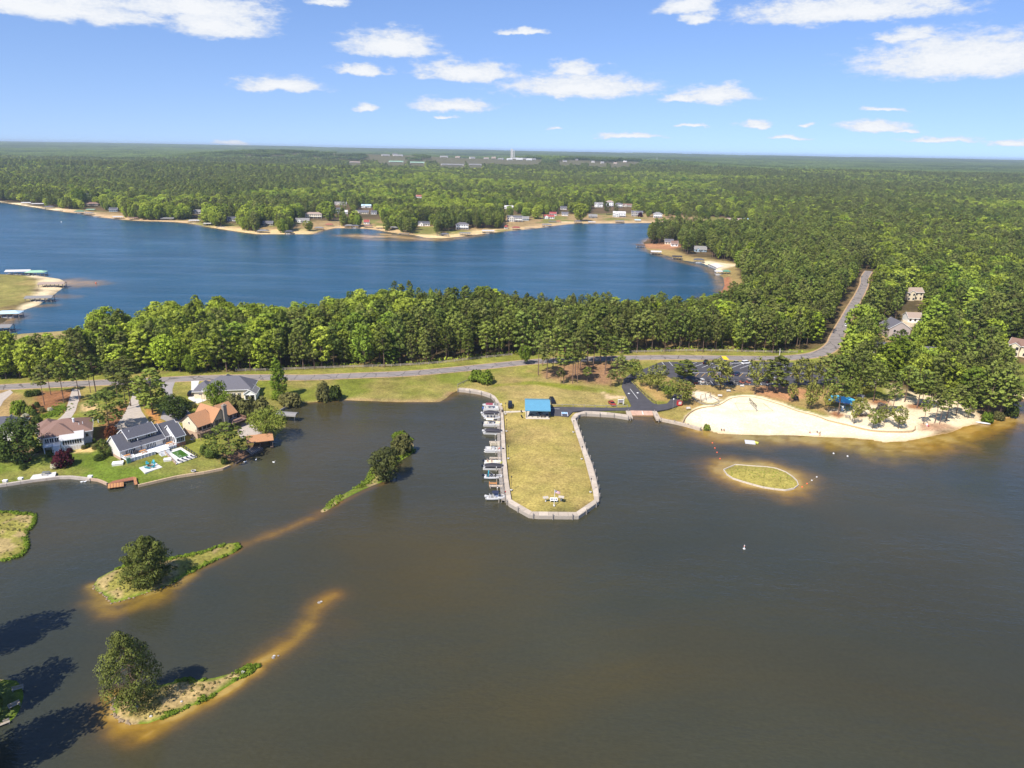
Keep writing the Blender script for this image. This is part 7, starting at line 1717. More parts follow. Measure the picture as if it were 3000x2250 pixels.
BH=[
 (76,600,24,'white_roof','white roofed boathouse near the left end of the far shore','gable',None),(108,603,34,'white_roof','long white topped dock left of the grey hip roofed boathouse','flat',None),
 (141,612,26,'slate_roof','grey hip roofed boathouse on the left far shore','hip',None),(170,619,18,'dark_wood','low dark dock right of the grey hip roofed boathouse','dock',None),
 (232,626,26,'green_roof','dark green roofed boathouse in front of the tan house','hip','white boat'),(264,620,22,'palegreen_roof','pale green roofed shelter behind the dark green boathouse','flat',None),
 (258,631,24,'palegrey_roof','grey roofed dock just right of the dark green boathouse','hip',None),(281,636,20,'grey_wood','open grey dock before the sandy strip on the left','dock','white boat'),
 (344,642,26,'white_roof','low white topped boat lift on the sandy strip','flat',None),(390,645,22,'brown_roof','dark brown roofed boathouse on the sandy strip','flat',None),
 (490,647,34,'palegrey_roof','long grey roofed boathouse under the pines on the left shore','gable',None),(568,653,30,'white_roof','white roofed boathouse with open sides on the left shore','flat','white boat'),
 (607,662,20,'white_roof','small white roofed dock left of the bare sandy point','flat',None),(652,668,34,'grey_wood','open dock with boats left of the bare sandy point','dock','white boat'),
 (769,684,30,'palegrey_roof','grey roofed boathouse on the bare sandy point','hip',None),(846,686,22,'grey_roof','small grey hip roofed boathouse with a white boat right of the point','hip','white boat'),
 (934,675,24,'palegrey_roof','pale grey boathouse below the low white house','hip',None),(964,665,20,'redbrown_roof','red brown roofed boathouse below the far lawn','hip',None),(986,666,16,'grey_wood','small open dock right of the red brown boathouse','dock',None),
 (1022,668,24,'palegrey_roof','left of two joined grey boathouses below the far lawn','hip',None),(1040,669,22,'slate_roof','right of two joined grey boathouses below the far lawn','hip','white boat'),
 (1078,669,22,'brown_roof','brown roofed boathouse in front of the red roofed shed','hip',None),(1117,672,28,'yellow_roof','straw yellow roofed boathouse by the sand bar','gable','white boat'),(1152,674,24,'palegrey_roof','pale grey roofed boathouse right of the straw yellow one','hip',None),
 (1182,687,28,'orange_wood','wide tan wooden dock sticking out by the sand bar','dock',None),(1303,694,22,'slate_roof','dark grey boathouse in front of the curved sand beach','hip',None),
 (1362,691,30,'palegrey_roof','grey flat topped boathouse with a sun deck right of the curved beach','flat',None),(1390,690,18,'grey_wood','open dark dock right of the flat topped boathouse','dock',None),
 (1430,684,34,'white_roof','white topped boathouse crowded with boats left of the red gazebo','flat','white boat'),(1512,674,22,'red_roof','bright red roofed boathouse on the far shore','hip',None),
 (1553,671,30,'orange_wood','tan wooden dock right of the bright red boathouse','dock',None),(1602,665,26,'palegrey_roof','pale grey boathouse on the corner of the shore','hip','white boat'),(1618,655,20,'slate_roof','slate roofed dock shelter on the corner of the shore','flat',None),
 (1636,655,14,'redbrown_roof','red brown gazebo roof on the corner of the shore','hip',None),(1693,655,20,'slate_roof','dark boathouse with a white deck alone on the straight shore','hip',None),(1734,657,20,'white_roof','white canopied pontoon dock on the straight shore','flat',None),
 (1816,654,24,'palegrey_roof','flat roofed boathouse below the white farmhouse','flat',None),(1868,651,16,'paleblue_roof','small blue boathouse on the straight shore','gable',None),(1936,650,20,'grey_wood','white dock at the right end of the straight shore','dock','white boat'),
 (1877,727,24,'dark_wood','dark brown double deck dock at the tip of the peninsula','flat',None),(1922,747,28,'white_roof','white roofed boathouse on the peninsula shore','gable',None),(1984,761,26,'cover_black','black roofed boathouse on the peninsula shore','flat',None),
 (2048,771,28,'grey_roof','dark boathouse with a white boat near the sandy cove','hip','white boat'),(2128,806,20,'green_roof','green roofed boathouse at the sandy cove','hip',None),(2105,806,20,'white_roof','white topped dock with a boat next to the green roofed boathouse','flat','white boat'),
 (52,807,62,'white_roof','pale pinkish white roofed boathouse on the left point','gable','white boat'),(103,810,50,'palegreen_roof','green roofed boathouse on the left point','hip','blue and white boat'),(150,845,66,'tan_roof','brown roofed boathouse at the sandy tip of the left point','gable','white boat'),
 (113,887,68,'palegrey_roof','long grey roofed boathouse over the water on the left point','gable','white boat'),(22,934,62,'paleblue_roof','pale blue hip roofed boathouse at the left edge','hip','red and white boat'),(2,976,50,'palegrey_roof','grey roofed boathouse at the left edge behind the pine','gable',None),
]
for(px,py,w,rf_,lb,st_,bt_)in BH:boathouse(px,py,w,rf_,lb,st_,bt_,dp=(6.5 if py>790 and px<200 else None))
p=G(1483,670,.6);gb=thing('gazebo','white gazebo with a pointed red roof on the far lawn shore','gazebo',(p.x,p.y,.5));MB().lathe([(3.0,2.6),(.1,4.8)],8).build('roof',M('red_roof'),gb);MB().lathe([(2.6,0),(2.6,.4)],8).build('floor',M('white_paint'),gb)
for i in range(8):a=i*.785;MB().box(-.12,.12,-.12,.12,.4,2.7).build('post',M('white_paint'),gb).location=(2.4*math.cos(a),2.4*math.sin(a),0)
pts=[(2074,776),(2098,771),(2122,780),(2098,787)];q=[G(x,y,.55)for x,y in pts];t=thing('sand_deck','pale raised deck on the sandy cove','deck',tuple(q[0]));MB().prism([(v.x-q[0].x,v.y-q[0].y)for v in q],-.6,.2).build('platform',M('white_concrete'),t)
MB().obox((q[0].x-q[0].x,0),(q[3].x-q[0].x,q[3].y-q[0].y),.15,.2,1.0).build('rail',M('grey_wood'),t)
p=G(180,651,0);t=tag(MB().lathe([(.05,-.4),(.6,-.1),(.7,.4),(.5,.9),(.05,1.1)],10).build('buoy',M('gelcoat')),'white buoy in the blue lake near the left shore','buoy');t.location=p
p=G(281,830,0);t=tag(MB().lathe([(.05,-.3),(.4,-.1),(.45,.3),(.3,.7),(.05,.8)],10).build('buoy',M('orange_plastic')),'small orange buoy off the left sandy point','buoy');t.location=p
# ------------------------------------------------------------------ the town on the ridge
def town_point(px,D):
    d=ray(px,450);x=d[0]/d[1]*D;return x,D,float(rise(np.array([x]),np.array([D]))[0])
def town_pix(px,py):
    """ground point on the far ridge seen at a photo position"""
    d=ray(px,py);best=None
    for D in np.arange(2900,4600,12.0):
        x=d[0]/d[1]*D;z=CAM_H+d[2]/d[1]*D;g=float(rise(np.array([x]),np.array([D]))[0])
        if z<=g:return x,D,g
    x=d[0]/d[1]*3900;return x,3900,float(rise(np.array([x]),np.array([3900.]))[0])
tw=random.Random(12)
def town_block(px,py,wpx,hm,wm_,rm_,label,group,roof='gx'):
    x,y,g=town_pix(px,py);w=wpx*math.hypot(x,y)/F_PX;d=min(max(w*.6,12),30)
    o=thing('town_building',label,'building',(x,y,g-1),tw.uniform(-.4,.4),group)
    wing(o,(-w/2,w/2,0,d),0,hm,roof,3.5 if roof!='flat' else 0,wm_,rm_,.6)
    fw_=MB().box(-w*.42,w*.42,-.06,.02,1.6,3.4)
    fw_.build('window_band',M('dark_screen'),o);clear(x,y,w*.6+12,380)
groups=[([(1016,443),(1034,446),(1056,450),(1068,452),(1085,449),(1104,452),(1118,447),(1140,452),(1156,455)],11,'pale'),([(1130,458),(1165,458),(1196,456),(1280,460),(1300,462)],22,'long'),
          ([(1340,464),(1362,462),(1385,466),(1408,464),(1425,467),(1446,466)],13,'pale'),([(1466,468),(1480,466),(1494,470),(1508,467),(1522,470),(1536,468),(1550,471),(1562,469)],14,'white'),([(1655,476),(1690,472),(1737,478),(1765,480),(1802,483),(1830,478)],9,'pale')]
gi=0
for pts,w,kind in groups:
    gi+=1
    for(px,py)in pts:
        wc={'pale':tw.choice(['pale_siding','tan_siding']),'long':'pale_siding','white':'white_vinyl'}[kind];rc={'pale':tw.choice(['palegrey_roof','tan_roof','slate_roof','white_roof']),'long':'palegrey_roof','white':tw.choice(['white_roof','palegrey_roof'])}[kind]
        nm={1:'pale roofed building of the left town cluster on the wooded ridge',2:'long pale building in the trees of the far town',3:'pale building left of the white silos in the far town',4:'white walled building below the white silos in the far town',5:'pale house scattered in the trees right of the far town'}[gi]
        town_block(px,py,w*tw.uniform(.8,1.3),tw.uniform(5,8),wc,rc,nm,{1:'left cluster of the far town',2:'long buildings of the far town',3:'buildings left of the silos',4:'white buildings below the silos',5:'houses right of the far town'}[gi])
for(px,py,wpx,rm_,lb)in((1160,474,40,'palegreen_roof','long green roofed warehouse row at the left of the far town'),(1222,476,40,'palegreen_roof','second long green roofed warehouse row further right'),(1040,475,30,'tan_roof','pinkish brown long building at the left edge of the far clearing'),(1325,482,64,'palegrey_roof','very long pale building at the edge of the pine plantation'),(1392,482,36,'palegrey_roof','long pale building right of the longest one by the plantation')):
    x,D,g=town_pix(px,py+3);w=wpx*D/F_PX
    o=thing('warehouse',lb,'building',(x,D,g-1),0);wing(o,(-w/2,w/2,0,22),0,5,'gx',3,'pale_siding',rm_,.6);MB().box(-w*.45,w*.45,-.06,.02,1.5,3.5).build('window_band',M('dark_screen'),o);clear(x,D,w*.55,420)
for i,(px,top,r_,lb)in enumerate(((1498,437,3.0,'left white silo above the far town'),(1502,438,2.7,'middle white silo above the far town'),(1506.5,441,1.8,'thin right silo above the far town'))):
    x,y,g=town_pix(px,456);o=thing('silo',lb,'silo',(x,y,g));h_=vsize(Vector((x,y,g)),top);MB().tube((0,0,0),(0,0,h_),r_,n=14).build('shell',M('white_concrete'),o);MB().lathe([(r_,h_),(r_*.5,h_+1.6),(.1,h_+2.2)],14).build('dome',M('white_concrete'),o)
x,y,g=town_pix(1925,462);o=thing('lattice_mast','thin pale lattice mast on the far ridge','mast',(x,y,g));k=MB();
for(a,b)in((-2,-2),(2,-2),(0,2)):k.tube((a,b,0),(a*.3,b*.3,34),.5,.3,4)
for z in range(3,34,5):s=1-.7*z/34;k.tube((-2*s,-2*s,z),(2*s,-2*s,z+2),.3,n=4).tube((2*s,-2*s,z),(0,2*s,z+2),.3,n=4)
k.build('lattice',M('white_concrete'),o)
# ------------------------------------------------------------------ trees and shrubs standing on their own
Y1=lambda x,y:(x*.2411,1080+y*.2411)
Y2=lambda x,y:(400+x*.2411,1080+y*.2411)
T=lambda k,bx,by,top,w,lb,var=None,g=None,nm=None:tree_px(k,nm or{'pine':'pine_tree','tallpine':'pine_tree','island_pine':'pine_tree','bushy_pine':'pine_tree'}.get(k,'leafy_tree'),'tree',bx,by,top,w,lb,g,var)
S_=lambda k,bx,by,top,w,lb,g=None:tree_px(k,'shrub','shrub',bx,by,top,w,lb,g)
# islands
T('island_pine',398,2066,1853,158,'large spreading pine on the lower island')
T('bushy_pine',438,1706,1582,136,'dense bushy pine on the upper island')
T('spit',1128,1406,1313,92,'round grey green tree on the narrow spit',0)
S_('olive_shrub',1178,1324,1272,62,'broad olive green bush at the tip of the narrow spit');S_('bright_shrub',1172,1285,1266,50,'light green bush at the very end of the spit')
# left neighbourhood
T('deep',65,1352,1230,136,'big dark green tree in front of the dark roofed house',1);T('deep',15,1352,1292,60,'smaller green tree at the left edge of the lawn',0)
T('pine',321,1258,1140,112,'tall pine with a bare trunk beside the broad driveway',0)
for(x,y,tp,w,lb)in((131,1188,1072,50,'slim pine with a bare trunk in the straw bed, leftmost of its row'),(149,1157,1050,48,'pine standing close to the road behind the straw bed'),(188,1181,1052,54,'pine on the left side of the curving driveway'),(234,1176,1050,56,'pine on the right side of the curving driveway'),(281,1149,1040,64,'large pine by the road between the two driveways'),(266,1152,1068,40,'smaller pine left of the large pine by the road'),(378,1142,1042,70,'large pine by the road near the broad driveway'),(371,1200,1090,60,'dark pine in the straw beside the broad driveway'),(384,1190,1075,50,'second dark pine in the straw beside the broad driveway'),(345,1165,1062,60,'pine behind the dark pair at the broad driveway')):
    T('tallpine',x,y,tp,w,lb)
T('pine',448,1216,1083,92,'big pine left of the gravel drive',3);T('pine',425,1200,1100,60,'pine just behind the big pine left of the gravel drive',1)
T('deep',520,1228,1155,84,'round dark green tree in the loop of the gravel drive',0)
T('young',640,1205,1115,66,'bright green tree hiding the front of the grey roofed cream house',0)
T('young',668,1212,1150,60,'green tree joining the tall hedge behind the orange roof',1)
for(x,y,tp,w,lb)in((690,1222,1160,62,'tall olive bush behind the orange roof, left in the row'),(728,1226,1166,62,'tall olive bush behind the orange roof, middle of the row'),(765,1222,1166,60,'tall olive bush behind the orange roof, nearest the willow')):S_('olive_shrub',x,y,tp,w,lb)
T('willow',783,1283,1192,122,'light green willow-like tree on the shore by the rusty boathouse')
T('pine',677,1346,1238,128,'broad dark pine on the shore by the clipped bushes',5)
S_('round_shrub',600,1333,1302,28,'tall clipped round bush, left of the pair by the pine');S_('round_shrub',616,1341,1315,30,'clipped round bush, right of the pair by the pine');S_('green_shrub',632,1340,1318,24,'loose green bush under the broad pine');S_('green_shrub',658,1357,1341,22,'low green bush at the corner of the pool lawn')
for(x,y,lb)in((570,1195,'left of three clipped round bushes behind the orange roof'),(583,1199,'middle of three clipped round bushes behind the orange roof'),(598,1201,'right of three clipped round bushes behind the orange roof')):S_('round_yellow_shrub',x,y,y-12,15,lb)
T('column',820,1166,1052,52,'tall narrow bright green tree on the lawn');S_('olive_shrub',858,1190,1150,56,'brownish olive bush at the water by the tall narrow tree');S_('olive_shrub',838,1183,1152,44,'olive bush left of the brownish one by the water');S_('bright_shrub',815,1170,1143,40,'green bush at the foot of the tall narrow tree')
for(k,x,y,tp,w,lb)in(('bright_shrub',59,1213,1172,48,'large bright green bush on the left lawn'),('yellow_shrub',89,1216,1191,26,'yellow green bush beside the large bright bush'),('green_shrub',101,1218,1200,18,'small dark bush right of the yellow green bush'),('bronze_shrub',96,1205,1186,20,'bronze bush behind the yellow green bush'),('round_shrub',110,1195,1177,17,'dark upright bush by the straw bed'),('round_yellow_shrub',125,1208,1193,18,'clipped olive bush near the white blossom'),('white_shrub',148,1205,1193,17,'small white flowering bush on the left lawn'),('green_shrub',87,1161,1144,27,'left of two dark hedge bushes by the road'),('green_shrub',109,1158,1141,27,'right of two dark hedge bushes by the road'),('green_shrub',111,1246,1219,30,'green bush behind the dark roofed house'),('white_shrub',76,1228,1212,22,'pale blossoming bush behind the dark roofed house'),('bronze_shrub',80,1233,1220,18,'rusty bush under the pale blossoming bush'),
                          ('maroon_shrub',187,1366,1322,56,'large maroon leaved bush on the green lawn'),('white_shrub',163,1371,1355,26,'white flowering bush at the foot of the maroon bush'),('maroon_shrub',205,1326,1312,18,'small clipped maroon bush by the sunroom'),('round_yellow_shrub',280,1316,1300,20,'round yellow green bush by the sunroom'),('round_yellow_shrub',246,1316,1304,14,'small olive bush at the bay of the sunroom'),('round_shrub',259,1312,1302,11,'small green bush at the bay of the sunroom'),('round_shrub',277,1297,1284,11,'narrow green bush at the house corner'),('bronze_shrub',328,1280,1250,40,'big rusty spiky bush at the foot of the tall bare pine'),('green_shrub',116,1324,1306,28,'dark bush left of the white stairs'),('round_shrub',147,1338,1320,15,'dark clipped bush at the foot of the white stairs'),('green_shrub',69,1374,1360,21,'small bush on the lawn under the big tree'),('bronze_shrub',78,1352,1338,26,'dark reddish bush in the shade of the big tree'),('green_shrub',291,1347,1332,32,'low spreading green bush beside the grey green conifer')):
    S_(k,x,y,tp,w,lb)
T('spruce_shrub',311,1336,1288,46,'grey green bushy conifer between the two houses')
# centre lawn
S_('bright_shrub',1396,1118,1083,44,'left of two big bright bushes above the promenade');S_('bright_shrub',1424,1124,1086,46,'right of two big bright bushes above the promenade')
S_('olive_shrub',948,1174,1119,44,'olive bush on the shore lawn, left of the pair');S_('green_shrub',984,1172,1129,40,'green bush on the shore lawn, right of the pair')
PG=[(1577,1100,970,56),(1602,1111,990,60),(1640,1071,955,60),(1651,1125,1006,52),(1677,1124,990,54),(1691,1123,985,50),(1685,1100,972,56),(1721,1068,948,60),(1738,1075,955,56),(1772,1097,985,60),(1823,1079,990,52),(1620,1078,960,54),(1700,1078,958,58),(1758,1064,962,56),(1790,1078,985,50),(1665,1064,950,56),(1590,1072,965,52)]
for(x,y,tp,w)in PG:T('tallpine',x,y,tp,w,'tall bare trunked pine in the straw grove above the pavilion',None,'pines of the straw grove')
for(x,y,tp,w,lb)in((1643,1125,1078,30,'young pine at the front left of the straw grove'),(1720,1121,1074,30,'young pine at the front of the straw grove'),(1789,1135,1085,34,'young pine at the right front of the straw grove')):T('tallpine',x,y,tp,w,lb)
T('pine',1813,1126,1040,56,'dense pine at the corner of the entry road',0)
# car park and beach trees
for(k,x,y,tp,w,lb)in(('oak',1857,1113,1054,50,'pale green oak on the left of the entry road island'),('oak',1880,1133,1088,34,'small oak low on the entry road island'),('oak',1925,1147,1066,60,'grey green oak in the middle of the entry road island'),('oak',1905,1140,1092,36,'small oak between two larger oaks on the road island'),('oak',1956,1169,1118,52,'oak at the lower tip of the road island'),('oak',1980,1150,1108,46,'oak beside the lower tip of the road island'),('oak',2001,1184,1116,66,'oak beside the red kiosk at the road bend'),('pine',2003,1116,1052,76,'dark pine standing at the left end of the car park'),('oak',2109,1143,1053,84,'large yellow green oak before the car park'),('oak',2211,1156,1046,54,'narrow yellow green oak right of the golf carts'),('pine',2272,1149,1041,84,'big pine between the car park and the beach'),('oak',2319,1179,1124,34,'small oak above the beach, left in the row'),('oak',2374,1200,1120,48,'oak above the beach in the middle of the row'),('oak',2426,1208,1126,50,'oak in front of the turquoise roof'),
                             ('tallpine',2455,1215,1100,64,'tall pine with a bare trunk in front of the turquoise roof'),('oak',2501,1243,1172,34,'slender oak on the sand terrace'),('oak',2518,1221,1168,54,'fuller oak behind the slender one on the sand terrace'),('oak',2556,1257,1196,42,'yellowish oak on the sand terrace, left of a pair'),('oak',2573,1254,1200,28,'yellowish oak on the sand terrace, right of a pair'),('oak',2631,1256,1190,48,'lone sparse oak on the white sand'),('tallpine',2705,1243,1164,34,'thin young pine on the white sand'),('tallpine',2738,1240,1132,54,'pine in the group at the waterside, left'),('tallpine',2771,1233,1138,60,'pine in the group at the waterside, right'),('tallpine',2752,1243,1160,42,'small pine in the middle of the waterside group'),('tallpine',2686,1196,1082,70,'tall pine with a straw ring on the white sand'),('tallpine',2697,1198,1110,46,'smaller pine beside the one with a straw ring'),
                             ('pine',2558,1177,1058,80,'big pine by the straw bed below the white shed'),('oak',2535,1165,1110,50,'oak in front of the white shed'),('pine',2602,1180,1090,60,'pine right of the white shed'),('pine',2890,1222,1100,74,'dense pine on the right hand point, first from the sand'),('pine',2928,1219,1086,76,'dense pine in the middle of the right hand point'),('pine',2960,1206,1120,60,'dense pine at the end of the right hand point')):
    T(k,x,y,tp,w,lb)
for(k,x,y,tp,w,lb)in(('oak',2335,1138,1048,64,'pale oak over the right part of the car park'),('oak',2372,1146,1056,56,'second pale oak over the right part of the car park'),('pine',2412,1140,1036,74,'dark pine over the right part of the car park'),('tallpine',2446,1152,1040,70,'tall pine at the right end of the car park'),('oak',2478,1150,1062,60,'oak right of the car park end'),('pine',2492,1120,1022,72,'pine between the car park and the road bend'),('tallpine',2420,1176,1082,46,'bare trunked pine behind the turquoise roof'),('oak',2496,1182,1108,48,'oak right behind the turquoise roof')):
    T(k,x,y,tp,w,lb)
for(k,x,y,tp,w,lb)in(('tallpine',2612,1214,1122,50,'loose pine left of the pine with a straw ring'),('tallpine',2650,1178,1070,62,'tall loose pine behind the white sand'),('tallpine',2722,1200,1100,60,'loose pine right of the pine with a straw ring'),('tallpine',2800,1218,1128,54,'loose pine right of the waterside group'),('oak',2835,1226,1160,46,'oak between the waterside group and the right hand point'),('tallpine',2850,1210,1104,62,'tall loose pine left of the right hand point'),('oak',2592,1240,1186,40,'light oak near the bare grey tree on the sand')):
    T(k,x,y,tp,w,lb)
for(k,x,y,tp,w,lb)in(('bright_shrub',2890,1238,1208,34,'green bush on the sand at the right hand point'),('olive_shrub',2925,1230,1206,34,'olive bush at the water on the right hand point'),('green_shrub',2962,1221,1186,40,'green bush at the tip of the right hand point'),('yellow_shrub',2070,1260,1243,21,'yellow green bush at the end of the seawall on the beach'),('twig_shrub',2582,1208,1180,34,'bare grey tree on the sand terrace'),('twig_shrub',2330,1170,1158,18,'small bare bush above the beach'),('green_shrub',1947,1082,1070,10,'small clipped bush at the top of the entry island')):S_(k,x,y,tp,w,lb)
T('young',1540,1068,1012,40,'bright green broad tree at the fence left of the straw grove',0);T('young',560,1096,1040,46,'green tree overhanging the road fence',1)
# far lake specials
T('young',240,606,553,44,'bright green round tree on the left far shore',0);T('broadleaf',906,676,646,34,'round tree on the sandy lawn of the far shore',2);T('broadleaf',966,648,590,46,'tall leafy tree in the middle of the far lawn',1);T('young',1400,668,622,34,'bright green tree right of the curved far beach',1);T('broadleaf',1700,648,596,44,'big leafy tree at the water below the tall white houses',0)
S_('green_shrub',1023,656,644,24,'dark bush on the far lawn');S_('maroon_shrub',1876,636,622,14,'maroon tree beside the dark porch house')
# the corner trees whose shade falls on the water
for(bx,by,h_,w_,lb)in((-115,1930,20,12,'tall tree left of the picture above the shaded island'),(-105,2110,20,12,'tree on the shaded island in the corner'),(-95,2285,22,12,'tall dark tree reaching into the bottom left corner')):
    p=G(bx,by,.4);plant('deep','leafy_tree','tree',p.x,p.y,-.3,h_,w_,lb,None,0)
# low weeds along the waterlines of the islands
def weed_fringe(px,label,n,off=0.5,s0=.5,s1=1.0):
    ln=resample(np.array([G(x,y,.1)[:2]for x,y in px]),.15);rr=np.random.default_rng(len(ln));i=rr.integers(0,len(ln),n);q=ln[i]+rr.normal(size=(n,2))*off*.5
    q=q[fbm(q[:,0],q[:,1],4,91)>.40];sdv=land_sd(q[:,0],q[:,1]);z=ground_z(q[:,0],q[:,1],sdv);ok=sdv>-.2;q,z=q[ok],z[ok];m=len(q)
    s=rr.uniform(s0*.7,s1*1.1,m);cen=np.stack([q[:,0],q[:,1],np.maximum(z,0)+s*.22],1);rad=np.stack([s*.55,s*.55,s*.35],1)
    v,ti=puffs(rr,cen,rad,26,.17,up=.6);o=link('weeds',foliage_mesh('weeds',v,ti,BRIGHT if n%2 else YLEAF));return tag(o,label,'weeds',None,'stuff')
weed_fringe([(360,1660),(398,1650),(512,1635),(597,1618),(666,1593),(690,1590),(703,1605),(681,1621),(641,1637),(562,1676),(507,1709),(470,1722)],'bright green waterside weeds round the tail of the upper island',401,.9)
weed_fringe([(286,1694),(323,1675),(358,1660)],'bright green weeds along the left back of the upper island',71,.6)
weed_fringe([(520,1995),(622,1987),(696,1967),(746,1943),(757,1952),(736,1971),(691,1996),(612,2046),(497,2095),(438,2118),(395,2123)],'bright green waterside weeds round the tail of the lower island',451,.9)
weed_fringe([(0,1501),(75,1506),(104,1507),(103,1530),(75,1569),(85,1604),(65,1628),(0,1644)],'bright green weeds round the left hand island',301,.9)
weed_fringe([(950,1490),(976,1470),(1030,1440),(1071,1418),(1090,1380)],'bright green weeds along the narrow spit',241,2.0,.5,1.1)
weed_fringe([(1150,1300),(1180,1276),(1210,1295),(1214,1322),(1170,1352)],'bright green weeds round the end of the spit',221,2.0,.5,1.2)
weed_fringe([(505,1268),(512,1262),(520,1262)],'low plants in the bed of the round tree',20,2.0)
weed_fringe([(128,1228),(150,1222),(172,1208),(190,1190)],'strip of bright ground cover beside the curving driveway',321,3.2,.5,.9)
# grass tufts and brush on the islands
def tufts(name,label,keys,n,mat_,s0,s1,leaf=.13):
    rr=np.random.default_rng(n);qs=[]
    for k in keys:
        p=wISL[k];lo,hi=p.min(0),p.max(0);a=(hi-lo).prod();m=int(n*1.0);q=lo+rr.random((m,2))*(hi-lo);q=q[poly_sd(q[:,0],q[:,1],p)>.9];qs.append(q)
    q=np.concatenate(qs);q=q[fbm(q[:,0],q[:,1],5,77)>.45];z=ground_z(q[:,0],q[:,1]);s=rr.uniform(s0,s1,len(q))
    v,ti=puffs(rr,np.stack([q[:,0],q[:,1],z+s*.15],1),np.stack([s*.5,s*.5,s*.3],1),14,leaf,up=1.0)
    return tag(link(name,foliage_mesh(name,v,ti,mat_)),label,'grass',None,'stuff')
tufts('island_grass','rough olive grass tufts on the near islands',['upper','lower','left','spit'],420,OLIVE,.4,.8)
tufts('oval_grass','rough grass tufts on the oval island',['oval'],260,YLEAF,.2,.42)
# undergrowth at the foot of the wood along the road
rr=np.random.default_rng(77);uq=resample(np.array([G(x,y,.9)[:2]for x,y in[(330,1086),(455,1085),(560,1086),(690,1082),(943,1074),(1200,1066),(1300,1058),(1403,1046),(1500,1037),(1815,1030),(2003,1025),(2263,1029),(2340,1030)]]),1.1)
q=uq+rr.normal(size=uq.shape)*np.array([.8,1.2])+np.array([0,1.0]);s=rr.uniform(.6,2.3,len(q))*np.where(rr.random(len(q))<.6,1,.5)
v,ti=puffs(rr,np.stack([q[:,0],q[:,1],.8+s*.4],1),np.stack([s*.8,s*.8,s*.65],1),40,.26,up=.5)
tag(link('undergrowth',foliage_mesh('undergrowth',v,ti,LEAF)),'leafy undergrowth along the foot of the wood behind the road','undergrowth',None,'stuff')
# ------------------------------------------------------------------ the woods
def projv(x,y,z):
    q=np.stack([x,y,z-CAM_H],1);d=q@fwd
    return 1500+F_PX*(q@rt)/d,1125-F_PX*(q@up)/d,d
SIL=np.array([(0,985),(160,975),(230,930),(290,893),(330,905),(400,925),(470,892),(560,880),(640,868),(720,885),(790,898),(880,896),(1000,872),(1100,850),(1170,826),(1230,842),(1300,850),(1450,845),(1520,858),
                (1600,868),(1700,862),(1850,868),(1930,862),(1990,882),(2040,868),(2080,862),(2120,842),(2200,800),(3000,600)],float)
def scatter_mesh(name,x,y,z,h,w,rot,idx):
    me=bpy.data.meshes.new(name);n=len(x)
    me.vertices.add(n);me.vertices.foreach_set('co',np.stack([x,y,z],1).astype(np.float32).ravel())
    a=me.attributes.new('scl','FLOAT_VECTOR','POINT');a.data.foreach_set('vector',np.stack([w,w,h],1).astype(np.float32).ravel())
    a=me.attributes.new('rot','FLOAT_VECTOR','POINT');a.data.foreach_set('vector',np.stack([np.zeros(n),np.zeros(n),rot],1).astype(np.float32).ravel())
    a=me.attributes.new('idx','INT','POINT');a.data.foreach_set('value',idx.astype(np.int32))
    return me
def scatter_nodes(name,protos):
    col=bpy.data.collections.new(name+'_kinds')
    for p in protos:col.objects.link(p)
    ng=bpy.data.node_groups.new(name,'GeometryNodeTree')
    ng.interface.new_socket('Geometry',in_out='INPUT',socket_type='NodeSocketGeometry');ng.interface.new_socket('Geometry',in_out='OUTPUT',socket_type='NodeSocketGeometry')
    N,L=ng.nodes,ng.links
    gi=N.new('NodeGroupInput');go=N.new('NodeGroupOutput');ip=N.new('GeometryNodeInstanceOnPoints');ci=N.new('GeometryNodeCollectionInfo')
    ci.inputs['Collection'].default_value=col;ci.inputs['Separate Children'].default_value=True;ci.inputs['Reset Children'].default_value=True
    def na(nm,tp):
        n=N.new('GeometryNodeInputNamedAttribute');n.data_type=tp;n.inputs['Name'].default_value=nm;return n.outputs['Attribute']
    L.new(gi.outputs[0],ip.inputs['Points']);L.new(ci.outputs[0],ip.inputs['Instance']);ip.inputs['Pick Instance'].default_value=True
    L.new(na('idx','INT'),ip.inputs['Instance Index']);L.new(na('rot','FLOAT_VECTOR'),ip.inputs['Rotation']);L.new(na('scl','FLOAT_VECTOR'),ip.inputs['Scale'])
    L.new(ip.outputs[0],go.inputs[0]);return ng
def forest(name,label,cat,protos,x,y,z,h,w,rot,idx):
    o=link(name,scatter_mesh(name,x,y,z,h,w,rot,idx));tag(o,label,cat,None,'stuff')
    md=o.modifiers.new('scatter','NODES');md.node_group=scatter_nodes(name,protos);return o

# --- wood A: from the road to the dam and over the whole right-hand side
xa,ya=jitter(262,1010,5.7,0.86,11)
sd=land_sd(xa,ya);ok=woods_ok(xa,ya,sd);xa,ya,sd=xa[ok],ya[ok],sd[ok]
za=ground_z(xa,ya,sd);ux,uy,ud=projv(xa,ya,za)
rng=np.random.default_rng(31)
mixn=fbm(xa,ya,45,40);mix2=fbm(xa,ya,16,44)
pp=np.where(ux<380,0.62,np.where(ux<1180,0.22,np.where(ya<480,0.90,0.86)))
right=(ux>2480)|((ux>2100)&(uy<760))
pp=np.where(right,np.where(ya<430,0.74,0.62),pp)+(mixn-0.47)*np.where((ux>1200)&~right,1.2,2.2)
pp=np.where((xa>90)&(xa<340)&(ya>690)&(ya<900),1.2,pp)
is_pine=rng.random(len(xa))<pp
h=np.where(is_pine,rng.uniform(16,22,len(xa)),rng.uniform(12,20,len(xa)))
h=np.where((ya<520)&(ux<2150),h*np.clip(1.02-(ya-330)/600,0.7,1.0),h)
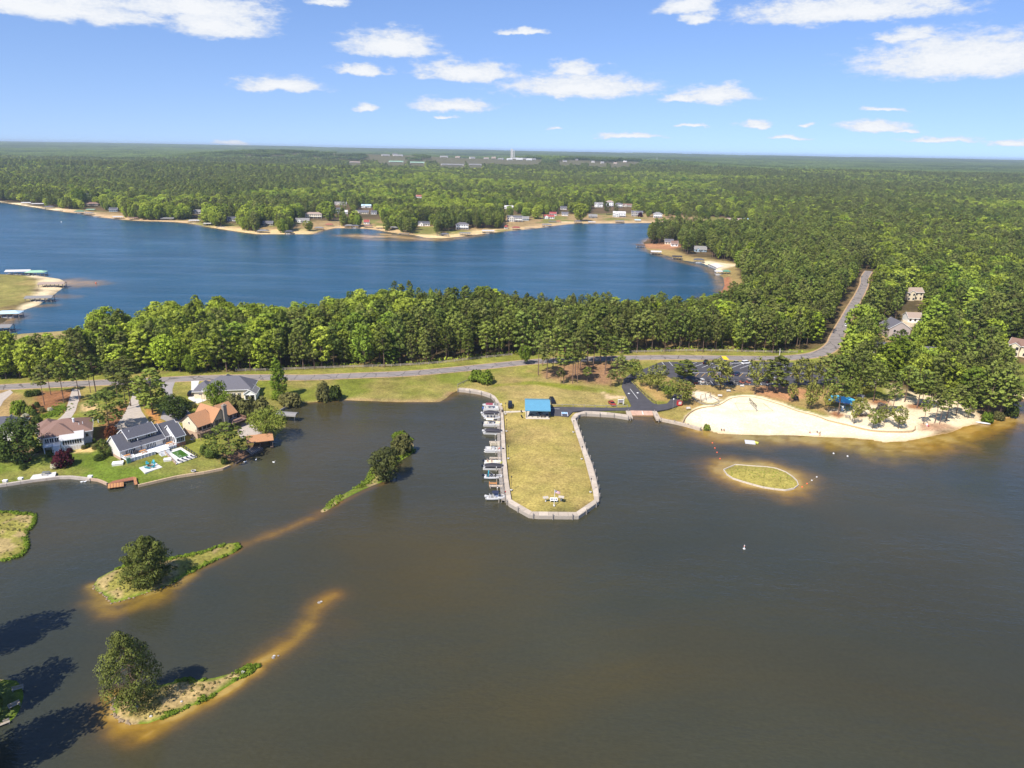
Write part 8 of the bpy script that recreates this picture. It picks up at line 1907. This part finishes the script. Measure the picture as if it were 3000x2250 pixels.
# the tree tops follow the skyline against the far lake
h=h*rng.choice([.72,.9,1.0,1.1],len(xa),p=[.18,.27,.35,.2])
lim=np.interp(ux,SIL[:,0],SIL[:,1])+np.where(rng.random(len(xa))<0.15,rng.uniform(-14,0,len(xa)),rng.uniform(0,40,len(xa)))
hm=(uy-lim)*ud/F_PX*1.03
midw=(ux<2130)&(uy<1110)&(uy>885)
h=np.where(midw,np.minimum(h,hm),h)
ok=h>3.5
edge=woods_ok(xa+0,ya-9,land_sd(xa,ya-9)) # open ground just in front: the edge of the wood has low branches
w=np.where(is_pine,rng.uniform(0.32,0.54,len(xa))*np.maximum(h,10),rng.uniform(0.44,0.84,len(xa))*np.maximum(h,9))
xa,ya,za,h,w,is_pine,ux,uy,ud,edge=[a[ok]for a in(xa,ya,za,h,w,is_pine,ux,uy,ud,edge)]
rot=rng.uniform(0,6.28,len(xa));idx=rng.integers(0,9,len(xa))
seen=(ux>-20)&(ux<3020)
size=h*w/ud**2*np.where(edge,1.0,1.25+0*h)
size=np.where(edge,size*0.55,size) # a tree behind others shows only its top
frontrow=~edge
rank=np.where(seen,np.where(frontrow,size*2.0,size),-1)
solo=np.zeros(len(xa),bool)
N_PINE,N_LEAF=228,208
for flag,cnt in((True,N_PINE),(False,N_LEAF)):
    k=np.where(is_pine==flag)[0];k=k[np.argsort(-rank[k])][:cnt];solo[k]=True
for i in np.where(solo)[0]:
    pn=bool(is_pine[i])
    zn='at the left end of the wood' if ux[i]<400 else 'behind the grey roofed cream house' if ux[i]<800 else 'behind the open shore lawn' if ux[i]<1340 else 'behind the straw grove' if ux[i]<1850 else 'behind the car park'
    if ux[i]>2480 or(ux[i]>2300 and uy[i]>1060):zn='above the sand terrace' if uy[i]>1080 else 'level with the mauve gabled house' if uy[i]>940 else 'up the slope right of the road'
    row='in the front row ' if frontrow[i]else 'behind the front trees '
    pn_=('tall ' if h[i]>18.5 else 'low ' if h[i]<13 else '')+('dark green pine ' if pn else 'round leafy green tree ')
    kind='pine' if pn else 'broadleaf'
    plant(kind,'pine_tree' if pn else 'broadleaf_tree','tree',float(xa[i]),float(ya[i]),float(za[i])-0.1,float(h[i]),float(w[i]),
          pn_+row+zn,('pines ' if pn else 'leafy trees ')+row+zn+(' tall' if h[i]>18.5 else ' low' if h[i]<13 else ''),int(idx[i]),float(rot[i]))
def stuff_forest(name,label,kind,k):
    ps=PROTO[kind];ph=np.array([p[1]for p in ps]);pr=np.array([p[2]for p in ps])
    forest(name,label,'wood',[p[0]for p in ps],xa[k],ya[k],za[k]-0.1,h[k]/ph[idx[k]],w[k]/(2*pr[idx[k]]),rot[k],idx[k])
stuff_forest('pine_wood_foliage','dense dark pines filling the wood by the lakes','pine',is_pine&~solo)
stuff_forest('broadleaf_wood_foliage','dense yellow-green leafy trees filling the wood by the lakes','broadleaf',~is_pine&~solo)
for(bx,by,w_,tp,lb)in((2290,850,40,790,'bare grey tree among the pines above the green roofed boathouse'),(2043,905,34,858,'bare grey tree among the pines at the right end of the dam'),(556,1000,30,940,'bare grey tree in the leafy part of the wood'),(905,1010,30,950,'bare grey tree right of the leafy part of the wood'),(2565,1010,34,950,'bare grey tree beside the mauve gabled house'),(2440,770,36,720,'bare grey tree far up the wooded slope')):
    tree_px('bare','bare_tree','tree',bx,by,tp,w_,lb)
# --- wood B: beyond the far lake
xb,yb=jitter(1010,3300,9.2,0.82,12)
sd=land_sd(xb,yb)
keep=sd>4;xb,yb,sd=xb[keep],yb[keep],sd[keep]
band=np.zeros(len(xb));vx,vy,vd=projv(xb,yb,np.full(len(xb),0.9))
for(a,b,wd)in SHORE_BAND:band=np.maximum(band,(line_d(xb,yb,W([a,b]))<wd))
rng=np.random.default_rng(41)
ok=(band<0.5)|(rng.random(len(xb))<0.15)
ok&=woods_ok(xb,yb,sd)
fields=[(0,360,492,498,0.9),(405,470,512,522,1),(590,670,500,506,1)]
xb,yb,sd=xb[ok],yb[ok],sd[ok];zb=ground_z(xb,yb,sd);vx,vy,vd=projv(xb,yb,zb)
inf=(fbm(xb,yb*2.2,240,61)<.27)&(yb>1700)
for(a,b,c,d,p_)in fields:inf|=(vx>a)&(vx<b)&(vy>c)&(vy<d)
xb,yb,zb,vx,vy=[a[~inf]for a in(xb,yb,zb,vx,vy)]
mn=fbm(xb,yb,260,50);mn2=fbm(xb,yb,70,53)
pb=np.where(yb<1500,0.55,0.88)+np.clip((mn-0.48)*6,-.45,.3)+(mn2-.47)*0.9
dx1=np.exp(-((xb-330)/260.0)**2-((yb-1500)/330.0)**2);dx2=np.exp(-((xb-760)/380.0)**2-((yb-2350)/350.0)**2);pb=pb-0.12-0.55*dx1-0.45*dx2
ipb=rng.random(len(xb))<pb
plantation=(yb>1650)&(yb<2600)&(np.abs(xb-80+260*(mn-.5))<520+300*(mn2-.5))
hb=rng.uniform(.75,1.15,len(xb))*np.where(ipb,rng.uniform(15,21,len(xb)),rng.uniform(11,17,len(xb)));hb=np.where(plantation&ipb,rng.uniform(12,13.5,len(xb)),hb)
wb=np.where(ipb,rng.uniform(0.46,0.62,len(xb)),rng.uniform(0.65,0.95,len(xb)))*hb;wb=np.where(plantation&ipb,7.4,wb)
rb=rng.uniform(0,6.28,len(xb));ib=rng.integers(0,9,len(xb))
for nm,lb,kind,k in(('far_pine_forest','pine forest stretching away beyond the blue lake','pine',ipb),('far_broadleaf_forest','lighter green leafy trees mixed through the forest beyond the blue lake','broadleaf',~ipb)):
    ps=PROTO[kind];ph=np.array([p[1]for p in ps]);pr=np.array([p[2]for p in ps])
    forest(nm,lb,'forest',[p[0]for p in ps],xb[k],yb[k],zb[k]-0.2,hb[k]/ph[ib[k]],wb[k]/(2*pr[ib[k]]),rb[k],ib[k])
# --- wood C: to the horizon, in blocks of crowns
blocks=[]
for s in range(5):
    r_=np.random.default_rng(600+s);gx,gy=np.meshgrid(np.arange(9),np.arange(9));gx=(gx.ravel()-4+r_.uniform(-.4,.4,81))*7.6;gy=(gy.ravel()-4+r_.uniform(-.4,.4,81))*7.6
    hh=r_.uniform(10,19,81);cen=np.stack([gx,gy,hh*0.70],1);rad=np.stack([np.full(81,3.6),np.full(81,3.6),hh*0.32],1)
    v,ti=puffs(r_,cen,rad,26,1.25,up=0.8,inner=0.8)
    blocks.append(bpy.data.objects.new('tree_block',foliage_mesh('tree_block',v,ti,FARP)))
xc,yc=jitter(3290,12600,62,0.80,13)
okc=fbm(xc,yc*2.0,420,63)>.26
for(cx,cy,r,reach)in CLEAR:
    if cy>2900:okc&=~((np.abs(xc-cx)<r+34)&(yc>cy-reach-25)&(yc<cy+r+15))
xc,yc=xc[okc],yc[okc]
zc=rise(xc,yc);rng=np.random.default_rng(43)
forest('distant_forest','hazy forest covering the land out to the horizon','forest',blocks,xc,yc,zc-1.0,np.where(fbm(xc,yc,900,70)>.5,1.15,0.9),np.full(len(xc),1.03),rng.integers(0,4,len(xc))*1.5708,rng.integers(0,5,len(xc)))

# ------------------------------------------------------------------ air
if HAZE>0:
    hz=MB().box(-13000,13000,-700,13700,-7,112).build('haze',[])
    hm_=bpy.data.materials.new('air');hm_.use_nodes=True;nt=hm_.node_tree;nt.nodes.remove(nt.nodes['Principled BSDF'])
    pv=nt.nodes.new('ShaderNodeVolumePrincipled');pv.inputs['Color'].default_value=(0.72,0.86,1.0,1);pv.inputs['Density'].default_value=HAZE;pv.inputs['Anisotropy'].default_value=0.2
    nt.links.new(pv.outputs[0],nt.nodes['Material Output'].inputs['Volume']);hz.data.materials.append(hm_)
    tag(hz,'thin blue haze over the far country','haze',None,'stuff')
